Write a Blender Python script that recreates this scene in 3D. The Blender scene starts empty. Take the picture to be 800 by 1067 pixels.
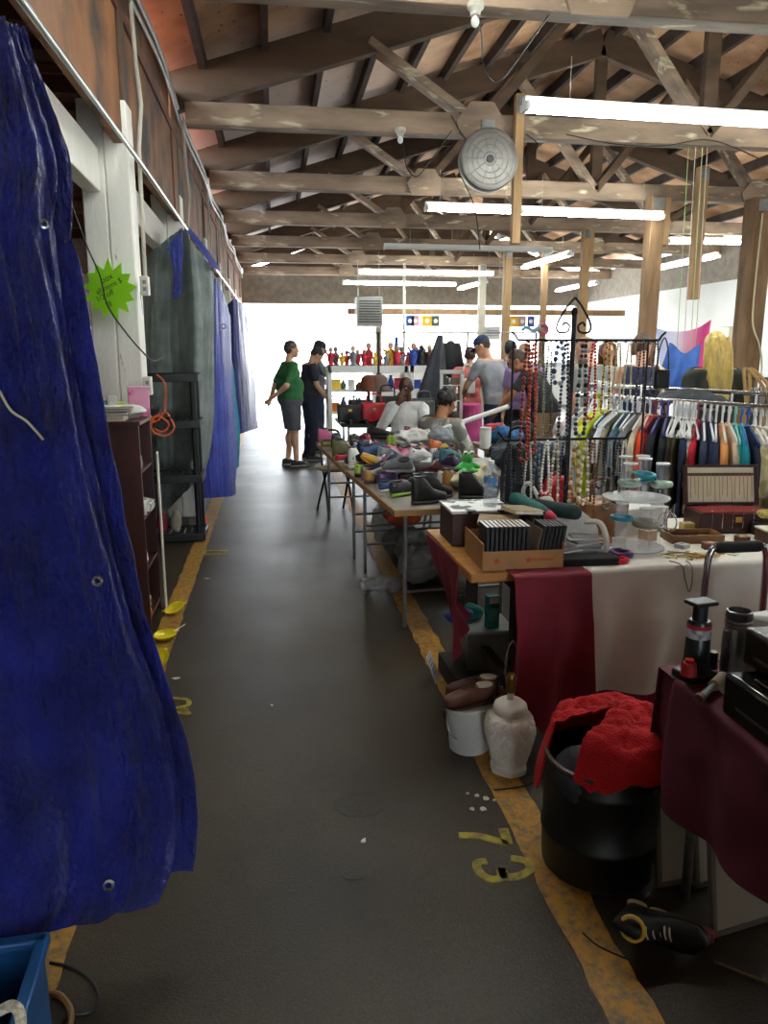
import bpy, bmesh, math, random
from mathutils import Vector, Matrix, Euler, noise
RND = random.Random(11)
SC = bpy.context.scene
COL = SC.collection
PI = math.pi
V = Vector

# ------------------------------------------------------------------ camera
FOC, EYE = 800.0, 1.6                       # focal length in pixels of the 800 x 1067 frame, eye height
PIT = math.atan(167 / FOC)
YAW = math.atan(116 / (FOC / math.cos(PIT)))
_cp, _sp, _cy, _sy = math.cos(PIT), math.sin(PIT), math.cos(YAW), math.sin(YAW)
FW, RT, UP = V((_sy*_cp, _cy*_cp, -_sp)), V((_cy, -_sy, 0)), V((_sy*_sp, _cy*_sp, _cp))
CAM0 = V((0, 0, EYE))
def ray(px, py): return FW + RT*((px-400)/FOC) + UP*((533.5-py)/FOC)
def atz(px, py, z): d = ray(px, py); return CAM0 + d*((z-EYE)/d.z)
def aty(px, py, y): d = ray(px, py); return CAM0 + d*(y/d.y)
def atx(px, py, x): d = ray(px, py); return CAM0 + d*(x/d.x)
cam = bpy.data.cameras.new('camera'); camo = bpy.data.objects.new('camera', cam); COL.objects.link(camo)
camo.matrix_world = Matrix(((RT.x, UP.x, -FW.x, 0), (RT.y, UP.y, -FW.y, 0), (RT.z, UP.z, -FW.z, EYE), (0, 0, 0, 1)))
cam.sensor_fit = 'VERTICAL'; cam.sensor_height = 36; cam.lens = 36*FOC/1067; cam.clip_start = .02; cam.clip_end = 300
SC.camera = camo
SC.view_settings.view_transform = 'Standard'; SC.view_settings.look = 'None'
SC.view_settings.gamma = 1; SC.view_settings.use_curve_mapping = False

# ------------------------------------------------------------------ materials
_mats = {}
def srgb(h):
    h = h.lstrip('#'); c = [int(h[i:i+2], 16)/255 for i in (0, 2, 4)]
    return tuple((x/12.92 if x <= .04045 else ((x+.055)/1.055)**2.4) for x in c)
def mat(col, rough=.6, metal=0., var=.0, vs=8., bump=0., bs=40., col2=None, c2s=6., c2w=.5, stretch=None, spec=.5, alpha=1., trans=0., sheen=0., emit=0., coat=0., c2soft=.06, sub=0.):
    """noise-varied principled surface: col, optional second colour col2 in patches, bump."""
    key = (col, rough, metal, var, vs, bump, bs, col2, c2s, c2w, stretch, spec, alpha, trans, sheen, emit, coat, c2soft, sub)
    if key in _mats: return _mats[key]
    m = bpy.data.materials.new('surface'); m.use_nodes = True
    nt = m.node_tree; N = nt.nodes; L = nt.links
    b = N['Principled BSDF']; c = srgb(col) if isinstance(col, str) else col
    b.inputs['Base Color'].default_value = (*c, 1); b.inputs['Roughness'].default_value = rough
    b.inputs['Metallic'].default_value = metal; b.inputs['Specular IOR Level'].default_value = spec
    b.inputs['Alpha'].default_value = alpha; b.inputs['Transmission Weight'].default_value = trans
    b.inputs['Sheen Weight'].default_value = sheen; b.inputs['Coat Weight'].default_value = coat
    b.inputs['Subsurface Weight'].default_value = sub
    if emit: b.inputs['Emission Color'].default_value = (*c, 1); b.inputs['Emission Strength'].default_value = emit
    if var or col2 or bump:
        tc = N.new('ShaderNodeTexCoord'); mp = N.new('ShaderNodeMapping'); L.new(tc.outputs['Object'], mp.inputs['Vector'])
        if stretch: mp.inputs['Scale'].default_value = stretch
        def nz(s, det=3):
            n = N.new('ShaderNodeTexNoise'); n.inputs['Scale'].default_value = s; n.inputs['Detail'].default_value = det
            L.new(mp.outputs['Vector'], n.inputs['Vector']); return n
        cs = None
        if var:
            n = nz(vs); r = N.new('ShaderNodeValToRGB'); e = r.color_ramp.elements
            e[0].position = .3; e[1].position = .7
            e[0].color = (*[max(0, x*(1-var)) for x in c], 1); e[1].color = (*[min(1, x*(1+var)) for x in c], 1)
            L.new(n.outputs['Fac'], r.inputs['Fac']); cs = r.outputs['Color']
        if col2:
            d = srgb(col2) if isinstance(col2, str) else col2
            n = nz(c2s, 6); r = N.new('ShaderNodeValToRGB'); e = r.color_ramp.elements
            e[0].position = c2w-c2soft; e[1].position = c2w+c2soft; L.new(n.outputs['Fac'], r.inputs['Fac'])
            mx = N.new('ShaderNodeMix'); mx.data_type = 'RGBA'; L.new(r.outputs['Color'], mx.inputs[0])
            if cs: L.new(cs, mx.inputs[6])
            else: mx.inputs[6].default_value = (*c, 1)
            mx.inputs[7].default_value = (*d, 1); cs = mx.outputs[2]
        if cs: L.new(cs, b.inputs['Base Color'])
        if bump:
            n = nz(bs, 4); bn = N.new('ShaderNodeBump'); bn.inputs['Strength'].default_value = bump; bn.inputs['Distance'].default_value = .02
            L.new(n.outputs['Fac'], bn.inputs['Height']); L.new(bn.outputs['Normal'], b.inputs['Normal'])
    _mats[key] = m; return m

# ------------------------------------------------------------------ mesh builder
def basis(d):
    d = d.normalized(); a = V((0, 0, 1)) if abs(d.z) < .9 else V((1, 0, 0))
    x = a.cross(d).normalized(); return x, d.cross(x)
class MB:
    def __init__(s): s.v = []; s.f = []; s.mi = []
    def add(s, vs, fs, mi=0, M=None):
        b = len(s.v); s.v += [(M @ V(p)) if M else V(p) for p in vs]; s.f += [tuple(b+i for i in f) for f in fs]; s.mi += [mi]*len(fs); return s
    def box(s, c, d, rot=None, mi=0):
        x, y, z = d[0]/2, d[1]/2, d[2]/2
        vs = [V((i*x, j*y, k*z)) for i in (-1, 1) for j in (-1, 1) for k in (-1, 1)]
        if rot is not None:
            r = rot if isinstance(rot, Matrix) else Euler(rot).to_matrix(); vs = [r @ p for p in vs]
        return s.add([p+V(c) for p in vs], [(0, 1, 3, 2), (4, 6, 7, 5), (0, 4, 5, 1), (2, 3, 7, 6), (0, 2, 6, 4), (1, 5, 7, 3)], mi)
    def bar(s, p0, p1, w, h, mi=0, up=V((0, 0, 1))):
        """box beam from p0 to p1: w across, h along up"""
        p0, p1 = V(p0), V(p1); d = (p1-p0).normalized(); x = d.cross(up).normalized()*w/2; y = x.cross(d).normalized()*h/2
        vs = [p+a*x+b*y for p in (p0, p1) for a in (-1, 1) for b in (-1, 1)]
        return s.add(vs, [(0, 1, 3, 2), (4, 6, 7, 5), (0, 4, 5, 1), (2, 3, 7, 6), (0, 2, 6, 4), (1, 5, 7, 3)], mi)
    def loft(s, rings, cap=True, mi=0, closed=False):
        n = len(rings[0]); b = len(s.v)
        for r in rings: s.v += [V(p) for p in r]
        fs = []; m = len(rings)
        for i in range(m if closed else m-1):
            for j in range(n):
                a, k = i*n+j, i*n+(j+1) % n; i2 = (i+1) % m
                fs.append((b+a, b+k, b+i2*n+(j+1) % n, b+i2*n+j))
        if cap and not closed: fs.append(tuple(b+j for j in reversed(range(n)))); fs.append(tuple(b+(m-1)*n+j for j in range(n)))
        s.f += fs; s.mi += [mi]*len(fs); return s
    def tube(s, pts, r, n=8, cap=True, mi=0, closed=False):
        pts = [V(p) for p in pts]; rings = []; m = len(pts); prev = None
        for i, p in enumerate(pts):
            a = pts[(i-1) % m] if closed or i else p; c = pts[(i+1) % m] if closed or i < m-1 else p
            d = (c-a); d = d.normalized() if d.length > 1e-9 else V((0, 0, 1))
            if prev is None: x, y = basis(d)
            else: x = (prev - d*prev.dot(d)); x = x.normalized() if x.length > 1e-6 else basis(d)[0]; y = d.cross(x)
            prev = x; rr = r[i] if isinstance(r, (list, tuple)) else r
            rings.append([p+(x*math.cos(t)+y*math.sin(t))*rr for t in (2*PI*j/n for j in range(n))])
        return s.loft(rings, cap, mi, closed)
    def cyl(s, p0, p1, r0, r1=None, n=12, cap=True, mi=0): return s.tube([p0, p1], [r0, r0 if r1 is None else r1], n, cap, mi)
    def caps(s, p0, p1, r0, r1=None, n=10, mi=0):
        p0, p1 = V(p0), V(p1); r1 = r0 if r1 is None else r1; d = p1-p0
        d = d.normalized() if d.length > 1e-6 else V((0, 0, 1)); x, y = basis(d); rings = []
        for k in range(4): a = -PI/2+(PI/2)*(k+.3)/4; rings.append((p0+d*math.sin(a)*r0, math.cos(a)*r0))
        rings += [(p0, r0), (p1, r1)]
        for k in range(4): a = (PI/2)*(k+.7)/4; rings.append((p1+d*math.sin(a)*r1, math.cos(a)*r1))
        return s.loft([[c+(x*math.cos(t)+y*math.sin(t))*rr for t in (2*PI*j/n for j in range(n))] for c, rr in rings], True, mi)
    def lathe(s, prof, n=20, c=(0, 0, 0), cap=True, mi=0, M=None):
        c = V(c); rings = [[c+V((r*math.cos(2*PI*j/n), r*math.sin(2*PI*j/n), z)) for j in range(n)] for r, z in prof]
        if M: rings = [[M @ p for p in r] for r in rings]
        return s.loft(rings, cap, mi)
    def ell(s, c, r, nu=12, nv=8, rot=None, mi=0):
        c = V(c); rings = []
        for i in range(nv):
            a = -PI/2+PI*(i+.35)/(nv-.3)
            rings.append([V((r[0]*math.cos(a)*math.cos(t), r[1]*math.cos(a)*math.sin(t), r[2]*math.sin(a))) for t in (2*PI*j/nu for j in range(nu))])
        if rot is not None: rings = [[rot @ p for p in q] for q in rings]
        return s.loft([[c+p for p in q] for q in rings], True, mi)
    def grid(s, fn, nu, nv, th=0., mi=0):
        P = [[V(fn(i/nu, j/nv)) for j in range(nv+1)] for i in range(nu+1)]; b = len(s.v); w = nv+1
        s.v += [p for q in P for p in q]
        fs = [(b+i*w+j, b+(i+1)*w+j, b+(i+1)*w+j+1, b+i*w+j+1) for i in range(nu) for j in range(nv)]
        if th:
            b2 = len(s.v)
            for i in range(nu+1):
                for j in range(nv+1):
                    a = P[min(i+1, nu)][j]-P[max(i-1, 0)][j]; c = P[i][min(j+1, nv)]-P[i][max(j-1, 0)]
                    nn = a.cross(c); nn = nn.normalized() if nn.length > 1e-12 else V((0, 0, 1)); s.v.append(P[i][j]-nn*th)
            fs += [(b2+i*w+j, b2+i*w+j+1, b2+(i+1)*w+j+1, b2+(i+1)*w+j) for i in range(nu) for j in range(nv)]
            ed = [(i, 0) for i in range(nu+1)]+[(nu, j) for j in range(1, nv+1)]+[(i, nv) for i in range(nu-1, -1, -1)]+[(0, j) for j in range(nv-1, 0, -1)]
            for k in range(len(ed)):
                p, q = ed[k], ed[(k+1) % len(ed)]; a, c = p[0]*w+p[1], q[0]*w+q[1]; fs.append((b+c, b+a, b2+a, b2+c))
        s.f += fs; s.mi += [mi]*len(fs); return s
    def prism(s, poly, h, M=None, mi=0):
        n = len(poly); vs = [V((x, y, 0)) for x, y in poly]+[V((x, y, h)) for x, y in poly]
        return s.add(vs, [tuple(reversed(range(n))), tuple(range(n, 2*n))]+[(i, (i+1) % n, n+(i+1) % n, n+i) for i in range(n)], mi, M)
    def torus(s, c, R_, r, nu=20, nv=6, M=None, mi=0, arc=2*PI):
        pts = [V((R_*math.cos(arc*i/nu), R_*math.sin(arc*i/nu), 0)) for i in range(nu if arc > 6.28 else nu+1)]
        if M: pts = [M @ p for p in pts]
        return s.tube([V(c)+p for p in pts], r, nv, mi=mi, closed=arc > 6.28)
    def xf(s, M): s.v = [M @ p for p in s.v]; return s
    def jit(s, a, sc=6, seed=0.):
        s.v = [p+V((noise.noise(p*sc+V((seed, 0, 0))), noise.noise(p*sc+V((9, seed, 3))), noise.noise(p*sc+V((2, 7, seed)))))*a for p in s.v]; return s
    def mesh(s, mats=None, smooth=40):
        me = bpy.data.meshes.new('mesh'); me.from_pydata([tuple(p) for p in s.v], [], s.f)
        for m in (mats if isinstance(mats, (list, tuple)) else [mats]):
            if m: me.materials.append(m)
        me.polygons.foreach_set('material_index', s.mi)
        me.polygons.foreach_set('use_smooth', [smooth > 0]*len(me.polygons)); me.validate()
        if 0 < smooth < 180: me.set_sharp_from_angle(angle=math.radians(smooth))
        return me
    def build(s, name, mats, parent=None, smooth=40, bev=0., world=False, fix=True):
        """local mesh; parent=None recentres on the base of its own bounds."""
        if parent is None:
            lo = V([min(p[i] for p in s.v) for i in range(3)]); hi = V([max(p[i] for p in s.v) for i in range(3)])
            o0 = V(((lo.x+hi.x)/2, (lo.y+hi.y)/2, lo.z)); s.v = [p-o0 for p in s.v]
        elif world:
            mi_ = (Matrix.Translation(parent.location) @ parent.rotation_euler.to_matrix().to_4x4() @ Matrix.Diagonal((*parent.scale, 1))).inverted()
            if parent.parent is not None: 
                q = parent.parent; mi_ = (Matrix.Translation(q.location) @ q.rotation_euler.to_matrix().to_4x4() @ Matrix.Translation(parent.location)).inverted()
            s.v = [mi_ @ p for p in s.v]
        if fix: s.norm()
        o = bpy.data.objects.new(name, s.mesh(mats, smooth)); COL.objects.link(o)
        if parent is None: o.location = o0
        else: o.parent = parent
        if bev:
            md = o.modifiers.new('bevel', 'BEVEL'); md.width = bev; md.segments = 2; md.limit_method = 'ANGLE'; md.angle_limit = .7
        return o
    def norm(s):
        bm = bmesh.new(); vs = [bm.verts.new(p) for p in s.v]
        for f, m in zip(s.f, s.mi):
            try: bm.faces.new([vs[i] for i in f]).material_index = m
            except ValueError: pass
        bmesh.ops.recalc_face_normals(bm, faces=bm.faces); bm.verts.index_update()
        s.v = [v.co.copy() for v in bm.verts]; s.f = [tuple(v.index for v in f.verts) for f in bm.faces]; s.mi = [f.material_index for f in bm.faces]
        bm.free(); return s

def tag(o, label, cat=None, group=None, kind=None):
    if label: o['label'] = label
    if cat: o['category'] = cat
    if group: o['group'] = group
    if kind: o['kind'] = kind
    return o
def thing(name, label, cat, loc=(0, 0, 0), rz=0., group=None, rot=None, kind=None):
    o = bpy.data.objects.new(name, None); COL.objects.link(o); o.location = V(loc); o.rotation_euler = rot if rot else (0, 0, rz)
    o.empty_display_size = .1; return tag(o, label, cat, group, kind)
def struct(name, mb, m, label, parent=None, bev=0., smooth=40):
    o = mb.build(name, m, parent, smooth, bev)
    if parent is None: tag(o, label, name.split('_')[0] if not name.startswith('trim') else 'trim', None, 'structure')
    return o
def copy_thing(o, loc=None, rot=None, label=None, group=None):
    c = o.copy(); COL.objects.link(c)
    for ch in o.children:
        d = ch.copy(); COL.objects.link(d); d.parent = c
        for g in ch.children: e = g.copy(); COL.objects.link(e); e.parent = d
    if loc is not None: c.location = loc
    if rot is not None: c.rotation_euler = rot
    if label: c['label'] = label
    if group: c['group'] = group
    return c
def remesh(mb, vox=.012, smooth=4, cuts=(), disp=0., dsc=8.):
    """union of overlapping volumes -> one continuous smooth skin (MB again). cuts: (point, normal): the side the normal points to is cut away"""
    ob = bpy.data.objects.new('tmp', mb.norm().mesh(None, 180)); COL.objects.link(ob)
    r = ob.modifiers.new('r', 'REMESH'); r.mode = 'VOXEL'; r.voxel_size = vox
    s = ob.modifiers.new('s', 'SMOOTH'); s.iterations = smooth; s.factor = .5
    dg = bpy.context.evaluated_depsgraph_get(); me = bpy.data.meshes.new_from_object(ob.evaluated_get(dg))
    bm = bmesh.new(); bm.from_mesh(me)
    for p, n in cuts: bmesh.ops.bisect_plane(bm, geom=bm.verts[:]+bm.edges[:]+bm.faces[:], plane_co=V(p), plane_no=V(n), clear_outer=True)
    if disp:
        bm.normal_update()
        for v in bm.verts: v.co += v.normal*disp*(noise.noise(v.co*dsc)+.5*noise.noise(v.co*dsc*2.3))
    bm.verts.index_update()
    out = MB(); out.v = [v.co.copy() for v in bm.verts]; out.f = [tuple(v.index for v in f.verts) for f in bm.faces]; out.mi = [0]*len(out.f)
    bm.free(); bpy.data.objects.remove(ob); bpy.data.meshes.remove(me); return out
def text_mb(txt, size, th=.001):
    cu = bpy.data.curves.new('t', 'FONT'); cu.body = txt; cu.size = size; cu.extrude = th; cu.align_x = 'CENTER'; cu.align_y = 'CENTER'; cu.resolution_u = 3
    ob = bpy.data.objects.new('t', cu); COL.objects.link(ob); dg = bpy.context.evaluated_depsgraph_get()
    me = bpy.data.meshes.new_from_object(ob.evaluated_get(dg)); out = MB()
    out.v = [v.co.copy() for v in me.vertices]; out.f = [tuple(p.vertices) for p in me.polygons]; out.mi = [0]*len(out.f)
    bpy.data.objects.remove(ob); bpy.data.curves.remove(cu); bpy.data.meshes.remove(me); return out
def spl(pts, n):
    """Catmull-Rom through points (any dimension as tuples) -> n+1 samples"""
    P = [V(p) for p in pts]; m = len(P)-1; out = []
    for k in range(n+1):
        t = m*k/n; i = min(int(t), m-1); f = t-i
        a, b, c, d = P[max(i-1, 0)], P[i], P[i+1], P[min(i+2, m)]
        out.append(.5*((2*b)+(c-a)*f+(2*a-5*b+4*c-d)*f*f+(3*b-a-3*c+d)*f**3))
    return out
def lerp(a, b, t): return a+(b-a)*t
# ================================================================== the hall
HX0, HX1, RIDGE, ZT = -.80, 9.4, 4.33, 3.6         # left header face, right wall, ridge, underside of the ties
SL = .316; Y0, Y1 = -9., 23.
TY = [5.0+2.72*k for k in range(-2, 7)]            # truss rows
def chord_z(x): return ZT+.12+SL*((x-HX0) if x < RIDGE else (2*RIDGE-HX0-x))
def asphalt():
    m = bpy.data.materials.new('asphalt'); m.use_nodes = True; nt = m.node_tree; N = nt.nodes; L = nt.links; b = N['Principled BSDF']; b.inputs['Specular IOR Level'].default_value = .36
    tc = N.new('ShaderNodeTexCoord')
    def nz(s, d, lo, hi, c0, c1, rough=.5):
        n = N.new('ShaderNodeTexNoise'); n.inputs['Scale'].default_value = s; n.inputs['Detail'].default_value = d; n.inputs['Roughness'].default_value = rough
        L.new(tc.outputs['Object'], n.inputs['Vector']); r = N.new('ShaderNodeValToRGB'); e = r.color_ramp.elements
        e[0].position, e[1].position = lo, hi; e[0].color, e[1].color = (*c0, 1), (*c1, 1); L.new(n.outputs['Fac'], r.inputs['Fac']); return n, r
    _, big = nz(1.3, 6, .35, .65, (.030, .0205, .0105), (.06, .0435, .0235))
    fn, fine = nz(140, 3, .35, .7, (.62, .62, .62), (1.35, 1.33, 1.28), .7)
    _, spk = nz(420, 1, .7, .76, (0, 0, 0), (1, 1, 1))
    mx = N.new('ShaderNodeMix'); mx.data_type = 'RGBA'; mx.blend_type = 'MULTIPLY'; mx.inputs[0].default_value = 1
    L.new(big.outputs['Color'], mx.inputs[6]); L.new(fine.outputs['Color'], mx.inputs[7])
    m2 = N.new('ShaderNodeMix'); m2.data_type = 'RGBA'; L.new(spk.outputs['Color'], m2.inputs[0]); L.new(mx.outputs[2], m2.inputs[6]); m2.inputs[7].default_value = (.14, .13, .11, 1)
    L.new(m2.outputs[2], b.inputs['Base Color'])
    _, rg = nz(2.2, 5, .35, .65, (.40, .40, .40), (.46, .46, .46)); L.new(rg.outputs['Color'], b.inputs['Roughness'])
    bp = N.new('ShaderNodeBump'); bp.inputs['Strength'].default_value = .35; bp.inputs['Distance'].default_value = .006
    L.new(fn.outputs['Fac'], bp.inputs['Height']); L.new(bp.outputs['Normal'], b.inputs['Normal']); return m
struct('floor', MB().box((2.3, 7, -.06), (14.4, 32, .12)), asphalt(), 'dark worn asphalt floor of the market hall')
# sheathing: bare brown ply near the camera, whitewashed boards farther in
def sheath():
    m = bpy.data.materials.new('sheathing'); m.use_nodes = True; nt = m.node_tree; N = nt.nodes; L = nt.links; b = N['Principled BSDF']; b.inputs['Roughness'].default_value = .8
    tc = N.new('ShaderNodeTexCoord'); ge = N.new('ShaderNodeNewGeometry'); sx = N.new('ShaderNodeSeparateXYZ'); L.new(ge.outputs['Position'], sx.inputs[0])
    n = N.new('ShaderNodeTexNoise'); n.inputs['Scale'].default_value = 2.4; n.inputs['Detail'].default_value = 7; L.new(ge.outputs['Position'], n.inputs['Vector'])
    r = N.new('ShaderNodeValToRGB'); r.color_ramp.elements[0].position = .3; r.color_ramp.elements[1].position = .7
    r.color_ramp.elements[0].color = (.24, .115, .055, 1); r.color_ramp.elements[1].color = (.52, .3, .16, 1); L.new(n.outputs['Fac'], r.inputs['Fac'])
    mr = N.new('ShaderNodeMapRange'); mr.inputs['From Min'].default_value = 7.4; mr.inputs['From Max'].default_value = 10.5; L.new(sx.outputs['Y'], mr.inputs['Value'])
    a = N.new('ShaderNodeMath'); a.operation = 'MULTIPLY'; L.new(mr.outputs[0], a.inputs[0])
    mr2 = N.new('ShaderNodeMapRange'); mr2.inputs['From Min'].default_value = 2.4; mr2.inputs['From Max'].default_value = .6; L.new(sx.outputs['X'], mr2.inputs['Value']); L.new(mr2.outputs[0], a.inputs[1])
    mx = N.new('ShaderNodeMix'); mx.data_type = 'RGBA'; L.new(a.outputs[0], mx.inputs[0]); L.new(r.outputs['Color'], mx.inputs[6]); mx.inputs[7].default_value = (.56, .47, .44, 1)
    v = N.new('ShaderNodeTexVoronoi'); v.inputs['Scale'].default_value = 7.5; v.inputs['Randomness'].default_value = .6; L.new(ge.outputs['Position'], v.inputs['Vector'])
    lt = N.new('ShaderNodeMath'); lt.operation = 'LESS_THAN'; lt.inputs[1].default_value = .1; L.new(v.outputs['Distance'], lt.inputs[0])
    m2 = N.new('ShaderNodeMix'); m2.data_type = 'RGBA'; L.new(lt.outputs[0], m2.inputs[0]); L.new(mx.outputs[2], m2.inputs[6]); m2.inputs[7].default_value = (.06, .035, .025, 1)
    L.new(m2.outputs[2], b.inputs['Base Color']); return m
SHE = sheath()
def roof_poly(th):
    zr = chord_z(RIDGE)+.42; zl = chord_z(HX0)+.42
    mb = MB()
    for a, c in (((HX0-.25, zl-.08), (RIDGE, zr)), ((RIDGE, zr), (HX1+.3, zl-.09))):
        vs = [(a[0], Y0, a[1]), (c[0], Y0, c[1]), (c[0], Y1+.6, c[1]), (a[0], Y1+.6, a[1])]
        vs += [(x, y, z+th) for x, y, z in vs]
        mb.add(vs, [(0, 1, 2, 3), (7, 6, 5, 4), (0, 4, 5, 1), (1, 5, 6, 2), (2, 6, 7, 3), (3, 7, 4, 0)])
    return mb
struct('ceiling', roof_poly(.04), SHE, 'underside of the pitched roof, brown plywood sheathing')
WOOD = mat('#897460', .8, var=.45, vs=3, bump=.25, bs=25, col2='#c4b899', c2s=5, c2w=.63, stretch=(.5, 2, 2), c2soft=.04)
WOODD = mat('#3a2d25', .85, var=.35, vs=3, bump=.2, bs=20, stretch=(.5, 2, 2))
WOODC = mat('#523f2e', .85, var=.35, vs=3, bump=.2, bs=20, stretch=(.5, 2, 2))
FRESH = mat('#a07e56', .7, var=.2, vs=4, bump=.1, bs=30, stretch=(3, 3, .5))
BROWNPOST = mat('#7f6244', .8, var=.3, vs=4, bump=.15, bs=30, stretch=(3, 3, .5))
# purlins along the hall
k = 0; x = HX0+.25
while x < HX1:
    zc = chord_z(x)+.30+.05
    tag(MB().bar((x, Y0, zc), (x, Y1+.4, zc), .06, .17).build('roof_purlin', WOODD), 'dark roof purlin running the length of the hall, number %d counted from the left eave' % (k+1), 'roof purlin', None, 'structure')
    x += .56; k += 1
# trusses
webx = [HX0+.1, .95, 2.0, 3.2, RIDGE, 5.46, 6.6, 7.7, HX1-.2]
for t, y in enumerate(TY):
    e = thing('roof_truss', 'timber roof truss, row %d counted from the front of the hall' % (t+1), 'truss', (HX0, y, ZT), kind='structure')
    def P(x, z): return V((x, y, z))
    MB().bar(P(HX0+.08, ZT+.1), P(HX1+.1, ZT+.1), .16, .2).jit(.012, 1.5, t).build('tie_beam', WOOD, e, world=True, bev=.008)
    for a, c in ((HX0-.05, RIDGE), (HX1+.05, RIDGE)):
        MB().bar(P(a, chord_z(a)+.16), P(c, chord_z(c)+.16), .12, .32).build('top_chord', WOODC, e, world=True, bev=.006)
    webs = [(2.02, .95), (2.02, 3.2), (RIDGE, 3.2), (RIDGE-.02, 5.46), (6.64, 5.46), (6.64, 7.7)]
    for n, (xb, xt) in enumerate(webs):
        MB().bar(P(xb, ZT+.1), P(xt, chord_z(xt)+.1), .2, .09 if n % 2 else .07).build('web_brace', WOODC if n % 2 else WOOD, e, world=True, bev=.004)
    MB().box((RIDGE, y, (ZT+chord_z(RIDGE))/2+.1), (.14, .09, chord_z(RIDGE)-ZT)).build('king_post', WOODC, e, world=True)
    for xb in (2.02, 6.64):
        MB().prism([(-.2, -.02), (.16, -.02), (.22, .12), (.1, .3), (-.12, .3), (-.26, .12)], .024, Matrix.Translation((xb, y-.1, ZT-.01)) @ Matrix.Rotation(PI/2, 4, 'X')).build('gusset_plate', WOOD, e, world=True)
# left side: header board, posts, girts
HEAD = mat('#85552f', .75, var=.4, vs=2.5, col2='#2e241f', c2s=2.2, c2w=.56, c2soft=.1)
mb = MB()
for a in range(12):
    y = Y0+2.72*a; mb.box((HX0-.03-.012*(a % 2), y+1.34, 3.32), (.05, 2.68, 1.1))
struct('trim_1', mb, HEAD, 'brown plywood header board above the row of white posts on the left')
WPOST = mat('#f2efe4', .6, var=.05, vs=5, col2='#6f6a5c', c2s=9, c2w=.72, bump=.12, bs=30, stretch=(2, 2, .5), c2soft=.03)
for t, y in enumerate(TY):
    e = thing('wall_post', ('white painted double timber post carrying the lime green star sign' if t == 2 else 'white painted double timber post, row %d from the front' % (t+1)), 'post', (-.925, y, 0), kind='structure')
    for s in (-1, 1): MB().box((s*.068, 0, 1.5), (.134, .19, 3.0)).jit(.006, 2, t).build('timber', WPOST, e, bev=.008)
    MB().box((0, .0, 3.28), (.25, .17, .58)).build('bare_timber', WOODC, e, bev=.008)
mb = MB()
for a in range(9):
    y = TY[0]+2.72*a-2.72; mb.bar((-1.0, y+.1, 2.66), (-1.0, y+2.62, 2.62), .09, .24)
struct('trim_2', mb, WPOST, 'white painted girt timbers running between the left posts', bev=.006)
# conduits on the header
PIPE = mat('#8f8a82', .5, .3, var=.2, vs=20)
mb = MB()
for x_, z_, r_ in ((-.765, 3.72, .02), (-.76, 3.62, .013)):
    mb.tube([(x_+.02*math.sin(y*1.7+z_), y, z_+.025*math.sin(y*1.1)) for y in [Y0+.5*i for i in range(64)]], r_, 8)
struct('trim_3', mb, PIPE, 'grey conduits running along the top of the left header board')
mb = MB()
for y in (5.15, 7.9, 10.6, 13.3):
    mb.tube([(-.765, y, 3.7), (-.76, y+.04, 3.3), (-.74, y+.02, 3.05), (-.76, y-.03, 2.8), (-.77, y-.02, 2.2), (-.775, y, 1.95)], .013, 8)
struct('trim_4', mb, mat('#b9b2a2', .6, var=.1), 'pale conduit drops down the left posts')
PX = -.74
mb = MB().tube([(PX-.01*(i % 2), .4+i*2.4, 2.67+.012*i) for i in range(9)], .0135, 10)
tag(mb.build('tarp_rail', mat('#9a9a98', .3, .9)), 'long thin steel pipe the tarps hang from, running along the left posts', 'pipe')
# right wall, end wall, stall behind the posts, wall behind the camera
WHITE = mat('#e6e6e2', .8, var=.05, vs=1.5)
mb = MB().box((HX1+.1, 7, 1.5), (.15, 32, 3.1))
struct('wall_right', mb, WHITE, 'white boarded right wall of the hall')
struct('trim_5', MB().box((HX1+.08, 7, 3.45), (.12, 32, .8)), mat('#8d8377', .8, var=.2), 'weathered boards above the white right wall')
ENDY = 23.
mb = MB().box((6.2, ENDY, .62), (6.6, .14, 1.24)).box((6.2, ENDY, 1.27), (6.7, .3, .06))
mb.box((-2.75, ENDY, 1.8), (3.7, .14, 3.6))
struct('wall_end', mb, mat('#d5d6d4', .8), 'pale wall across the far end of the hall, low on the right')
mb = MB().box((4.2, ENDY, 3.35), (11, .16, .8))
for x in (-.9, 3.1, 6.2, 9.2): mb.box((x, ENDY, 1.5), (.16, .16, 3.0))
struct('trim_6', mb, mat('#83796c', .8, var=.2), 'timber header and posts of the open far end')
mb = MB()
zr = chord_z(RIDGE)+.4
mb.add([(HX0-.2, ENDY+.05, 3.7), (HX1+.2, ENDY+.05, 3.7), (RIDGE, ENDY+.05, zr), (HX0-.2, ENDY+.12, 3.7), (HX1+.2, ENDY+.12, 3.7), (RIDGE, ENDY+.12, zr)], [(0, 1, 2), (5, 4, 3), (0, 3, 4, 1), (1, 4, 5, 2), (2, 5, 3, 0)])
struct('trim_7', mb, WOODC, 'dark boarded gable above the open far end')
struct('wall_front', MB().box((-2.85, Y0, 2.6), (4.1, .15, 5.6)).box((6.0, Y0, 2.6), (7.0, .15, 5.6)).box((.85, Y0, 4.2), (3.4, .15, 2.4)), mat('#6a5a4c', .85, var=.2), 'unseen boarded wall behind the camera, doorway added to let light in')  # doorway added and sized to light the surfaces facing the camera
struct('wall_left', MB().box((-4.6, 7, 1.7), (.15, 32, 3.6)), mat('#7c7468', .85, var=.15), 'back wall of the stalls on the left')
STALLC = mat('#6d3f2c', .8, var=.3, vs=3)
mb = MB().box((-2.75, 7, 3.5), (3.9, 32, .06))
for i in range(19): mb.box((-2.75, Y0+.6+i*1.2, 3.4), (3.7, .07, .14))
for i in range(16): mb.box((-2.75, 4.6+i*.42, 3.44), (3.7, .03, .05))
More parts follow.
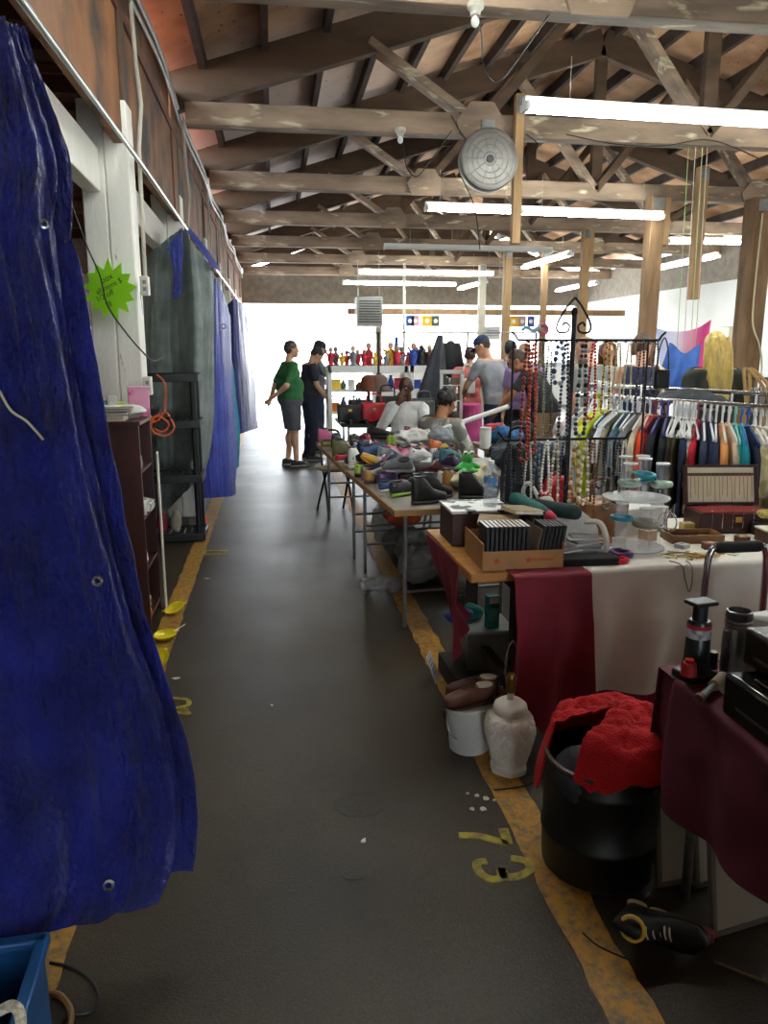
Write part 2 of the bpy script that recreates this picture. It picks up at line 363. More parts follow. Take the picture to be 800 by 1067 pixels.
struct('ceiling_stall', mb, STALLC, 'low reddish board ceiling over the stalls on the left')
# outside
struct('ground', MB().box((2, 45, -.08), (90, 43.8, .1)).box((2, -20, -.08), (60, 21.8, .1)), mat('#c9c7c2', .85, var=.06), 'bright concrete yard outside the open ends of the hall')
struct('wall_yard', MB().box((3, 44, 2.2), (60, .3, 4.6)), mat('#eceae5', .8), 'white building across the yard')
# yellow lines and painted numbers on the floor
def paint_mat(c):
    m = bpy.data.materials.new('worn_paint'); m.use_nodes = True; nt = m.node_tree; N = nt.nodes; L = nt.links; b = N['Principled BSDF']; b.inputs['Roughness'].default_value = .55
    ge = N.new('ShaderNodeNewGeometry'); n = N.new('ShaderNodeTexNoise'); n.inputs['Scale'].default_value = 26; n.inputs['Detail'].default_value = 6; n.inputs['Roughness'].default_value = .7
    L.new(ge.outputs['Position'], n.inputs['Vector']); r = N.new('ShaderNodeValToRGB'); r.color_ramp.elements[0].position = .42; r.color_ramp.elements[1].position = .66
    r.color_ramp.elements[0].color = (*srgb(c), 1); r.color_ramp.elements[1].color = (.13, .1, .055, 1); L.new(n.outputs['Fac'], r.inputs['Fac']); L.new(r.outputs['Color'], b.inputs['Base Color'])
    return m
YEL = paint_mat('#b98420'); YEL2 = paint_mat('#b3a024')
def line(x0, x1, ya, yb, w, seed):
    mb = MB(); n = 200; L_ = []; R_ = []
    for i in range(n+1):
        y = lerp(ya, yb, i/n); x = lerp(x0, x1, i/n)
        L_.append((x-w/2+.02*noise.noise((y*9, seed, 0))+.01*noise.noise((y*31, seed, 0)), y)); R_.append((x+w/2+.02*noise.noise((y*9, seed, 5))+.01*noise.noise((y*31, seed, 4)), y))
    vs = [(x, y, .0) for x, y in L_]+[(x, y, .0) for x, y in R_]+[(x, y, .003) for x, y in L_]+[(x, y, .003) for x, y in R_]
    m = n+1; fs = []
    for i in range(n): fs += [(2*m+i, 3*m+i, 3*m+i+1, 2*m+i+1), (i, 2*m+i, 2*m+i+1, i+1), (m+i, m+i+1, 3*m+i+1, 3*m+i)]
    return mb.add(vs, fs)
struct('floor_line', line(-.66, -.64, 1.0, 21, .12, 1), YEL, 'worn yellow line painted along the left side of the aisle')
struct('floor_line', line(.83, .78, .8, 14, .13, 4), YEL, 'worn yellow line painted along the right side of the aisle')
def digits(strokes, label):
    """brush strokes on the floor: world xy polylines"""
    mb = MB()
    for pts, w in strokes:
        q = spl([(x, y, 0) for x, y in pts], 6*(len(pts)-1)) if len(pts) > 2 else [V((x, y, 0)) for x, y in pts]
        L_ = []; R_ = []
        for i, p in enumerate(q):
            d = (q[min(i+1, len(q)-1)]-q[max(i-1, 0)]).normalized(); n_ = V((-d.y, d.x, 0))*w/2; L_.append(p+n_); R_.append(p-n_)
        m = len(q); vs = [p+V((0, 0, z)) for z in (.0, .004) for s in (L_, R_) for p in s]
        fs = [(2*m+i, 3*m+i, 3*m+i+1, 2*m+i+1) for i in range(m-1)]+[(i, 2*m+i, 2*m+i+1, i+1) for i in range(m-1)]+[(m+i, m+i+1, 3*m+i+1, 3*m+i) for i in range(m-1)]+[(0, m, 3*m, 2*m), (m-1, 3*m-1, 4*m-1, 2*m-1)]
        mb.add(vs, fs)
    struct('floor_number', mb, YEL2, label)
def Zf(*ps): return [tuple(atz(x, y, 0)[:2]) for x, y in ps]
digits([(Zf((478, 871), (500, 872), (529, 880)), .03), (Zf((529, 880), (524, 864)), .035)], 'yellow painted numeral 7 on the floor by the right line')
digits([(Zf((507, 898), (497, 900), (500, 910), (512, 917), (524, 914), (522, 905)), .028), (Zf((522, 905), (524, 913), (538, 914), (552, 907), (548, 898), (532, 895)), .03)], 'yellow painted numeral 3 on the floor by the right line')
digits([(Zf((173, 729), (181, 728), (195, 730), (196, 735), (184, 738), (172, 737), (166, 733), (173, 729)), .022)], 'yellow painted numeral 8 on the floor by the left line')
digits([(Zf((170, 742), (195, 743)), .028), (Zf((192, 739), (196, 745)), .03)], 'yellow painted numeral 1 beside the numeral 8 on the floor')
digits([(Zf((211, 578), (236, 577)), .03), (Zf((212, 574), (237, 574)), .03), (Zf((211, 578), (214, 574)), .03)], 'small yellow painted mark on the floor beside the left line')

for px, py, r, lb in ((375, 838, .085, 'large round patch in the asphalt of the aisle'), (370, 908, .045, 'small round patch in the asphalt near the painted 73')):
    p = atz(px, py, 0); mb = MB().prism([(r*1.1*math.cos(a)*(1+.06*math.sin(3*a)), r*math.sin(a)*(1+.08*math.cos(2*a))) for a in (2*PI*i/30 for i in range(30))], .0025); mb.xf(Matrix.Translation((p.x, p.y, 0))); o = struct('floor_patch', mb, mat('#372f24', .6, var=.2, vs=30, bump=.3, bs=90), lb)
# ================================================================== fluorescent lights
TUBE = bpy.data.materials.new('lit_tube'); TUBE.use_nodes = True
_b = TUBE.node_tree.nodes['Principled BSDF']; _b.inputs['Base Color'].default_value = (1, 1, 1, 1); _b.inputs['Emission Color'].default_value = (.93, 1, .97, 1); _b.inputs['Emission Strength'].default_value = 24
OFFT = mat('#d8dcd8', .3); CASE = mat('#d9dcd6', .5, var=.05)
def fixture(label, p0, p1, lit=True, group='fluorescent ceiling lights'):
    p0, p1 = V(p0), V(p1); d = p1-p0; L_ = d.length; c = (p0+p1)/2
    e = thing('fluorescent_light', label, 'light', c, math.atan2(d.y, d.x), group)
    mb = MB().prism([(-.035, .0), (.035, .0), (.03, .055), (-.03, .055)], L_, Matrix(((0, 0, 1, -L_/2), (1, 0, 0, 0), (0, 1, 0, .02), (0, 0, 0, 1))))
    mb.build('housing', CASE, e, bev=.004)
    for s in (-1, 1):
        MB().cyl((-L_/2+.03, s*.056, -.002), (L_/2-.03, s*.056, -.002), .019, n=12).build('tube', TUBE if lit else OFFT, e)
    for s in (-1, 1): MB().box((s*(L_/2-.015), 0, .0), (.03, .15, .06)).build('end_cap', CASE, e, bev=.004)
    zt = max(.1, ZT+.15-c.z)
    for s in (-1, 1): MB().cyl((s*L_*.35, 0, .07), (s*L_*.35, 0, zt), .004, n=6).build('hanger_wire', PIPE, e)
    return e
def F(label, a, b, z, lit=True):
    p, q = atz(*a, z), atz(*b, z); fixture(label, p, q, lit)
p = atz(545, 112, 3.38); F0 = fixture('long double tube fluorescent light nearest the camera, across the upper right', p, p+V((2.44, .12, 0)))
p = atz(443, 217, 3.3); fixture('double tube fluorescent light in the second row, left of the pale hanging post', p, p+V((1.2, .05, 0)))
p = atz(541, 221, 3.3); fixture('double tube fluorescent light in the second row, right of the pale hanging post', p, p+V((1.95, .1, 0)))
F('unlit fluorescent fixture hanging behind the second row of lights', (400, 258), (575, 262), 3.4, False)
F('tilted fluorescent light at the right end of the unlit fixture', (546, 279), (594, 265), 3.35)
F('fluorescent light above the far aisle, uppermost of the three stacked on the left', (373, 284), (514, 286), 3.3)
F('fluorescent light above the far aisle, middle of the three stacked on the left', (357, 295), (475, 297), 3.3)
F('fluorescent light above the far aisle, lowest of the three stacked on the left', (338, 309), (450, 310), 3.25)
F('short tilted fluorescent light just right of the stacked lights over the far aisle', (479, 301), (506, 294), 3.3)
F('far fluorescent light beneath the short tilted one', (462, 313), (560, 315), 3.25)
F('fluorescent light at the upper right, behind the fresh timber post', (695, 252), (798, 253), 3.3)
F('tilted fluorescent light on the right beside the fresh timber post', (685, 280), (747, 267), 3.2)
F('short tilted fluorescent light left of the brown post', (581, 303), (622, 295), 3.25)
F('far fluorescent light above the white right wall', (627, 316), (700, 315), 3.2)
F('far fluorescent light near the right edge, above the white wall', (740, 308), (799, 307), 3.2)
fixture('unseen fluorescent light added over the aisle mouth, above the frame', (-.35, 3.85, 3.52), (2.05, 3.95, 3.52))  # added lamp, kept above the frame, placed to light the near post
fixture('fluorescent light to the right of the nearest lamp, just out of the photo', (4.6, 6.2, 3.38), (7.0, 6.3, 3.38))
fixture('unseen fluorescent light added over the right hand stalls, outside the frame', (5.2, 4.0, 3.35), (7.6, 4.1, 3.35))  # unseen lamp, added for more light on the right hand side
# ================================================================== tarps and goods on the left
def tarp_mat(c, rough=.3, c2=None, bs=38., bump=.5):
    m = bpy.data.materials.new('tarp_weave'); m.use_nodes = True; nt = m.node_tree; N = nt.nodes; L = nt.links; b = N['Principled BSDF']
    tc = N.new('ShaderNodeTexCoord'); n = N.new('ShaderNodeTexNoise'); n.inputs['Scale'].default_value = 5; n.inputs['Detail'].default_value = 5; L.new(tc.outputs['Object'], n.inputs['Vector'])
    r = N.new('ShaderNodeValToRGB'); r.color_ramp.elements[0].position = .35; r.color_ramp.elements[1].position = .68
    q = srgb(c); d = srgb(c2) if c2 else tuple(x*1.5 for x in q); r.color_ramp.elements[0].color = (*q, 1); r.color_ramp.elements[1].color = (*d, 1); L.new(n.outputs['Fac'], r.inputs['Fac']); L.new(r.outputs['Color'], b.inputs['Base Color'])
    b.inputs['Roughness'].default_value = rough; b.inputs['Specular IOR Level'].default_value = .85
    mp = N.new('ShaderNodeMapping'); mp.inputs['Scale'].default_value = (1, 1, .55); L.new(tc.outputs['Object'], mp.inputs['Vector'])
    w_ = N.new('ShaderNodeTexNoise'); w_.inputs['Scale'].default_value = 9; w_.inputs['Detail'].default_value = 3; L.new(mp.outputs['Vector'], w_.inputs['Vector'])
    mxv = N.new('ShaderNodeMix'); mxv.data_type = 'RGBA'; mxv.inputs[0].default_value = .12; L.new(mp.outputs['Vector'], mxv.inputs[6]); L.new(w_.outputs['Color'], mxv.inputs[7])
    v = N.new('ShaderNodeTexVoronoi'); v.feature = 'DISTANCE_TO_EDGE'; v.inputs['Scale'].default_value = bs; L.new(mxv.outputs[2], v.inputs['Vector'])
    f = N.new('ShaderNodeTexNoise'); f.inputs['Scale'].default_value = bs*1.6; f.inputs['Detail'].default_value = 6; f.inputs['Roughness'].default_value = .7; L.new(mp.outputs['Vector'], f.inputs['Vector'])
    a = N.new('ShaderNodeMath'); a.operation = 'MULTIPLY_ADD'; a.inputs[1].default_value = .6; L.new(v.outputs['Distance'], a.inputs[0]); L.new(f.outputs['Fac'], a.inputs[2])
    bp = N.new('ShaderNodeBump'); bp.inputs['Strength'].default_value = bump; bp.inputs['Distance'].default_value = .045; L.new(a.outputs[0], bp.inputs['Height']); L.new(bp.outputs['Normal'], b.inputs['Normal'])
    return m
TARP = tarp_mat('#161c62', .2, '#222c92', 26, .9); TARPG = tarp_mat('#68746f', .5, '#8a9692', 60, .5); TARPB = tarp_mat('#22308f', .38, '#3148b4', 40, .4)
class Sheet:
    """surface through columns of world points (each top to bottom), with folds along the normal"""
    def __init__(s, cols, nu, nv, fold=None):
        cols = [spl(c, nv) for c in cols]; s.P = []
        rows = [spl([c[j] for c in cols], nu) for j in range(nv+1)]
        s.P = [[rows[j][i] for j in range(nv+1)] for i in range(nu+1)]; s.nu, s.nv = nu, nv
        if fold:
            Q = [[None]*(nv+1) for _ in range(nu+1)]
            for i in range(nu+1):
                for j in range(nv+1):
                    a = s.P[min(i+1, nu)][j]-s.P[max(i-1, 0)][j]; c = s.P[i][min(j+1, nv)]-s.P[i][max(j-1, 0)]; n = a.cross(c); n = n.normalized() if n.length > 1e-9 else V((0, -1, 0))
                    Q[i][j] = s.P[i][j]+n*fold(i/nu, j/nv)
            s.P = Q
    def at(s, u, v): return s.P[int(round(u*s.nu))][int(round(v*s.nv))]
    def mb(s, th=.003): return MB().grid(lambda u, v: s.P[int(round(u*s.nu))][int(round(v*s.nv))], s.nu, s.nv, th)
def grommet(parent, p, n, r=.011):
    x, y = basis(V(n)); M = Matrix((x, y, V(n).normalized())).transposed().to_4x4()
    MB().torus(V(p), r, .0045, 16, 6, M).build('grommet', mat('#b9bdc4', .25, .9), parent, world=True)
# --- big blue tarp in the left foreground
edge = [aty(24, 28, 2.62), aty(50, 95, 2.56), aty(72, 170, 2.5), aty(73, 240, 2.44), aty(90, 330, 2.36), aty(110, 450, 2.28), aty(135, 560, 2.2), aty(160, 660, 2.12), aty(185, 760, 2.04), aty(200, 850, 1.97), aty(189, 905, 1.90)]
def along(k, dx, dy, dz=0):
    out = []
    for i, p in enumerate(edge):
        t = i/(len(edge)-1); w_ = lerp(.45, 1., t**.8); out.append(p+V((dx*w_, dy*w_, dz*t)))
    return out
cols = [along(0, .0, .0), along(1, -.05, -.07, .0), along(2, -.14, -.15, -.01), along(3, -.28, -.2, .0), along(4, -.45, -.22, .0), along(5, -.75, -.25, .02), along(6, -1.1, -.25, .02)]
def ridge(x): x = x-math.floor(x); return 1-abs(2*x-1)
def f1(u, v):
    a = .02+.085*min(1, v*1.2)
    ph = u*3.3+.3*math.sin(v*2.3+u*4)+.55*noise.noise((u*4, v*1.6, 1))
    d = a*(ridge(ph)**1.6-.4)+.45*a*(ridge(ph*2.3+.3+.4*v)**2-.3)
    d += .02*noise.noise((u*9, v*7, 3))+.014*ridge(u*7+v*2.2+1.2*noise.noise((u*4, v*3, 6)))**3+.010*noise.noise((u*22, v*8, 5))+.006*noise.noise((u*42, v*30, 8))
    d -= .05*math.exp(-((u-.20-.03*math.sin(v*5))/.012)**2)*min(1, max(0, v-.25)*2)
    return -d
S1 = Sheet(cols, 230, 260, f1)
t = S1.mb(.003).build('tarp', TARP, None, 60); tag(t, 'big crinkled blue tarp hanging in the left foreground with metal eyelets', 'tarp')
def near_uv(px, py):
    d = ray(px, py); b = None
    for i in range(0, S1.nu+1, 2):
        for j in range(0, S1.nv+1, 2):
            w_ = S1.P[i][j]-CAM0; k = w_.dot(d)/d.length_squared; e = (w_-d*k).length+.02*k
            if b is None or e < b[0]: b = (e, S1.P[i][j])
    return b[1]
to = (CAM0-near_uv(101, 606)).normalized()
for px, py in ((101, 606), (113, 920), (46, 234)): grommet(t, near_uv(px, py)+to*.012, to)
MB().tube(spl([near_uv(0, 408)+to*.02, near_uv(12, 428)+to*.02, near_uv(28, 444)+to*.016, near_uv(46, 457)+to*.02], 16), .0035, 6).build('tie_cord', mat('#c9c2a8', .8), t, world=True)
# --- grey tarp with blue back, second along the rail
def pc(lst, y, dy=0.): return [aty(px, py, y+dy*i) for i, (px, py) in enumerate(lst)]
gcols = [pc([(150, 268), (150, 330), (150, 420), (152, 500), (154, 548)], 7.45), pc([(163, 258), (164, 330), (164, 420), (166, 500), (167, 540)], 7.36), pc([(178, 246), (178, 330), (180, 420), (181, 490), (182, 524)], 7.4),
         pc([(190, 239), (191, 330), (193, 420), (193, 490), (192, 514)], 7.22), pc([(198, 250), (203, 330), (203, 420), (200, 480), (198, 508)], 7.05), pc([(212, 268), (215, 330), (213, 420), (208, 480), (203, 505)], 7.2), pc([(223, 283), (224, 330), (223, 400), (219, 470), (209, 508)], 7.35)]
def f2(u, v): return .02*noise.noise((u*9, v*2, 3))+.012*noise.noise((u*22, v*4, 7))+.005*noise.noise((u*50, v*30, 7))
t2 = Sheet(gcols, 90, 90, f2).mb(.003).build('tarp', TARPG, None, 60); tag(t2, 'grey woven tarp gathered to a peak on the pipe, behind the black plastic shelves', 'tarp')
bcols = [pc([(172, 262), (177, 262), (181, 285), (180, 312)], 7.15), pc([(183, 246), (183, 265), (184, 290), (184, 312)], 7.1), pc([(190, 237), (190, 262), (189, 290), (188, 306)], 7.08)]
Sheet(bcols, 20, 30, f2).mb(.003).build('turned_corner', TARPB, t2, 60, world=True)['label'] = 'blue turned over corner'
ccols = [pc([(192, 238), (206, 256), (222, 280)], 7.18), pc([(196, 240), (212, 260), (226, 281)], 7.25), pc([(196, 236), (214, 258), (230, 282)], 7.4)]
Sheet(ccols, 12, 24).mb(.003).build('turned_edge', TARPB, t2, 60, world=True)['label'] = 'blue turned over edge'
# --- blue tarp under / beyond the grey one
bc = [pc([(205, 300), (206, 400), (206, 470), (206, 519)], 7.55), pc([(214, 300), (215, 400), (216, 470), (216, 519)], 7.48), pc([(224, 290), (226, 400), (228, 470), (229, 518)], 7.55), pc([(230, 300), (236, 400), (239, 470), (241, 517)], 7.75), pc([(240, 330), (243, 400), (246, 470), (246, 514)], 8.1)]
t3 = Sheet(bc, 60, 80, f2).mb(.003).build('tarp', TARPB, None, 60); tag(t3, 'blue tarp reaching nearly to the floor just beyond the grey tarp', 'tarp')
grommet(t3, aty(233, 340, 7.5), (0.3, -1, 0), .02)
bc = [pc([(234, 322), (234, 370), (234, 420), (236, 448)], 11.4), pc([(243, 312), (245, 370), (247, 420), (248, 452)], 11.2), pc([(250, 315), (255, 370), (258, 420), (259, 449)], 11.5), pc([(257, 326), (262, 370), (266, 410), (269, 446)], 12.2)]
t4 = Sheet(bc, 50, 60, f2).mb(.003).build('tarp', tarp_mat('#262d72', .4, '#30409a', 40, .35), None, 60); tag(t4, 'farthest dark blue tarp bunched on the pipe by the bright doorway', 'tarp')
bc = [pc([(232, 372), (233, 410), (234, 450), (235, 492)], 9.3), pc([(238, 380), (240, 410), (242, 450), (243, 490)], 9.2), pc([(241, 374), (246, 410), (249, 450), (249, 486)], 9.6)]
t5 = Sheet(bc, 30, 40, f2).mb(.004).build('hanging_cloth', mat('#1f87a0', .8, var=.2), None, 60); tag(t5, 'turquoise cloth hanging between the blue tarps', 'cloth')
# --- lime star sign with handwriting on the post
e = thing('star_sign', 'lime green starburst paper sign taped to the white post', 'sign', V((-1.0, 4.86, 2.03)))
c0 = aty(114, 302, 4.86); e.location = c0; n = 13; poly = []
for i in range(2*n):
    a = 2*PI*i/(2*n)+.1; r = (.172 if i % 2 == 0 else .118)*(1+.06*math.sin(i*2.3)); poly.append((r*math.cos(a), r*math.sin(a)))
SM = Matrix.Rotation(math.radians(-14), 4, 'Z') @ Matrix.Rotation(PI/2, 4, 'X')
MB().prism(poly, .003, SM).build('card', mat('#a4f222', .6), e, 0)
INK = mat('#3c6a1e', .7)
for txt, sz, x, z in (('box', .05, -.01, .065), ('all items $', .042, .0, .02), ('1/2 off', .045, -.03, -.035), ('30', .04, -.01, -.085)):
    m_ = text_mb(txt, sz, .0006).xf(SM @ Matrix.Translation((x, z, .0035)) @ Matrix.Rotation(math.radians(24), 4, 'Z')); m_.build('lettering', INK, e, 0)
cord = MB().tube(spl([aty(72, 205, 4.8), aty(90, 255, 4.78), aty(104, 287, 4.77), aty(112, 318, 4.78), aty(130, 345, 4.8), aty(148, 366, 4.8), aty(160, 376, 5.0), aty(172, 370, 5.4)], 40), .005, 6).build('black_cable', mat('#26282a', .5))
tag(cord, 'thin black cable drooping across the white post and the star sign', 'cable')
# outlet boxes on the post
for nm, py, lb in (('outlet_box', 298, 'small white electrical box on the post beside the star sign'), ('outlet_box', 402, 'white power outlet box low on the post above the orange cord')):
    p = aty(151, py, 4.9); p.x = max(p.x, -.76); e = thing(nm, lb, 'outlet', p+V((-.0, 0, -.05)))
    MB().box((0, 0, .05), (.05, .07, .11)).build('cover', mat('#dcd8cc', .5), e, bev=.006)
    for z in (.03, .07): MB().box((.003, -.036, z), (.02, .004, .022)).build('socket', mat('#8d8a80', .5), e)
# orange extension cord looped at the outlet
pts = [aty(*p, 5.0) for p in ((163, 390), (171, 398), (173, 415), (170, 432), (160, 440), (158, 436), (172, 430), (180, 440), (181, 448), (172, 454), (160, 450), (158, 440), (166, 434), (176, 442), (170, 450), (160, 446))]
tag(MB().tube(spl(pts, 90), .0055, 7).build('extension_cord', mat('#d0602c', .5)), 'orange extension cord hanging in loops below the post outlet', 'cord')
# --- black plastic shelving
BP = mat('#0d1012', .42, bump=.1, bs=60)
sh = thing('plastic_shelf_unit', 'black plastic four tier shelving unit in front of the grey tarp', 'shelf', (-.93, 6.72, 0))
W, D = .6, .34
for z in (.02, .52, .98, 1.36):
    mb = MB().box((0, 0, z+.035), (W, D, .012))
    for s in (-1, 1): mb.box((0, s*D/2, z+.03), (W+.02, .03, .065)).box((s*W/2, 0, z+.03), (.03, D+.02, .065))
    for i in range(9): mb.box((-.24+i*.06, 0, z+.045), (.022, D-.03, .012))
    mb.build('tier', BP, sh, bev=.006)
for za, zb in ((.1, .50), (.6, .96), (1.06, 1.34)):
    for sx in (-1, 1):
        for sy in (-1, 1): MB().cyl((sx*(W/2-.035), sy*(D/2-.035), za-.02), (sx*(W/2-.035), sy*(D/2-.035), zb+.02), .026, .026, 12).build('upright', BP, sh)
for nm, px, py, c, dims, lb, cat in (('folded_cloth', 168, 537, '#8c1f33', (.09, .1, .2), 'dark red folded cloth on the lowest tier of the black shelves', 'cloth'), ('rolled_bag', 183, 535, '#a09a8c', (.1, .1, .2), 'pale crumpled bag on the lowest tier of the black shelves', 'bag')):
    p = aty(px, py, 6.62); p.z = .08
    mb = MB(); mb.ell((0, 0, dims[2]/2), (dims[0]/2, dims[1]/2, dims[2]/2), 14, 10).jit(.02, 12, px); o = mb.build(nm, mat(c, .8, var=.25, bump=.3, bs=30)); o.location = p; tag(o, lb, cat)
p = aty(203, 545, 6.9); o = MB().box((0, 0, .17), (.02, .16, .34)).build('leaning_board', mat('#d8d4c6', .7), bev=.003); o.location = (p.x+.02, p.y, 0); o.rotation_euler = (0, .06, .1); tag(o, 'small white board leaning beside the black shelves', 'board')
p = aty(208, 540, 7.0); o = MB().lathe([(.03, 0), (.033, .02), (.033, .12), (.02, .15), (.012, .17), (.012, .19)], 14).build('spray_bottle', mat('#d9472c', .5)); o.location = (p.x+.03, p.y, 0); tag(o, 'orange red bottle on the floor by the black shelves', 'bottle')
# --- brown bookcase with clutter
BX0, BX1, BY0, BY1, BH = -1.16, -.75, 4.42, 4.85, 1.2
BR = mat('#4a2118', .45, var=.25, vs=3, stretch=(3, 3, .4))
bk = thing('bookcase', 'reddish brown wooden bookcase open to the aisle beside the big blue tarp', 'bookcase', ((BX0+BX1)/2, (BY0+BY1)/2, 0))
for y in (BY0+.01, BY1-.01): MB().box(((BX0+BX1)/2, y, BH/2), (BX1-BX0, .02, BH)).build('side_panel', BR, bk, world=True, bev=.003)
MB().box(((BX0+BX1)/2, (BY0+BY1)/2, BH+.01), (BX1-BX0+.02, BY1-BY0+.02, .022)).build('top_board', BR, bk, world=True, bev=.003)
MB().box((BX0+.005, (BY0+BY1)/2, BH/2), (.01, BY1-BY0-.03, BH-.02)).build('back_panel', BR, bk, world=True)
for z in (.06, .36, .66, .93): MB().box(((BX0+BX1)/2, (BY0+BY1)/2, z), (BX1-BX0-.01, BY1-BY0-.04, .018)).build('shelf', BR, bk, world=True, bev=.002)
ZB = BH+.0215
def put(o, loc, rz=0., label=None, cat=None, group=None):
    o.location = V(loc); o.rotation_euler.z = rz
    if label: tag(o, label, cat, group)
    return o
def book(w, d, h, c, label, loc, rz=0., group='books on top of the brown bookcase', name='book'):
    e = thing(name, label, 'book', loc, rz, group)
    MB().box((0, .002, h/2), (w-.006, d-.008, h-.006)).build('pages', mat('#e2dccb', .8, var=.1, vs=60), e)
    mb = MB().box((0, 0, .0015), (w, d, .003)).box((0, 0, h-.0015), (w, d, .003)).box((-w/2+.0015, 0, h/2), (.003, d, h-.006)); mb.build('cover', mat(c, .5, var=.2, vs=30), e, bev=.001)
    return e
xs = -.93; yb = 4.52
for k, (c, h, lb) in enumerate((('#cfc8b4', .03, 'cream book, bottom of the stack on the brown bookcase'), ('#4a4038', .02, 'dark book in the middle of the stack on the brown bookcase'), ('#8f8a78', .018, 'grey green book near the top of the stack on the brown bookcase'), ('#dfe3cf', .014, 'pale green magazine on top of the stack on the brown bookcase'))):
    z = ZB+sum((.03, .02, .018, .014)[:k]); book(.2-.01*k, .15, h, c, lb, (xs+.02*k, yb, z), .05*k)
p = V((-.93, 4.74, ZB)); e = thing('gift_box', 'bright pink patterned box standing on the bookcase corner', 'box', (-.80, 4.79, ZB), .2)
MB().box((0, 0, .085), (.12, .07, .17)).build('carton', mat('#f0a4c4', .5, var=.1, col2='#d84f8c', c2s=14, c2w=.6), e, bev=.004); MB().box((0, 0, .172), (.124, .074, .012)).build('lid', mat('#f7cadb', .5), e, bev=.003)
o = MB().ell((0, 0, .035), (.06, .045, .035), 14, 10).jit(.02, 18, 2).build('crumpled_paper', mat('#eae8e2', .8)); put(o, (-.80, 4.62, ZB), 0, 'crumpled white paper beside the pink box', 'paper')
for c, lb, x, y, r in (('#7fb544', 'small round green toy on the bookcase top', -.96, 4.7, .03), ('#2f5da8', 'small blue toy box on the bookcase top', -1.08, 4.66, .03), ('#d7c13a', 'small yellow toy on the bookcase top', -1.02, 4.7, .022), ('#c83a3a', 'small red toy on the bookcase top', -.92, 4.72, .02)):
    r *= 1.35; mb = MB().ell((0, 0, r*.8), (r, r, r*.8), 12, 9).ell((0, 0, r*1.9), (r*.7, r*.7, r*.7), 10, 8); o = mb.build('toy_figure', mat(c, .5)); put(o, (x, y, ZB), 0, lb, 'toy')
for k, (x, y, w_, d_, h, c, lb) in enumerate(((-1.0, 4.63, .07, .05, .1, '#3f6fb4', 'blue and white carton behind the book stack on the bookcase'), (-.93, 4.66, .05, .05, .13, '#dfe0da', 'small white carton in the middle of the bookcase top'), (-.9, 4.71, .06, .04, .09, '#c9d84a', 'yellow green carton beside the pink box'), (-1.06, 4.6, .06, .05, .12, '#d6a8b8', 'pale pink carton at the back left of the bookcase top'))):
    e = thing('small_carton', lb, 'box', (x, y, ZB), .3*k); MB().box((0, 0, h/2), (w_, d_, h)).build('carton', mat(c, .5, var=.1), e, bev=.003); MB().box((0, -d_/2-.0006, h*.6), (w_*.7, .001, h*.3)).build('printed_panel', mat('#f0eee8', .5), e)
# in the shelves
def mug(c, loc, label, cat='cup', name='mug', s=1.):
    e = thing(name, label, cat, loc); e.scale = (s, s, s)
    MB().lathe([(.03, 0), (.036, .005), (.038, .09), (.034, .092), (.033, .012), (.0, .012)], 18, cap=False).build('body', mat(c, .25), e)
    MB().torus((.045, 0, .047), .024, .006, 14, 6, Matrix.Rotation(PI/2, 4, 'X')).build('handle', mat(c, .25), e); return e
mug('#e8e6e0', (-0.785, 4.52, .67), 'white mug on the third shelf of the brown bookcase')
mug('#dedad0', (-0.785, 4.62, .67), 'white mug farther along the third shelf of the brown bookcase', s=.9)
o = MB().lathe([(.04, 0), (.07, .03), (.08, .05), (.076, .052), (.03, .01)], 18, cap=False).build('bowl', mat('#e6e4de', .25)); put(o, (-0.815, 4.72, .67), 0, 'white bowl at the far end of the third bookcase shelf', 'bowl')
o = MB().torus((0, 0, .045), .035, .012, 18, 8, Matrix.Rotation(PI/2, 4, 'Y')).torus((0, .03, .03), .02, .01, 14, 6, Matrix.Rotation(1.2, 4, 'Y')).build('ceramic_ornament', mat('#ece9e1', .3)); put(o, (-0.785, 4.56, .37), 0, 'white ceramic ring ornament on the second bookcase shelf', 'ornament')
o = MB().lathe([(.03, 0), (.035, .03), (.03, .07), (.02, .09)], 14).build('glass_jar', mat('#9aa6a4', .15)); put(o, (-0.795, 4.55, .94), 0, 'small grey jar on the top bookcase shelf', 'jar')
e = thing('toy_truck', 'yellow and red toy on the lowest bookcase shelf', 'toy', (-0.780, 4.49, .07))
MB().box((0, 0, .07), (.05, .05, .1)).build('body', mat('#e9c52a', .4), e, bev=.006); MB().box((0, 0, .015), (.055, .06, .03)).build('base', mat('#d8402a', .4), e, bev=.006); MB().cyl((0, 0, .12), (0, 0, .145), .012).build('knob', mat('#e05a2a', .4), e)
for z in (.055, .09): MB().cyl((.026, 0, z), (.03, 0, z), .012, n=12).build('dial', mat('#33302a', .5), e)
o = MB().box((0, 0, .5), (.012, .1, 1.0)).build('leaning_board', mat('#d6d2c4', .7), bev=.003); put(o, (-.715, 4.80, 0), .1, 'tall narrow white board standing at the bookcase end', 'board')
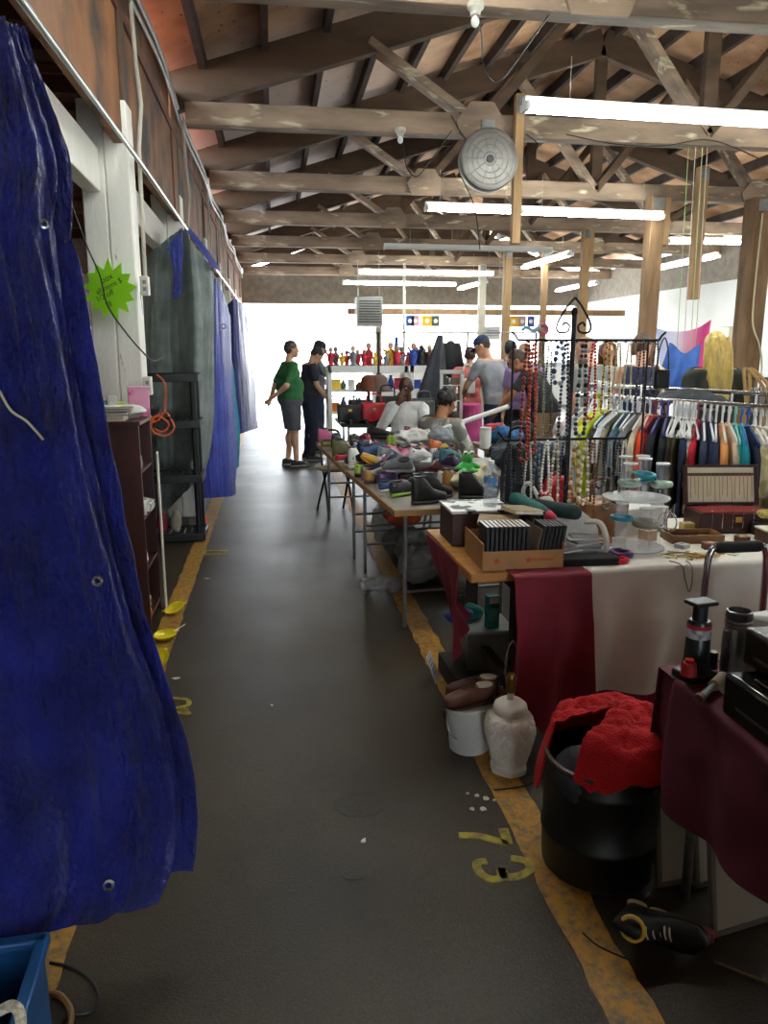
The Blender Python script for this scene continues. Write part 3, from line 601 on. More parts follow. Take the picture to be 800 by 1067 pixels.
# yellow bowls on the floor
YB = mat('#e6cf1c', .3)
for k, (px, py, tl, lb) in enumerate(((156, 640, .5, 'yellow plastic dish on the floor, farthest of three by the bookcase'), (163, 668, .15, 'yellow plastic dish on the floor with a white stick, middle of three'), (156, 692, .65, 'yellow plastic dish on the floor, nearest of three by the bookcase'))):
    p = atz(px, py, .0); e = thing('plastic_dish', lb, 'dish', (-.645, p.y, .012), 0, 'yellow dishes on the floor by the bookcase', rot=(tl*.4, -tl*.6, .4*k))
    MB().lathe([(.0, 0), (.05, .004), (.09, .03), (.1, .05), (.105, .05), (.094, .026), (.052, -.002), (.0, -.004)], 26, cap=False).build('dish_shell', YB, e)
    e.scale = (.62, .62, .62)
    for s in (-1, 1): MB().box((s*.112, 0, .05), (.03, .03, .006)).build('handle', YB, e, bev=.003)
    if k == 1: MB().cyl((.08, .0, .05), (.2, .03, .075), .004).build('stick', mat('#e8e4da', .6), e)
# --- stall interior seen between tarp and post
pg = MB().box((-1.95, 7.62, 1.065), (1.5, .03, 2.13)).build('pegboard', bpy.data.materials.get('peg') or mat('#a9a99f', .7, var=.05, col2='#5b5b55', c2s=70, c2w=.66, c2soft=.02)); tag(pg, 'grey pegboard panel inside the left stall', 'pegboard')
e = thing('wall_cabinet', 'dark wooden cabinet with an arched door inside the left stall', 'cabinet', (-1.7, 7.35, 0))
CB = mat('#5b3018', .45, var=.3, vs=4, stretch=(3, 3, .5))
MB().box((0, 0, .76), (.9, .4, 1.5)).build('carcass', CB, e, bev=.006)
for s in (-1, 1):
    MB().box((s*.22, -.21, 1.1), (.4, .02, .74)).build('door', mat('#6b3a1d', .4, var=.25, vs=4), e, bev=.005)
    arch = [(-.13, -.3), (.13, -.3), (.13, .16)]+[(.13*math.cos(a), .16+.1*math.sin(a)) for a in (PI*i/8 for i in range(1, 8))]+[(-.13, .16)]
    MB().prism(arch, .012, Matrix.Translation((s*.22, -.215, 1.1)) @ Matrix.Rotation(PI/2, 4, 'X')).build('arched_panel', mat('#2a160d', .4), e, bev=.003)
    MB().ell((s*.05, -.235, 1.05), (.012, .014, .012), 8, 6).build('knob', mat('#a08a4a', .3, .8), e)
o = MB().cyl((-2.2, 6.7, 1.4), (-1.05, 6.7, 1.4), .012, n=8).cyl((-2.2, 6.7, 0), (-2.2, 6.7, 1.4), .012, n=8).cyl((-1.1, 6.7, 0), (-1.1, 6.7, 1.4), .012, n=8).build('garment_rail', mat('#a9adb0', .3, .9)); tag(o, 'thin chrome rail in front of the arched cabinet in the left stall', 'rail')
p = aty(95, 243, 6.2); o = MB().grid(lambda u, v: (p.x-.03+.06*u+.01*math.sin(v*7), 6.2+.015*math.sin(u*9), p.z+.3-.45*v), 8, 16, .004).build('hanging_strap', mat('#c2452c', .7)); tag(o, 'orange red cloth strip hanging in the left stall behind the post', 'cloth')
e = thing('bare_bulb', 'lit bare bulb in the left stall beside the star sign', 'light', aty(80, 292, 6.9)+V((-.02, 0, 0)))
BULB = mat('#fff2dc', .3, emit=18.)
MB().ell((0, 0, 0), (.03, .03, .035), 12, 8).build('glass_bulb', BULB, e); MB().cyl((0, 0, .03), (0, 0, .08), .016, n=10).build('socket', mat('#2a2a28', .5), e); MB().cyl((0, 0, .08), (0, 0, 1.3), .004, n=6).build('cord', mat('#2a2a28', .5), e)
# --- lower left corner: blue crate, rope, cable, stool leg
cr = thing('plastic_crate', 'blue plastic crate with rope in the bottom left corner of the photo', 'crate', (-.77, 1.44, 0), .06)
CRB = mat('#1d5a96', .4, var=.12, vs=10)
for s in (-1, 1):
    for nm, c, d in (('side', (s*.21, 0, .135), (.014, .36, .26)), ('end_wall', (0, s*.18, .135), (.43, .014, .26))):
        MB().box(c, d).build(nm, CRB, cr, bev=.003)
mb = MB()
for s in (-1, 1): mb.box((s*.215, 0, .262), (.03, .39, .024)).box((0, s*.185, .262), (.45, .03, .024))
mb.build('rim', CRB, cr, bev=.005)
for x in (-.15, -.05, .05, .15): MB().box((x, .189, .13), (.016, .012, .24)).build('rib', CRB, cr, bev=.002)
MB().box((0, 0, .012), (.42, .36, .015)).build('bottom', CRB, cr)
pts = []
for i in range(60): a = i*.42; pts.append((-.1+.12*math.cos(a)+.01*i/8, 1.36+.09*math.sin(a)*(1+.2*math.sin(i)), .10+.0017*i+.02*math.sin(a*.7)))
pts = [(x-.62, y, z) for x, y, z in pts]+[(-.6, 1.38, .28), (-.58, 1.42, .29), (-.545, 1.4, .3), (-.53, 1.36, .24)]
tag(MB().tube(spl(pts, 420), .011, 8).build('rope', mat('#c4bba6', .9, var=.3, vs=90, bump=.5, bs=120)), 'thick pale rope coiled in the blue crate', 'rope')
pts = [(-.8+.13*math.cos(i*.5), 1.5+.08*math.sin(i*.5), .05+.0022*i) for i in range(40)]
tag(MB().tube(spl(pts, 200), .006, 6).build('black_hose', mat('#1b1b1a', .5)), 'black cable coiled in the blue crate behind the rope', 'cable')
pts = [tuple(atz(x, y, .008)) for x, y in ((50, 1035), (62, 1037), (71, 1047), (74, 1060), (70, 1075), (58, 1085))]
tag(MB().tube(spl(pts, 40), .008, 8).build('tan_hose', mat('#8a6234', .5)), 'tan hose looping on the floor out of the blue crate', 'hose')
pts = [tuple(atz(x, y, .005)) for x, y in ((52, 1003), (75, 1008), (95, 1022), (102, 1040), (92, 1055), (70, 1058), (60, 1070))]
tag(MB().tube(spl(pts, 40), .004, 6).build('black_cable', mat('#1d1c1a', .5)), 'thin black cable lying in a loop on the floor by the blue crate', 'cable')
sx = atz(44, 962, 0); st = thing('wire_stand', 'pale wire stand whose foot shows under the blue tarp', 'stand', (sx.x-.12, sx.y+.1, 0))
WS = mat('#c9c6ba', .35, .6)
for s in (-1, 1):
    MB().tube(spl([(s*.1, -.09, .3), (s*.1, -.1, .12), (s*.1, -.1, .008), (s*.1, .1, .008), (s*.1, .1, .3)], 24), .006, 8).build('leg', WS, st)
MB().cyl((-.1, -.1, .03), (.1, -.1, .03), .005, n=8).build('cross_bar', WS, st); MB().box((0, 0, .305), (.24, .24, .015)).build('top', WS, st, bev=.004)
o = MB().ell((0, 0, .1), (.09, .07, .12), 16, 12).jit(.03, 14, 4).build('plastic_bag', mat('#cfcabd', .5, bump=.3, bs=25)); put(o, (-.845, 1.8, 0), 0, 'white bag on the floor at the left edge above the blue crate', 'bag')
# litter on the floor
for k, (px, py, s, c, lb) in enumerate(((183, 707, .018, '#e6e3e6', 'white wrapper scrap on the floor above the painted 18'), (379, 876, .012, '#e8e8e8', 'tiny white scrap in the middle of the aisle'), (283, 735, .009, '#c8c4bc', 'tiny pale scrap on the aisle left of the bucket'), (216, 603, .02, '#b9bab8', 'foil scrap beside the left yellow line'))):
    p = atz(px, py, .0); mb = MB().prism([(s*math.cos(a)*(1+.4*math.sin(3*a+k)), s*.6*math.sin(a)) for a in (2*PI*i/9 for i in range(9))], .003); o = mb.build('paper_scrap', mat(c, .6), None, 0); put(o, p, k, lb, 'litter')
# ================================================================== right hand stalls: jewelry table and the foreground
STEEL = mat('#8f908c', .35, .8, var=.15, vs=20); CHROME = mat('#c4c6c8', .15, 1.)
BLACK = mat('#141414', .4, var=.3, vs=10); MATTE = mat('#17181a', .8, var=.3, vs=12)
PLY = mat('#a5804f', .6, var=.25, vs=4, stretch=(.5, 4, 4)); TOPW = mat('#8d877c', .5, var=.3, vs=3, col2='#4b453d', c2s=4, c2w=.6)
def folding_table(label, corner, rz, lx, ly, z=.74, top=TOPW, frames=None, edge=PLY):
    """corner: near left corner of the top; table runs along +y of its own frame"""
    e = thing('folding_table', label, 'table', corner, rz)
    MB().box((lx/2, ly/2, z-.008), (lx-.02, ly-.02, .016)).build('table_top', top, e)
    mb = MB()
    for c, d in (((lx/2, .012, z-.019), (lx, .024, .036)), ((lx/2, ly-.012, z-.019), (lx, .024, .036)), ((.012, ly/2, z-.019), (.024, ly-.05, .036)), ((lx-.012, ly/2, z-.019), (.024, ly-.05, .036))): mb.box(c, d)
    mb.build('edge_band', edge, e, bev=.003)
    for y in (frames or (.16, ly-.16)):
        for x in (.1, lx-.1): MB().cyl((x, y, 0), (x, y, z-.03), .0125, n=10).build('leg', STEEL, e)
        for zz in (.22, .36): MB().cyl((.1, y, zz), (lx-.1, y, zz), .009, n=8).build('cross_bar', STEEL, e)
        MB().tube([(.1, y, z-.05), (lx-.1, y, z-.05)], .012, 8).build('head_bar', STEEL, e)
    return e
# --- jewelry table: plank top under a white cloth
JT = thing('trestle_table', 'long plank table carrying the jewelry, its bare wooden end towards the aisle', 'table', (.755, 2.84, 0), .03)
MB().box((1.15, .42, .715), (2.3, .8, .04)).build('plank_top', mat('#b07a3a', .45, var=.3, vs=3, stretch=(.4, 5, 5)), JT, bev=.005)
for x in (.22, 2.1):
    for y in (.08, .74): MB().bar((x, y, 0), (x, y, .7), .06, .045, up=V((1, 0, 0))).build('leg', WOODD, JT)
    MB().box((x, .41, .2), (.04, .66, .06)).build('stretcher', WOODD, JT); MB().box((x, .41, .67), (.06, .76, .05)).build('bearer', WOODD, JT)
JM = Matrix.Translation(JT.location) @ Matrix.Rotation(.03, 4, 'Z')
def J(x, y, z=.7355): return JM @ V((x, y, z))
def cloth_drape(name, label, x0, x1, mat_, zt, hem, back=.0, flare=.03, amp=.012, nf=9, seed=0, th=.004, cat='tablecloth', y0=-.012):
    """flat on the top from y=back to the front edge, then hanging folds to the hem line"""
    def fn(u, v):
        x = lerp(x0, x1, u); h = hem(u); L1 = .8-back; L2 = zt-h; s = v*(L1+L2)
        if s < L1: return J(x, .82-back-s*(.82-back-y0)/L1, zt+.001+.0015*noise.noise((x*20, s*20, seed)))
        d = s-L1; k = d/L2; w_ = min(1, d*5)
        f = w_*(amp*(math.sin(x*2*PI*nf+seed+2.2*k+1.5*k*math.sin(x*5))+.6*noise.noise((x*9, k*1.5, seed)))*(.3+k)+flare*k)
        return J(x+.03*k*noise.noise((x*4, k, seed+5)), y0-.004-abs(.012*w_)-f-amp*.9*w_, zt-d)
    o = MB().grid(fn, 150, 90, th).build(name, mat_, None, 70); return tag(o, label, cat)
WCL = mat('#e8e4d8', .85, var=.04, bump=.08, bs=300); RCL = mat('#7d1428', .75, var=.12, vs=6, bump=.1, bs=200)
cloth_drape('white_cloth', 'white tablecloth over the jewelry table hanging down its front', .44, 2.3, WCL, .7365, lambda u: .215+.02*math.sin(u*7)-.035*u, nf=4.2, amp=.03)
cloth_drape('red_cloth', 'dark red cloth hanging off the corner of the jewelry table beside the white cloth', .15, .47, RCL, .7375, lambda u: .10-.06*u+.42*max(0, .42-u)**1.0, back=.76, nf=5, amp=.032, flare=.05, seed=3, y0=-.065, cat='cloth')
def fnr(u, v):
    y = lerp(.74, .16, u); w_ = 1-.45*v
    return J(-.012-.014*math.sin(u*15)*v-.01*v+.16*v*v*(1-u), .35+(y-.35)*w_-.1*v, .732-.44*v*(1-.25*(1-u)))
tag(MB().grid(fnr, 40, 40, .004).build('red_cloth', RCL, None, 70), 'dark red cloth hanging down the aisle end of the jewelry table behind the plank corner', 'cloth')
def fnb(u, v):
    return J(.36+.95*u, -.0+.12*math.sin(u*9)*.1+.02*math.sin(u*31)*v-.02, .25*0+.215-(.2)*v+.012*noise.noise((u*12, v*4, 1)))
tag(MB().grid(fnb, 60, 16, .004).build('red_cloth', RCL, None, 70), 'lower dark red cloth showing below the hem of the white tablecloth', 'cloth')
# --- cardboard tray with disc cases
KRAFT = mat('#a97c4c', .75, var=.12, vs=14)
TY0 = J(.06, .03); tr = thing('cardboard_tray', 'shallow cardboard tray full of disc cases on the plank corner', 'tray', TY0+V((.165, .17, .002)), -.02)
for nm, c, d in (('tray_base', (0, 0, .003), (.33, .32, .006)), ('front_wall', (0, -.16, .04), (.33, .005, .08)), ('back_wall', (0, .16, .05), (.33, .005, .1)), ('side_wall', (-.165, 0, .055), (.005, .32, .11)), ('side_wall', (.165, 0, .055), (.005, .32, .11))): MB().box(c, d).build(nm, KRAFT, tr)
st = MB()
for x in (-.07, .06):
    pts = [(.016*(1 if i % 2 == 0 else .45)*math.cos(2*PI*i/10+.3), .016*(1 if i % 2 == 0 else .45)*math.sin(2*PI*i/10+.3)) for i in range(10)]
    MB().prism(pts, .001, Matrix.Translation((x-.04, -.1627, .04)) @ Matrix.Rotation(PI/2, 4, 'X')).build('printed_star', mat('#b8472c', .7), tr, 0)
MB().box((.07, -.163, .042), (.11, .001, .012)).build('printed_band', mat('#b5602f', .7), tr, 0)
TRM = Matrix.Translation(tr.location) @ Matrix.Rotation(-.02, 4, 'Z')
DISC = {}
ordn = ['first', 'second', 'third', 'fourth', 'fifth', 'sixth', 'seventh', 'eighth', 'ninth', 'tenth', 'eleventh', 'twelfth', 'thirteenth', 'fourteenth', 'fifteenth', 'sixteenth', 'seventeenth', 'eighteenth', 'nineteenth', 'twentieth']
ordn += ['twenty-'+x for x in ordn[:9]]+['thirtieth']+['thirty-'+x for x in ordn[:9]]+['fortieth']+['forty-'+x for x in ordn[:9]]
def case(k, x, y, white, tilt, label):
    e = thing('disc_case', label, 'disc case', TRM @ V((x, y, .0065)), -.02, 'disc cases in the cardboard tray', rot=(0, tilt, -.02))
    MB().box((0, 0, .085), (.0135, .13, .17)).build('shell', BLACK, e, bev=.002)
    MB().box((0, .0, .1706), (.0115, .128, .0012)).build('paper_edge', mat('#e4e4e0', .5) if white else mat('#3a3b3d', .5), e)
    return e
for k in range(10): case(k, -.145+.0185*k, -.085, True, .0, 'black disc case with a white top edge, %s from the left in the tray' % ordn[k])
for k in range(6): case(k, .066+.0165*k, -.085, False, .16, 'dark leaning disc case, %s after the slanted divider in the tray' % ordn[k])
o = MB().box((0, 0, .08), (.004, .2, .16)).build('card_divider', mat('#6d5a48', .7)); o.location = TRM @ V((.047, -.06, .0065)); o.rotation_euler = (0, .16, 0); tag(o, 'brown card divider slanting between the two groups of disc cases', 'divider')
for k in range(5):
    e = thing('disc_case', 'shiny disc case lying flat at the back left of the tray, %s from the bottom' % ordn[k], 'disc case', TRM @ V((-.09+.01*(k % 2), .075, .0065+.0105*k)), .1*k-.2, 'flat disc cases in the cardboard tray')
    MB().box((0, 0, .005), (.14, .125, .0098)).build('shell', mat('#59636c' if k % 2 else '#8b949b', .2), e, bev=.001); MB().box((0, 0, .0104), (.12, .11, .0004)).build('cover_sheet', mat('#3d4a5c', .3, var=.4, vs=30), e)
e = book(.17, .12, .012, '#9b8356', 'thin tan book lying open side up across the disc cases', TRM @ V((-.05, .05, .155)), -.3, None); e.rotation_euler = (.12, .0, -.35)
e = book(.15, .11, .018, '#b7a67c', 'pale tan booklet propped behind the disc cases in the tray', TRM @ V((.06, .07, .19)), .3, None); e.rotation_euler = (.05, .1, .3)
# brown box with patterned lid behind the tray
bx = thing('storage_box', 'dark brown box with a black and white patterned lid behind the cardboard tray', 'box', J(.2, .58), .0)
MB().box((0, 0, .075), (.32, .26, .15)).build('carton', mat('#3c2018', .5, var=.2), bx, bev=.004); MB().box((0, 0, .157), (.33, .27, .014)).build('lid', mat('#e2e2de', .5, col2='#1c1c1c', c2s=16, c2w=.53, c2soft=.01), bx, bev=.003)
WB = thing('water_bottle', 'clear plastic water bottle with a blue label standing on the patterned box', 'bottle', J(.235, .53, .901))
PET = mat('#dfe8ec', .08, alpha=.28, spec=.8)
MB().lathe([(.030, 0), (.033, .006), (.033, .03), (.031, .036), (.033, .042), (.033, .06), (.031, .066), (.033, .072), (.033, .14), (.03, .155), (.022, .175), (.013, .19), (.0125, .2)], 22).build('bottle_body', PET, WB)
MB().lathe([(.0336, .095), (.0338, .097), (.0338, .138), (.0336, .14)], 22, cap=False).build('paper_label', mat('#4f7fb5', .4, col2='#c9dbe8', c2s=20, c2w=.55), WB); MB().cyl((0, 0, .198), (0, 0, .213), .0145, n=18).build('cap', mat('#e8ecee', .4), WB)
# rolled umbrellas, white bag, red purse, black bag, brown bag
um = thing('rolled_umbrella', 'rolled teal umbrella with a pink end lying on the disc cases', 'umbrella', J(.36, .33, .92))
um.rotation_euler = (0, .25, -1.0)
MB().caps((-.09, 0, .01), (.05, 0, .01), .034, .036, 14).jit(.006, 25, 1).build('canopy', mat('#17665f', .6, var=.3, vs=20, bump=.2), um); MB().caps((.09, 0, .012), (.115, 0, .012), .026, .02, 12).build('handle', mat('#d8405c', .5), um); MB().cyl((.04, 0, .012), (.09, 0, .012), .03, .027, 14).build('collar', mat('#12302f', .5), um)
o = MB().caps((-.12, 0, 0), (.14, 0, 0), .036, .033, 14).jit(.008, 22, 6).build('rolled_umbrella', mat('#173633', .6, var=.3, vs=20)); put(o, J(.45, .36, .88), -.9, 'rolled dark green umbrella lying beside the teal one', 'umbrella')
wb = thing('white_handbag', 'white leather handbag with a looped strap slumped beside the tray', 'handbag', J(.52, .34, .74), -.9)
mb = MB().ell((0, 0, .1), (.16, .07, .085), 20, 14).ell((-.1, 0, .17), (.06, .05, .05), 14, 10).jit(.035, 9, 3); remesh(mb, .008, 4).build('pouch', mat('#d8d5cb', .4, bump=.2, bs=30), wb, 80)
MB().tube(spl([(-.13, 0, .2), (-.19, 0, .27), (-.22, .0, .22), (-.17, .01, .16), (-.1, .02, .18)], 24), .01, 8).build('strap', mat('#d8d5cb', .4), wb)
MB().tube(spl([(.12, -.03, .14), (.2, -.05, .15), (.24, -.06, .08), (.23, -.06, .01)], 24), .012, 8).build('strap', mat('#d8d5cb', .4), wb)
bb = thing('black_bag', 'upright black soft bag standing behind the rolled umbrellas', 'bag', J(.42, .66, .737))
remesh(MB().ell((0, 0, .2), (.1, .07, .2), 18, 14).ell((-.02, 0, .36), (.075, .05, .08), 14, 10).jit(.02, 8, 5), .01, 4).build('bag_body', mat('#191c24', .7, var=.3, bump=.2, bs=20), bb, 80)
MB().tube(spl([(-.06, 0, .4), (-.05, 0, .5), (.03, 0, .5), (.05, 0, .38)], 20), .008, 8).build('handle', BLACK, bb)
rp = thing('red_purse', 'red white-dotted purse leaning behind the necklace stand', 'purse', J(.62, .66, .86), .3, rot=(.3, -.5, .3))
MB().prism([(-.09, 0), (.09, 0), (.1, .12), (.04, .17), (-.04, .17), (-.1, .12)], .05, Matrix.Translation((0, .025, 0)) @ Matrix.Rotation(PI/2, 4, 'X')).build('purse_body', mat('#c8202e', .5, col2='#f0d8d4', c2s=55, c2w=.7, c2soft=.01), rp, bev=.012)
MB().torus((0, 0, .16), .05, .006, 16, 6, Matrix.Rotation(PI/2, 4, 'X'), arc=PI).build('handle', mat('#a01824', .5), rp)
bg_ = thing('brown_bag', 'brown leather bag lying open under the hanging necklaces', 'handbag', J(.78, .5, .737), .5)
remesh(MB().box((0, 0, .1), (.26, .1, .18)).ell((0, 0, .1), (.15, .08, .1)).jit(.03, 8, 8), .009, 4).build('bag_body', mat('#8a5c38', .5, var=.25, bump=.15, bs=30), bg_, 80)
MB().tube(spl([(-.1, .0, .18), (-.07, .02, .27), (.06, .02, .27), (.1, 0, .18)], 20), .008, 8).build('handle', mat('#6a4228', .5), bg_)
o = MB().box((0, 0, .06), (.3, .2, .12)).jit(.01, 6).build('storage_box', mat('#d8d6cf', .6), bev=.004); put(o, J(.98, .62, .737), .2, 'low white carton behind the necklace stand foot', 'box')
# --- iron necklace stand
IR = mat('#24211f', .5, .6, var=.2)
NS = thing('necklace_stand', 'black iron necklace stand with a scrolled top on the jewelry table', 'jewelry stand', J(.62, .44, .74))
nsx = aty(597, 355, NS.location.y); NS.location.x = nsx.x
MB().cyl((0, 0, .01), (0, 0, 1.02), .011, n=10).build('pole', IR, NS)
mb = MB().lathe([(.11, 0), (.115, .008), (.05, .016), (.02, .04)], 20); mb.build('foot', IR, NS)
for z, x0, x1 in ((.91, -.25, .4), (.475, -.3, .27)):
    MB().tube([(x0, 0, z), (x1, 0, z)], .006, 8).build('arm', IR, NS)
    for x, s in ((x0, -1), (x1, 1)): MB().tube([(x, 0, z), (x+s*.012, 0, z+.02), (x+s*.03, 0, z+.035)], .005, 6).build('arm_tip', IR, NS)
for i in range(14): MB().tube([(-.22+.045*i, -.005, .905), (-.22+.045*i, -.035, .90), (-.22+.045*i, -.04, .915)], .003, 6).build('hook', IR, NS)
for x in (.35, -.27): MB().cyl((x, 0, .475 if x < 0 else .40), (x, 0, .905), .005, n=8).build('side_rod', IR, NS)
for s in (-1, 1):
    MB().tube(spl([(0, 0, 1.09), (s*.035, 0, 1.05), (s*.075, 0, .98), (s*.07, 0, .945), (s*.03, 0, .945), (s*.02, 0, .97), (s*.04, 0, .985), (s*.052, 0, .97)], 40), .005, 8).build('scroll', IR, NS)
MB().ell((0, 0, 1.03), (.015, .015, .02), 10, 8).build('finial', IR, NS)
# necklaces: loops of beads hanging from the two arms
NL = NS.location
def necklace(label, x, ztop, drop, r, col, w=.02, dy=-.03, gap=1.05, pend=None, col2=None, name='bead_necklace', group='necklaces on the iron stand', rough=.3, metal=0):
    mb = MB(); path = []; r *= 1.12
    n = max(10, int(drop/.012))
    for i in range(n+1): path.append(V((-w*(.25+.75*math.sin(PI*min(1, i/n*1.0)*.5)), 0, -drop*i/n)))
    for i in range(1, 8): a = PI*i/8; path.append(V((-w*math.cos(a), 0, -drop-w*math.sin(a))))
    for i in range(n, -1, -1): path.append(V((w*(.25+.75*math.sin(PI*min(1, i/n)*.5)), 0, -drop*i/n)))
    acc = 0; k = 0; step = 2*r*gap; last = path[0]
    for p, q in zip(path, path[1:]):
        L_ = (q-p).length; t = 0
        while acc+L_-t >= step:
            t += step-acc; acc = 0; c = p.lerp(q, min(1, t/L_)); rr = r*(.85+.3*RND.random()); mb.ell(c, (rr, rr, rr), 6, 5, mi=k % 2 if col2 else 0); k += 1
        acc += L_-t
    o = mb.norm().mesh([mat(col, rough, metal)]+([mat(col2, rough, metal)] if col2 else []), 180); ob = bpy.data.objects.new(name, o); COL.objects.link(ob); ob.location = NL+V((x, dy, ztop)); tag(ob, label, 'necklace', group)
    if pend: MB().ell((0, 0, -drop-w-.02), (.015, .006, .022), 10, 8).build('pendant', mat(pend, .3, .3), ob)
    return ob
UPN = [(-.215, .50, .0075, '#b0402c', 'long rust red bead necklace, leftmost on the upper arm', '#7c2820'), (-.185, .47, .0075, '#b8552f', 'long copper red bead necklace, second from the left on the upper arm', '#c23a2e'), (-.150, .40, .006, '#8f8a7c', 'grey bead necklace, third from the left on the upper arm', None),
       (-.115, .38, .005, '#4f5a55', 'thin dark green bead necklace left of the pole on the upper arm', None), (-.07, .16, .011, '#3c4a5c', 'short slate blue chunky necklace just left of the pole', '#a9b8c4'), (-.04, .40, .0075, '#2b2f36', 'long black bead necklace just left of the pole', '#596068'), (.04, .39, .009, '#20242a', 'black chunky necklace just right of the pole', '#7c8088'),
       (.085, .32, .006, '#c42a3a', 'crimson bead necklace right of the pole', None), (.15, .30, .0055, '#c9a24a', 'gold bead necklace in the middle of the right arm', '#8f6a2a'), (.20, .26, .005, '#c8b88a', 'pale gold chain necklace right of the middle of the right arm', None), (.25, .24, .0045, '#d8cfae', 'cream bead necklace toward the right end of the upper arm', None), (.31, .3, .0055, '#3a302a', 'dark brown bead necklace near the right end of the upper arm', None), (.375, .22, .005, '#5a5048', 'brown bead necklace at the right tip of the upper arm', None)]
for x, d, r, c, lb, c2 in UPN: necklace(lb, x, .905, d, r, c, w=.012+r, col2=c2)
LOW = [(-.28, .26, .006, '#2c3238', 'black necklace with a clear pendant, leftmost on the lower arm', None, '#b9c2c8'), (-.235, .17, .006, '#23262a', 'short black bead necklace on the left of the lower arm', None, None), (-.19, .28, .0055, '#d8d2c2', 'cream bead necklace on the left of the lower arm', None, None), (-.15, .32, .006, '#6d8a98', 'blue grey bead necklace left of the pole on the lower arm', '#3a4a58', None),
       (-.105, .22, .006, '#efe9d8', 'white pearl necklace left of the pole on the lower arm', None, None), (-.06, .3, .007, '#e0d8c0', 'ivory bead necklace just left of the pole on the lower arm', '#b8a888', None), (-.02, .2, .006, '#2a2438', 'dark violet bead necklace in front of the pole on the lower arm', None, None), (.03, .3, .009, '#d9cfb4', 'chunky cream and gold necklace just right of the pole on the lower arm', '#a9803a', None),
       (.075, .27, .008, '#c9b48a', 'tan bead necklace right of the pole on the lower arm', '#efe6d0', None), (.11, .34, .006, '#8a5a34', 'brown wooden bead necklace on the right of the lower arm', None, None), (.15, .2, .006, '#3a2c3c', 'plum bead necklace on the right of the lower arm', None, None), (.19, .3, .005, '#8c8f86', 'grey chain near the right end of the lower arm', None, None), (.23, .27, .0055, '#1e1e22', 'black bead necklace near the right end of the lower arm', None, None), (.265, .24, .005, '#e8e2d4', 'white bead necklace with a pale pendant at the right tip of the lower arm', None, '#e6e0d2')]
for x, d, r, c, lb, c2, pd in LOW: necklace(lb, x, .47, d, r, c, w=.012+r, col2=c2, pend=pd, dy=-.012-.012*(int(x*100) % 2))
o = MB().tube(spl([(-.03, 0, 0), (-.01, 0, .012), (.02, 0, .0), (.05, .01, .014), (.03, .02, -.01)], 20), .008, 8).build('hair_scrunchie', mat('#9fd0e0', .7)); put(o, NL+V((-.2, -.01, .935)), 0, 'pale blue hair band hung on the left end of the stand arm', 'hair band')
o = MB().torus((0, 0, .018), .02, .009, 14, 8, Matrix.Rotation(1.2, 4, 'X')).build('hair_scrunchie', mat('#c66a7c', .7)); put(o, NL+V((-.14, -.0, .93)), 0, 'rose hair band hung beside the pale blue one on the stand arm', 'hair band')
# hanging tag-bag at the right tip
hb = thing('small_black_purse', 'small black purse hanging from the right tip of the necklace stand', 'purse', NL+V((.405, -.04, .70)))
MB().box((0, 0, .04), (.07, .03, .085)).build('pouch', BLACK, hb, bev=.01); MB().tube(spl([(-.03, 0, .08), (-.02, 0, .17), (-.0, 0, .22), (.02, 0, .17), (.03, 0, .08)], 24), .003, 6).build('strap', BLACK, hb)
# --- clear tiered bracelet tower
CL = mat('#e8eef0', .06, alpha=.14, spec=.8); CLW = mat('#f0f0ee', .25, alpha=.6)
BTW = thing('bracelet_tower', 'clear acrylic tiered bracelet display with white capped tubes on the jewelry table', 'jewelry display', J(.83, .29, .7405))
bt = BTW.location
tubes = [(-.085, -.03, .0, .2), (0, -.09, .0, .22), (.085, -.02, .0, .2), (-.05, .06, .0, .2), (.05, .07, 0, .2)]
for z0, lst in ((.0, [(-.075, -.03, .21), (.01, -.085, .19), (.085, -.03, .2), (-.04, .05, .22)]), (.235, [(-.06, -.05, .15), (.02, -.02, .165), (.09, -.05, .145), (-.035, .05, .165), (.05, .06, .165)])):
    for x, y, h in lst:
        MB().lathe([(.027, z0), (.027, z0+h)], 18, (x, y, 0)).build('tube', CL, BTW); MB().lathe([(.031, z0+h), (.031, z0+h+.006)], 18, (x, y, 0)).build('cap', CLW, BTW)
for z, r in ((.002, .135), (.226, .145)): MB().lathe([(r, z), (r, z+.006)], 28).build('tier_plate', CLW, BTW)
def bangle(label, x, y, z, R_, r, c, tilt=0., metal=0., group='bracelets on the clear tower'):
    o = MB().torus((0, 0, r), R_, r, 22, 8).build('bracelet', mat(c, .3, metal, var=.2, vs=30)); o.location = bt+V((x, y, z)); o.rotation_euler = (tilt, tilt*.5, 0); return tag(o, label, 'bracelet', group)
bangle('turquoise bracelet on the lower left tube of the clear tower', -.075, -.03, .135, .043, .009, '#1d8fa8', .05)
bangle('grey green bangle on the lower front tube of the clear tower', .01, -.085, .11, .043, .017, '#8d907c', .04)
bangle('turquoise stone bracelet on the upper middle tube of the tower', .02, -.02, .325, .045, .008, '#28a0b0', .08)
bangle('second turquoise bracelet resting under the upper one on the tower', .02, -.02, .30, .038, .008, '#1f7f86', -.15)
bangle('pale sea green beaded bracelet on the upper left tube of the tower', -.06, -.05, .29, .04, .012, '#a8c0b0', .05)
bangle('pale sea green bracelet on the upper right tube of the tower', .09, -.05, .28, .036, .013, '#b4ccb4', -.05)
bangle('silver bracelet on the lower right tube of the tower', .085, -.03, .1, .034, .005, '#b4b6b8', .1, .9)
o = MB().torus((0, 0, .012), .035, .012, 22, 8).build('bracelet', mat('#c8202e', .3)); put(o, J(.645, .06, .7415), 0, 'flat red bracelet lying at the front edge of the white cloth', 'bracelet')
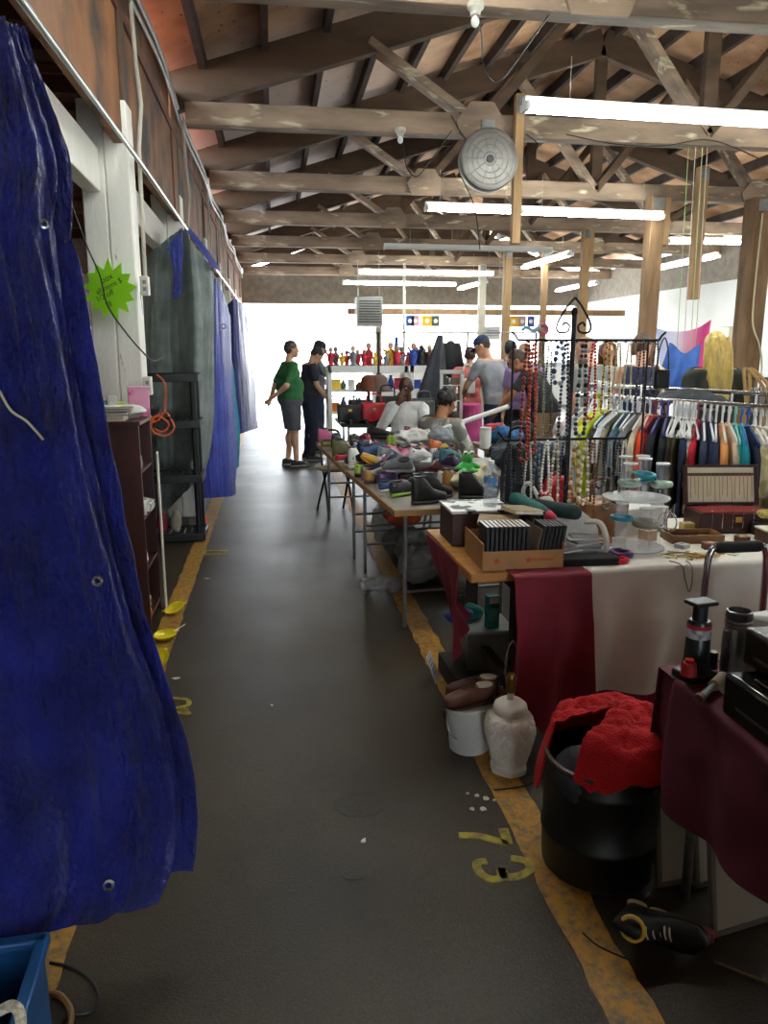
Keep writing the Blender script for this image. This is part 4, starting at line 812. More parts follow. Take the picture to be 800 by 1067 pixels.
mb = MB().torus((0, 0, .016), .042, .014, 24, 8).jit(.006, 40, 1); o = mb.build('bracelet', mat('#4a2a66', .3, var=.4, vs=40)); put(o, J(.69, .13, .7415), 0, 'purple and dark braided bracelet behind the flat red one', 'bracelet')
for k, (dx, dz, R_) in enumerate(((0, .03, .045), (.02, .045, .04), (-.015, .06, .05))):
    o = MB().torus((0, 0, 0), R_, .003, 24, 6, Matrix.Rotation(1.25+.2*k, 4, 'X')).build('wire_bangle', CHROME); put(o, J(1.02+dx, .34, .785+dz*.2), k*.5, 'silver wire bangle leaning by the clear tower, %s of three' % ('leftmost', 'middle', 'rightmost')[(1 if k == 0 else 2 if k == 1 else 0)], 'bracelet', 'wire bangles')
# --- jewelry chest, boxes, blister packs, chains
jc = thing('jewelry_chest', 'open dark red wooden jewelry chest with chains hanging in its cream lid', 'jewelry box', J(1.465, .54, .7405), -.12)
RW = mat('#3a1714', .35, var=.3, vs=5, stretch=(.5, 3, 3)); SAT = mat('#e6d9b8', .5, var=.06)
MB().box((0, 0, .05), (.37, .2, .1)).build('chest_body', RW, jc, bev=.005); MB().box((0, -.01, .102), (.34, .16, .006)).build('red_lining', mat('#8c2a22', .8), jc)
LM = Matrix.Translation((0, .1, .105)) @ Matrix.Rotation(-.25, 4, 'X')
mb = MB().box((0, .012, .1), (.37, .012, .2)); 
for s in (-1, 1): mb.box((s*.179, -.006, .1), (.012, .035, .2))
mb.box((0, -.006, .194), (.37, .035, .012)).box((0, -.006, .006), (.37, .035, .012)); mb.xf(LM).build('lid', RW, jc, bev=.003)
MB().box((0, .004, .1), (.345, .004, .18)).xf(LM).build('satin_panel', SAT, jc)
MB().box((0, -.004, .152), (.33, .012, .014)).xf(LM).build('hook_bar', mat('#5a3a24', .5), jc)
GOLD = mat('#c9a040', .3, .8)
for i in range(16): MB().tube([LM @ V((-.155+.0207*i, -.012, .15)), LM @ V((-.155+.0207*i+.004*math.sin(i*2.1), -.008, .03+.02*math.sin(i*1.7)))], .0016, 5).build('chain', GOLD if i % 3 else mat('#a88a5a', .4, .6), jc)
for i in range(6): MB().tube(spl([(-.13+.05*i, -.06, .108), (-.13+.05*i, -.098, .112), (-.13+.05*i, -.104, .08), (-.13+.05*i, -.104, .03)], 12), .0015, 5).build('chain', CHROME, jc)
MB().box((0, -.102, .07), (.03, .004, .025)).build('clasp', GOLD, jc)
def pack(label, x, y, w, d, h, c, rz=0., name='jewelry_card', z=.7405, ins='#c9b06a'):
    e = thing(name, label, 'jewelry card' if name == 'jewelry_card' else 'box', J(x, y, z), rz)
    MB().box((0, 0, h/2), (w, d, h)).build('card', mat(c, .5, var=.06), e, bev=min(.002, h/4)); MB().ell((0, 0, h), (w*.22, d*.2, .005), 10, 6).build('charm', mat(ins, .3, .6), e); return e
e = thing('small_gift_box', 'small cream and brown box right of the jewelry chest front', 'box', J(1.52, .27, .7405), -.1)
MB().box((0, 0, .03), (.14, .1, .06)).build('carton', mat('#5a3c28', .6, var=.2), e, bev=.003); MB().box((0, 0, .063), (.145, .105, .008)).build('lid', mat('#ddd6c0', .5), e, bev=.002); MB().box((-.03, -.052, .034), (.05, .003, .05)).build('paper_label', mat('#e8e0c4', .6), e)
o = MB().ell((0, 0, .03), (.13, .035, .03), 18, 10).jit(.012, 30, 2).build('bead_pile', mat('#c9b45a', .4, var=.4, vs=50, bump=.4, bs=60)); put(o, J(1.66, .42, .80), -.05, 'gold fringed necklace pad right of the jewelry chest', 'necklace')
o = MB().box((0, 0, .03), (.3, .12, .06)).build('display_block', MATTE, bev=.006); put(o, J(1.66, .42, .7405), -.05, 'black display block under the gold fringed pad', 'display block')
mb = MB().ell((0, 0, .15), (.09, .06, .14), 16, 12).ell((0, 0, .3), (.04, .035, .05), 12, 8); o = remesh(mb, .01, 3).build('necklace_bust', MATTE, None, 80); put(o, J(1.78, .56, .7405), 0, 'black bust form at the right edge behind the gold pad', 'display bust')
tray2 = thing('wooden_tray', 'small wooden tray of trinkets in front of the jewelry chest', 'tray', J(1.16, .36, .7405), -.1)
MB().box((0, 0, .006), (.24, .14, .012)).build('tray_base', mat('#7a5230', .5, var=.3), tray2)
for c, d in (((0, .068, .02), (.24, .008, .04)), ((0, -.068, .02), (.24, .008, .04)), ((.118, 0, .02), (.008, .14, .04)), ((-.118, 0, .02), (.008, .14, .04))): MB().box(c, d).build('tray_wall', mat('#7a5230', .5, var=.3), tray2)
for k in range(7):
    o = MB().torus((0, 0, .006), .014+.003*(k % 3), .004, 14, 6).build('ring', GOLD if k % 2 else mat('#9a7848', .4, .5)); put(o, J(1.08+.028*k, .34+.03*(k % 2), .754), 0, 'brass trinket ring in the small wooden tray, %s from the left' % ordn[k], 'ring', 'rings in the wooden tray')
for k, (x, y, w_, d_, h, c, rz, lb) in enumerate(((1.02, .16, .07, .05, .006, '#ece8dc', .3, 'white jewelry card left of the chain pile'), (1.15, .2, .06, .045, .03, '#7a4630', -.2, 'small brown ring box in front of the wooden tray'), (1.24, .17, .07, .05, .008, '#e6ecd8', .15, 'pale green jewelry card beside the brown ring box'), (1.33, .2, .06, .05, .012, '#d6d8dc', -.3, 'grey white jewelry card left of the cream box'), (1.4, .14, .08, .03, .02, '#3a3630', .6, 'dark narrow jewelry box left of the cream box'), (1.28, .28, .09, .06, .01, '#e2dec8', .1, 'cream jewelry card behind the pale green one'))): pack(lb, x, y, w_, d_, h, c, rz)
for k, (x, y, w_, d_, h, c, rz, lb) in enumerate(((1.04, .24, .05, .05, .02, '#b8c4c8', .5, 'small silver tin beside the wire bangles'), (1.09, .12, .055, .04, .005, '#f0ece0', -.4, 'white card just behind the tangle of chains'), (1.2, .1, .06, .04, .006, '#d8e0d0', .7, 'pale card at the front edge right of the chains'), (1.37, .29, .05, .05, .03, '#6a3a24', .2, 'small brown leather box in front of the jewelry chest'), (1.45, .07, .06, .045, .006, '#e4dcc4', -.3, 'cream card under the walker grip on the white cloth'), (1.62, .13, .07, .05, .008, '#c8ccd0', .2, 'grey card at the right end of the white cloth'), (1.58, .22, .05, .05, .025, '#3a2c2a', .1, 'dark ring box right of the cream gift box'), (.96, .4, .06, .06, .05, '#c89a6a', .3, 'tan trinket box behind the clear tower'), (1.12, .48, .07, .05, .03, '#8c7a5a', -.2, 'olive trinket box between the tower and the chest'), (.72, .36, .06, .05, .04, '#a8622c', .4, 'copper coloured box left of the clear tower'), (.68, .25, .08, .06, .012, '#e8e8ec', .3, 'white jewelry card left of the clear tower'), (1.25, .55, .06, .05, .04, '#b49a5a', 0, 'brass coloured box left of the jewelry chest'))): pack(lb, x, y, w_, d_, h, c, rz)
mb = MB()
for k in range(9):
    a = RND.random()*3; pts = [(.12*math.cos(a)*(t-.5)*2+.02*math.sin(t*9+k), .05*math.sin(a)*(t-.5)*2+.025*math.sin(t*6+k*2), .004+.003*k*.5) for t in [i/16 for i in range(17)]]; mb.tube(spl(pts, 40), .003, 5, mi=k % 2)
o = mb.build('chain_pile', [GOLD, mat('#d4c8a4', .4, .4)]); put(o, J(1.0, .09, .7405), 0, 'tangle of gold and cream chains on the white cloth front edge', 'chains'); o['kind'] = 'stuff'
mb = MB().tube(spl([J(.86, .03, .745), J(.88, -.03, .742), J(.885, -.055, .69), J(.9, -.066, .64), J(.915, -.058, .69), J(.92, -.035, .742), J(.93, .02, .745)], 40), .003, 5); tag(mb.build('hanging_chain', mat('#8f8f84', .4, .6)), 'thin chain looping over the front edge of the white cloth', 'chain')
o = MB().box((0, 0, .016), (.27, .1, .032)).build('flat_black_case', MATTE, bev=.005); put(o, J(.5, .075, .7405), -.02, 'flat black case at the front edge between the tray and the red bracelet', 'case')
for k, (x, y, z, rz, c) in enumerate(((.56, .24, .7405, .2, '#c9ced2'), (.58, .24, .762, -.1, '#a9b4ba'), (.57, .25, .784, .35, '#e4e6e6'), (.44, .22, .7405, -.3, '#b8bec2'), (.46, .21, .762, .4, '#dfe2e2'), (.57, .25, .806, -.05, '#e8e4da'))):
    e = thing('blister_pack', ('clear blister pack of trinkets in the right hand pile, %s from the bottom' % ordn[{0: 0, 1: 1, 2: 2, 5: 3}[k]]) if k in (0, 1, 2, 5) else ('clear blister pack of trinkets in the left hand pile, %s' % ('bottom one' if k == 3 else 'top one')), 'package', J(x, y, z), rz, 'blister packs on the jewelry table')
    MB().box((0, 0, .002), (.15, .1, .004)).build('backing_card', mat(c, .5), e); MB().box((0, 0, .012), (.12, .08, .017)).build('plastic_bubble', mat('#dfe6ea', .1, alpha=.5, spec=.8), e, bev=.004); MB().ell((.02*(k % 3-1), 0, .01), (.03, .02, .006), 10, 6).build('trinket', mat(('#8c2f4a', '#3a5a8c', '#b8a050', '#4a4a52', '#7c3a8c', '#a8402c')[k], .4), e)
# --- walker with black foam grips
wk = thing('folding_walker', 'chrome folding walker with a black foam top grip in front of the white cloth', 'walker', (1.66, 2.5, 0))
a, b = aty(741, 573, 2.5), aty(797, 571, 2.5)
def wl(p): return p
MB().tube(spl([V((a.x-.005, 2.5, 0)), V((a.x-.015, 2.5, .4)), V((a.x-.012, 2.5, .8)), V((a.x+.0, 2.5, .89)), V((a.x+.03, 2.5, .905)), V((b.x-.03, 2.5, .905)), V((b.x+.0, 2.5, .89)), V((b.x+.012, 2.5, .8)), V((b.x+.02, 2.5, .4)), V((b.x+.02, 2.5, 0))], 80), .0125, 12).build('frame', CHROME, wk, world=True)
MB().caps((a.x+.03, 2.5, .905), (b.x-.03, 2.5, .905), .021, n=14).build('foam_grip', MATTE, wk, world=True)
MB().cyl((a.x-.014, 2.5, .38), (b.x+.02, 2.5, .38), .01, n=10).build('cross_bar', CHROME, wk, world=True)
for x in (a.x-.005, b.x+.02): MB().cyl((x, 2.5, 0), (x, 2.5, .04), .018, n=12).build('rubber_foot', MATTE, wk, world=True)
# --- maroon covered table at the right edge
MT = thing('low_table', 'table at the right edge hidden under a maroon cloth', 'table', (1.53, 1.36, 0))
MB().box((0, 0, .68), (.86, 1.16, .025)).build('table_top', PLY, MT)
for x in (-.36, .36):
    for y in (-.5, .5): MB().cyl((x, y, 0), (x, y, .67), .014, n=10).build('leg', STEEL, MT)
def fnm(u, v):
    # u along the perimeter left side then back; simple sheet over top with left overhang
    y = .76+1.2*u; s = v*1.3
    if s < .42:
        d = .42-s; k = d/.42
        f = .018*math.sin(y*21+2*k)*k+.02*k+.01*noise.noise((y*8, k*3, 2))
        x = 1.085-f; z = .702-d*(.9-.28*(1-u))
        if u > .93: x += .02
    else: x = 1.085+(s-.42); z = .703+.0015*noise.noise((x*14, y*14, 1))
    return V((x, y, z))
def fnm2(u, v):
    x = 1.085+.87*u; d = .36*v; return V((x, 1.962+.02*v+.014*math.sin(x*30)*v, .702-d))
mb = MB().grid(fnm, 90, 110, .004)
o = mb.build('maroon_cloth', mat('#5c1a2c', .8, var=.15, vs=5, bump=.08, bs=250), None, 70); tag(o, 'maroon cloth covering the table at the right edge of the photo', 'tablecloth')
MB().grid(fnm2, 40, 24, .004).build('back_fall', mat('#5c1a2c', .8, var=.15, vs=5, bump=.08, bs=250), o, 70, world=True)
# bottle jack
jk = thing('bottle_jack', 'black hydraulic bottle jack with a red valve on the maroon cloth', 'jack', (1.145, 1.87, .7045), .2)
DG = mat('#14211d', .3)
MB().box((0, 0, .012), (.1, .08, .024)).build('base_plate', BLACK, jk, bev=.006)
MB().lathe([(.036, .02), (.04, .03), (.034, .06), (.032, .165), (.028, .172)], 22).build('cylinder', DG, jk); MB().lathe([(.02, .17), (.02, .215)], 18).build('ram', BLACK, jk)
MB().box((0, 0, .222), (.075, .055, .012)).build('saddle', mat('#2c2e2e', .4, .6), jk, bev=.004)
MB().lathe([(.0328, .075), (.0328, .15)], 22, cap=False).build('paper_label', mat('#b9bbbb', .5, col2='#6a7074', c2s=40, c2w=.55), jk); MB().lathe([(.033, .15), (.033, .162)], 22, cap=False).build('red_band', mat('#a82030', .4), jk)
MB().cyl((-.05, -.03, .03), (-.05, -.03, .065), .022, .018, 14).build('valve', mat('#b01824', .35), jk); MB().cyl((-.05, -.03, .065), (-.05, -.03, .075), .012, n=10).build('valve_cap', mat('#b01824', .35), jk); MB().cyl((.06, 0, .02), (.06, 0, .07), .012, n=10).build('pump_socket', BLACK, jk)
hn = thing('jack_handle', 'steel jack handle with a paper sleeve lying over the table corner', 'handle', (1.14, 1.77, .72))
p0, p1 = V((.06, .05, .006)), V((-.075, -.06, .004))
MB().cyl(p0, p1, .0095, n=14).build('rod', STEEL, hn); MB().cyl(p0.lerp(p1, .02), p0.lerp(p1, .42), .0165, .0155, 16).build('paper_sleeve', mat('#d2c4ae', .6, var=.1), hn)
MB().cyl(p0.lerp(p1, .93), p0.lerp(p1, 1.05), .0125, n=14).build('socket_end', mat('#6a4a3c', .4, .7), hn)
# thermos, printers, plate
th_ = thing('steel_thermos', 'brushed steel thermos flask between the jack and the printers', 'flask', (1.255, 1.86, .7045))
MB().lathe([(.036, 0), (.038, .004), (.038, .13), (.034, .145), (.033, .15)], 26).build('flask_body', mat('#9a9b9c', .3, .9), th_)
MB().lathe([(.033, .15), (.036, .155), (.033, .16), (.036, .166), (.033, .172), (.036, .18), (.034, .196), (.03, .198), (.03, .18)], 26, cap=False).build('screw_neck', mat('#77787a', .3, .9), th_); MB().box((-.042, -.01, .12), (.012, .014, .05)).build('clip', STEEL, th_, bev=.003)
o = MB().lathe([(.0, 0), (.07, .002), (.085, .012), (.083, .014), (.06, .006), (.0, .005)], 26, cap=False).build('saucer', mat('#cfc9b8', .4)); put(o, (1.235, 1.745, .7045), 0, 'pale saucer on the maroon cloth behind the black case', 'saucer')
pg_ = thing('grey_printer', 'pale grey printer on the maroon table behind the black machines', 'printer', (1.55, 1.85, .7045), .25)
prof = [(-.16, 0), (.16, 0), (.16, .15), (.06, .17), (-.08, .165), (-.14, .13), (-.16, .08)]
MB().prism(prof, .38, Matrix(((0, 0, 1, -.19), (1, 0, 0, 0), (0, 1, 0, 0), (0, 0, 0, 1)))).build('casing', mat('#c9cac6', .4, var=.05), pg_, bev=.012); MB().box((0, -.163, .05), (.28, .01, .05)).build('paper_slot', BLACK, pg_); MB().box((.02, -.02, .171), (.3, .12, .006)).xf(Matrix.Rotation(0, 4, 'X')).build('scanner_lid', mat('#d8d9d6', .4), pg_, bev=.003)
for i in range(3): MB().cyl((-.12+.03*i, -.125, .145), (-.12+.03*i, -.132, .15), .008, n=10).build('button', mat('#8f918f', .4), pg_)
for k, (x, y, z, sx, sy, sz, lb) in enumerate(((1.31, 1.45, .7045, .42, .44, .11, 'wide glossy black machine at the right edge, lower of two stacked'), (1.36, 1.53, .8155, .38, .36, .10, 'glossy black machine with a grey lid stacked on the wider one'))):
    e = thing('black_printer', lb, 'printer', (x, y, z), .0); GB = mat('#0c0c0d', .12 if k == 0 else .25)
    MB().box((0, 0, sz/2), (sx, sy, sz)).build('casing', GB, e, bev=.012); MB().box((0, 0, sz+.003), (sx*.82, sy*.7, .006)).build('lid', GB if k == 0 else mat('#8f8e8c', .35), e, bev=.003); MB().box((-sx/2-.001, -.02, sz*.35), (.004, sy*.8, .006)).build('seam_trim', mat('#2c2c2e', .3), e)
    MB().box((0, -sy/2-.001, sz*.4), (sx*.7, .004, sz*.25)).build('paper_slot', mat('#050505', .6), e)
o = MB().ell((0, 0, .03), (.045, .045, .035), 14, 10).build('round_pot', mat('#3a2418', .35)); put(o, (1.6, 1.82, .882), 0, 'small brown pot on the grey printer', 'pot')
# --- black drum with red cloth
dr = thing('black_drum', 'black barrel shaped bin with a brown rim standing on the yellow line', 'bin', (.985, 2.07, 0))
MB().lathe([(.165, 0), (.175, .01), (.18, .12), (.183, .125), (.183, .14), (.179, .145), (.178, .30), (.182, .305), (.182, .32), (.178, .325), (.176, .37), (.165, .37), (.165, .02), (.0, .02)], 40, cap=False).build('drum_wall', mat('#0e0d0c', .45, var=.4, vs=6), dr)
MB().torus((0, 0, .37), .172, .010, 40, 8).build('rim', mat('#3c2415', .5, var=.3), dr)
def fnc(u, v):
    a = lerp(-2.5, 3.05, u); r = lerp(.0, .235, v); x = r*math.cos(a); y = r*math.sin(a)
    z = .50-.045*(r/.2)**2+.03*noise.noise((x*14, y*14, 2))+.012*noise.noise((x*40, y*40, 3))
    if r > .188: z -= (r-.188)*(3.4 if a > -.6 else 1.5)*(1+.3*math.sin(a*5))
    return V((x, y, z))
o = MB().grid(fnc, 70, 50, .006).build('red_towel', mat('#b80a16', .95, var=.15, bump=.5, bs=160), None, 80); o.location = dr.location+V((0.02, .0, o.location.z)) ; tag(o, 'bright red towel heaped over the black bin', 'towel'); o.location.x += .025; o.location.y += .03
o = MB().ell((0, 0, .07), (.095, .085, .085), 18, 14).jit(.025, 12, 2).build('dark_bundle', mat('#2c3034', .7, var=.3, bump=.2, bs=25)); put(o, (.905, 2.025, .245), 0, 'dark grey bundle poking from the black bin under the red towel', 'bundle')
# --- lamp, bucket, shoes
lp = thing('table_lamp', 'white ceramic lamp base with woven lattice relief standing on the floor without a shade', 'lamp', (.865, 2.64, 0), .35)
CER = mat('#ddd8ca', .28, var=.06, vs=10)
def lampr(z): return spl([(.062, 0), (.066, .02), (.06, .03), (.07, .06), (.088, .12), (.096, .17), (.094, .2), (.08, .235), (.062, .255)], 40)
prof = [tuple(p[:2]) for p in [q.to_tuple() for q in spl([(.070, 0, 0), (.074, .022, 0), (.062, .032, 0), (.078, .09, 0), (.094, .155, 0), (.097, .185, 0), (.085, .225, 0), (.058, .243, 0)], 170)]]
n = 168; rings = []
for k, (r, z) in enumerate(prof):
    ring = []
    for j in range(n):
        a = 2*PI*j/n; hexr = math.cos(PI/6)/math.cos((a % (PI/3))-PI/6); hr = r*(.6*hexr+.42)
        if .04 < z < .232:
            face = int(a/(PI/3)) % 2; fa = ((a % (PI/3))/(PI/3)); edge_ = min(fa, 1-fa)
            s1 = fa*2.5+z*22; s2 = fa*2.5-z*22
            ck = (int(math.floor(s1))+int(math.floor(s2))) % 2; w_ = abs(math.sin(PI*(s1 if ck else s2)))**.4*.7+.3*abs(math.sin(PI*3*(s1 if ck else s2)))
            hr += .013*(w_-.35)*(1 if edge_ > .06 else .4)+(.004 if edge_ < .05 else 0)
        ring.append(V((hr*math.cos(a), hr*math.sin(a), z)))
    rings.append(ring)
MB().loft(rings).build('body', CER, lp, 70)
MB().lathe([(.058, .240), (.064, .246), (.066, .262), (.062, .278), (.045, .292), (.02, .298)], 36).build('collar_dome', CER, lp)
MB().cyl((0, 0, .296), (0, 0, .33), .0135, n=16).build('socket_sleeve', mat('#c9c2b0', .5), lp); MB().lathe([(.015, .325), (.019, .335), (.016, .345), (.02, .355), (.017, .37), (.02, .38), (.014, .4)], 18).build('brass_socket', mat('#8a6a2a', .3, .8), lp)
for s in (-1, 1): MB().tube(spl([(s*.012, 0, .33), (s*.028, 0, .38), (s*.03, 0, .45), (s*.018, 0, .51), (0, 0, .535)], 24), .002, 6).build('harp', mat('#6a625a', .4, .7), lp)
MB().tube(spl([(.07, .02, .015), (.12, .05, .006), (.1, -.1, .006), (-.02, -.13, .006), (-.14, -.1, .006)], 40), .003, 6).build('power_cord', mat('#2a2118', .6), lp)
bu = thing('white_bucket', 'white plastic bucket under the brown shoes beside the lamp', 'bucket', (.755, 2.83, 0))
WP = mat('#c8c8c4', .45, var=.04)
MB().lathe([(.075, 0), (.08, .004), (.092, .17), (.098, .172), (.098, .19), (.09, .192), (.088, .18), (.076, .01), (0, .01)], 32, cap=False).build('bucket_wall', WP, bu)
MB().tube(spl([(-.095, 0, .17), (-.1, -.03, .13), (-.09, -.05, .09), (-.07, -.075, .08)], 14), .003, 6).build('bail_handle', STEEL, bu); MB().lathe([(.095, .19), (.095, .198), (.0, .2)], 30, cap=False).build('lid', WP, bu)

ct = thing('shade_counter', 'unseen dark counter added right of the camera to block low light', 'counter', (1.75, -.45, 0))  # unseen counter, added to keep low front light off the right foreground
MB().box((0, 0, .46), (2.1, .5, .92)).build('cabinet', mat('#3a2c22', .7, var=.2), ct, bev=.005); MB().box((0, 0, .935), (2.2, .6, .03)).build('counter_top', PLY, ct, bev=.004)
# ------------------------------------------------------------------ shoes
def shoe_parts(L_=.28, W_=.1, kind='sneaker'):
    """returns (sole MB, upper MB, laces MB list): toe towards +y"""
    def outline(t):   # half widths along the foot, t 0 heel .. 1 toe
        w_ = W_/2*(.72+.30*math.sin(PI*min(1, max(0, (t-.25)/.9)))**1.2 if t > .2 else .62+.5*t)
        if t < .08: w_ *= math.sqrt(max(0.0, t/.08))*.75+.25
        if t > .86: w_ *= math.sqrt(max(0.02, (1-t)/.14))
        return w_, .008*math.sin(PI*t)
    def ring(t, z0, z1, k=1., n=14):
        w_, off = outline(t); w_ *= k; y = (t-.5)*L_; out = []
        for j in range(n):
            a = 2*PI*j/n; c, s_ = math.cos(a), math.sin(a); out.append(V((off+w_*math.copysign(abs(c)**.8, c), y, (z0+z1)/2+(z1-z0)/2*math.copysign(abs(s_)**.8, s_))))
        return out
    T = [0, .04, .1, .18, .28, .4, .52, .64, .76, .86, .93, .975, 1.]
    heel = .035 if kind in ('sneaker',) else .028
    sole = MB().loft([ring(t, 0 if t < .9 else .012*(t-.9)/.1, (heel*(1-.35*t) if kind != 'flat' else .014)+(.008*(t-.9)/.1 if t > .9 else 0), 1.04) for t in T])
    if kind == 'boot': hgt = lambda t: .16 if t < .34 else lerp(.16, .085, min(1, (t-.34)/.14)) if t < .48 else lerp(.085, .04, (t-.48)/.52)
    elif kind == 'flat': hgt = lambda t: .055 if t < .2 else lerp(.055, .028, (t-.2)/.8)
    else: hgt = lambda t: lerp(.095, .088, t/.3) if t < .3 else lerp(.1, .045, (t-.3)/.7)
    up = MB().loft([ring(t, .012, hgt(t)+.012, .97 if t < .95 else .9) for t in T])
    # ankle opening: dark inner
    laces = MB(); tongue = None
    if kind in ('sneaker', 'boot', 'derby'):
        for i in range(5):
            t = .38+.055*i; z = hgt(t)+.014; w_ = outline(t)[0]*.42
            laces.tube(spl([(-w_, (t-.5)*L_-.006, z-.008), (0, (t-.5)*L_, z+.003), (w_, (t-.5)*L_+.006, z-.008)], 8), .0032, 5)
    z = hgt(.15)+.0125; mouth = MB().lathe([(.0, 0), (.75, .0), (1, .004), (1.05, -.004)], 16, cap=False)
    mouth.v = [V((p.x*W_*.30, p.y*L_*.16, p.z*1.2)) + V((0, -.28*L_, z)) for p in mouth.v]
    return sole, up, laces, mouth
_shoe = {}
def shoe(label, loc, rz, up='#222222', so='#e8e8e4', la='#e8e8e4', kind='sneaker', rot=None, s=1., accent=None, cat='shoe', group=None, inn='#1a1a1a'):
    key = (kind,)
    if key not in _shoe:
        a, b, c, d = shoe_parts(kind=kind); a.norm(); b.norm(); d.norm(); c.norm(); _shoe[key] = (a, b, c, d)
    e = thing('boot' if kind == 'boot' else 'shoe', label, cat, loc, rz, group, rot)
    e.scale = (s, s, s)
    for nm, mb, c in (('sole', _shoe[key][0], so), ('upper', _shoe[key][1], up), ('laces', _shoe[key][2], la), ('lining', _shoe[key][3], inn)):
        if not mb.v: continue
        k2 = (kind, nm, c, accent if nm == 'upper' else None)
        if k2 not in _shoe:
            q = MB(); q.v, q.f, q.mi = mb.v, mb.f, mb.mi; m = mat(c, .6, var=.15, vs=20, col2=accent if nm == 'upper' else None, c2s=9, c2w=.64, c2soft=.01, bump=.1 if nm == 'upper' else 0, bs=60) if accent and nm == 'upper' else mat(c, .55, var=.12, vs=20)
            _shoe[k2] = q.mesh(m, 60)
        o = bpy.data.objects.new(nm, _shoe[k2]); COL.objects.link(o); o.parent = e
    return e
shoe('brown leather shoe with a pale insole on the white bucket, nearer of the pair', (.745, 2.80, .2005), 1.75, '#5a3320', '#3a2416', '#5a3320', 'derby', s=.8, group='brown shoes on the bucket', inn='#b8ab94')
shoe('brown leather shoe with a pale insole on the white bucket, farther of the pair', (.78, 2.885, .2005), 1.5, '#4f2c1c', '#33200f', '#4f2c1c', 'derby', s=.8, group='brown shoes on the bucket', inn='#b8ab94')
# --- things on the floor under the jewelry table
BT = mat('#7d7d74', .25, alpha=.75, spec=.6)
e = thing('plastic_bin', 'cloudy clear plastic bin with a lid on the floor under the table end', 'bin', (.98, 3.45, .1)); 
MB().lathe([(.14, 0), (.15, .02), (.165, .2), (.17, .205)], 4, M=Matrix.Rotation(PI/4, 4, 'Z')).build('bin_wall', BT, e, bev=.015); MB().box((0, 0, .2), (.25, .25, .014)).build('lid', mat('#8d8f88', .4), e, bev=.004)
o = MB().box((0, 0, .05), (.36, .34, .1)).build('dark_carton', mat('#1f1a18', .6)); put(o, (.98, 3.45, 0), .05, 'dark flat carton under the plastic bin', 'box')
e = thing('teal_carton', 'teal and white carton standing on the plastic bin under the table', 'box', (1.0, 3.38, .308), .2); MB().box((0, 0, .08), (.06, .04, .16)).build('carton', mat('#178a86', .5), e, bev=.002); MB().box((0, -.0205, .14), (.05, .001, .03)).build('white_panel', mat('#dfe6e4', .5), e); MB().box((0, -.0205, .07), (.04, .001, .06)).build('printed_panel', mat('#7cc4bc', .5), e)
o = MB().ell((0, 0, .03), (.07, .05, .032), 14, 10).jit(.02, 16, 2).build('crumpled_bag', mat('#24449a', .5, bump=.3, bs=30)); put(o, (.86, 3.46, .308), 0, 'blue crumpled bag at the edge of the plastic bin', 'bag')
o = MB().ell((0, 0, .035), (.06, .05, .035), 14, 10).jit(.02, 14, 6).build('crumpled_bag', mat('#2f9a8c', .5, bump=.3, bs=30)); put(o, (.95, 3.53, .308), 0, 'teal crumpled bag behind the blue one', 'bag')
e = thing('white_card', 'white printed card leaning against the dark carton at the aisle', 'card', (.765, 3.5, 0), 1.1, rot=(-.35, 0, 1.2)); MB().box((0, 0, .07), (.1, .004, .14)).build('sheet', mat('#d9d8de', .5), e); 
for i in range(4): MB().box((-.01, -.0025, .11-.022*i), (.06-.01*(i % 2), .001, .005)).build('printed_line', mat('#6a6a88', .6), e)
book(.16, .22, .03, '#a8483c', 'red covered book leaning under the table behind the lamp', (1.03, 3.12, .0), .4, None).rotation_euler = (0, -1.15, .4)
book(.2, .26, .04, '#221c1a', 'dark thick album lying on the floor in front of the dark carton', (.9, 3.16, .0), .2, None)
shoe('black slip on shoe on the floor behind the bucket', (.82, 3.05, 0), 1.2, '#1a1716', '#100e0d', '#1a1716', 'flat', s=.9)
# paper crumbs near the lamp
for k, (px, py) in enumerate(((487, 827), (497, 829), (506, 832), (515, 834), (492, 843), (503, 843))):
    p = atz(px, py, 0); s = .006+.003*(k % 3); o = MB().prism([(s*math.cos(a)*(1+.3*math.sin(3*a+k)), s*math.sin(a)) for a in (2*PI*i/7 for i in range(7))], .003).build('paint_flake', mat('#c9c4b6', .7), None, 0); put(o, p, k, 'white flake on the floor in front of the lamp', 'litter', 'white flakes in front of the lamp')
# --- under the maroon table: framed panels, skate, cord
for k, (x, y, w_, h, rz, lb) in enumerate(((1.32, 1.74, .3, .38, .2, 'large pale framed panel leaning under the maroon table'), (1.18, 1.93, .12, .3, .1, 'narrow white framed panel under the maroon table beside the bin'), (1.3, 1.92, .14, .3, .25, 'white framed panel under the maroon table behind the large one'))):
    e = thing('framed_board', lb, 'panel', (x, y, .0), rz, rot=(-.16, 0, rz)); MB().box((0, 0, h/2), (w_, .01, h)).build('panel', mat('#b9b0a0' if k == 0 else '#cfcabd', .6), e)
    mb = MB()
    for c, d in (((0, 0, .008), (w_+.02, .018, .016)), ((0, 0, h), (w_+.02, .018, .016)), ((-w_/2, 0, h/2), (.016, .018, h)), ((w_/2, 0, h/2), (.016, .018, h))): mb.box(c, d)
    mb.build('frame', mat('#7d786c', .4), e, bev=.002)
sk = thing('inline_skate', 'black skate with yellow and red trim on the floor beside the bin', 'skate', (1.06, 1.74, .05), -.5, rot=(0, 1.25, -2.3))
a, b, c, d = shoe_parts(kind='boot'); 
for nm, m_, col in (('boot_sole', a, '#1a1a1a'), ('boot_shell', b, '#161414'), ('laces', c, '#d8d2c2')): m_.xf(Matrix.Translation((0, 0, .06)) @ Matrix.Scale(.8, 4)).build(nm, mat(col, .5), sk, 60)
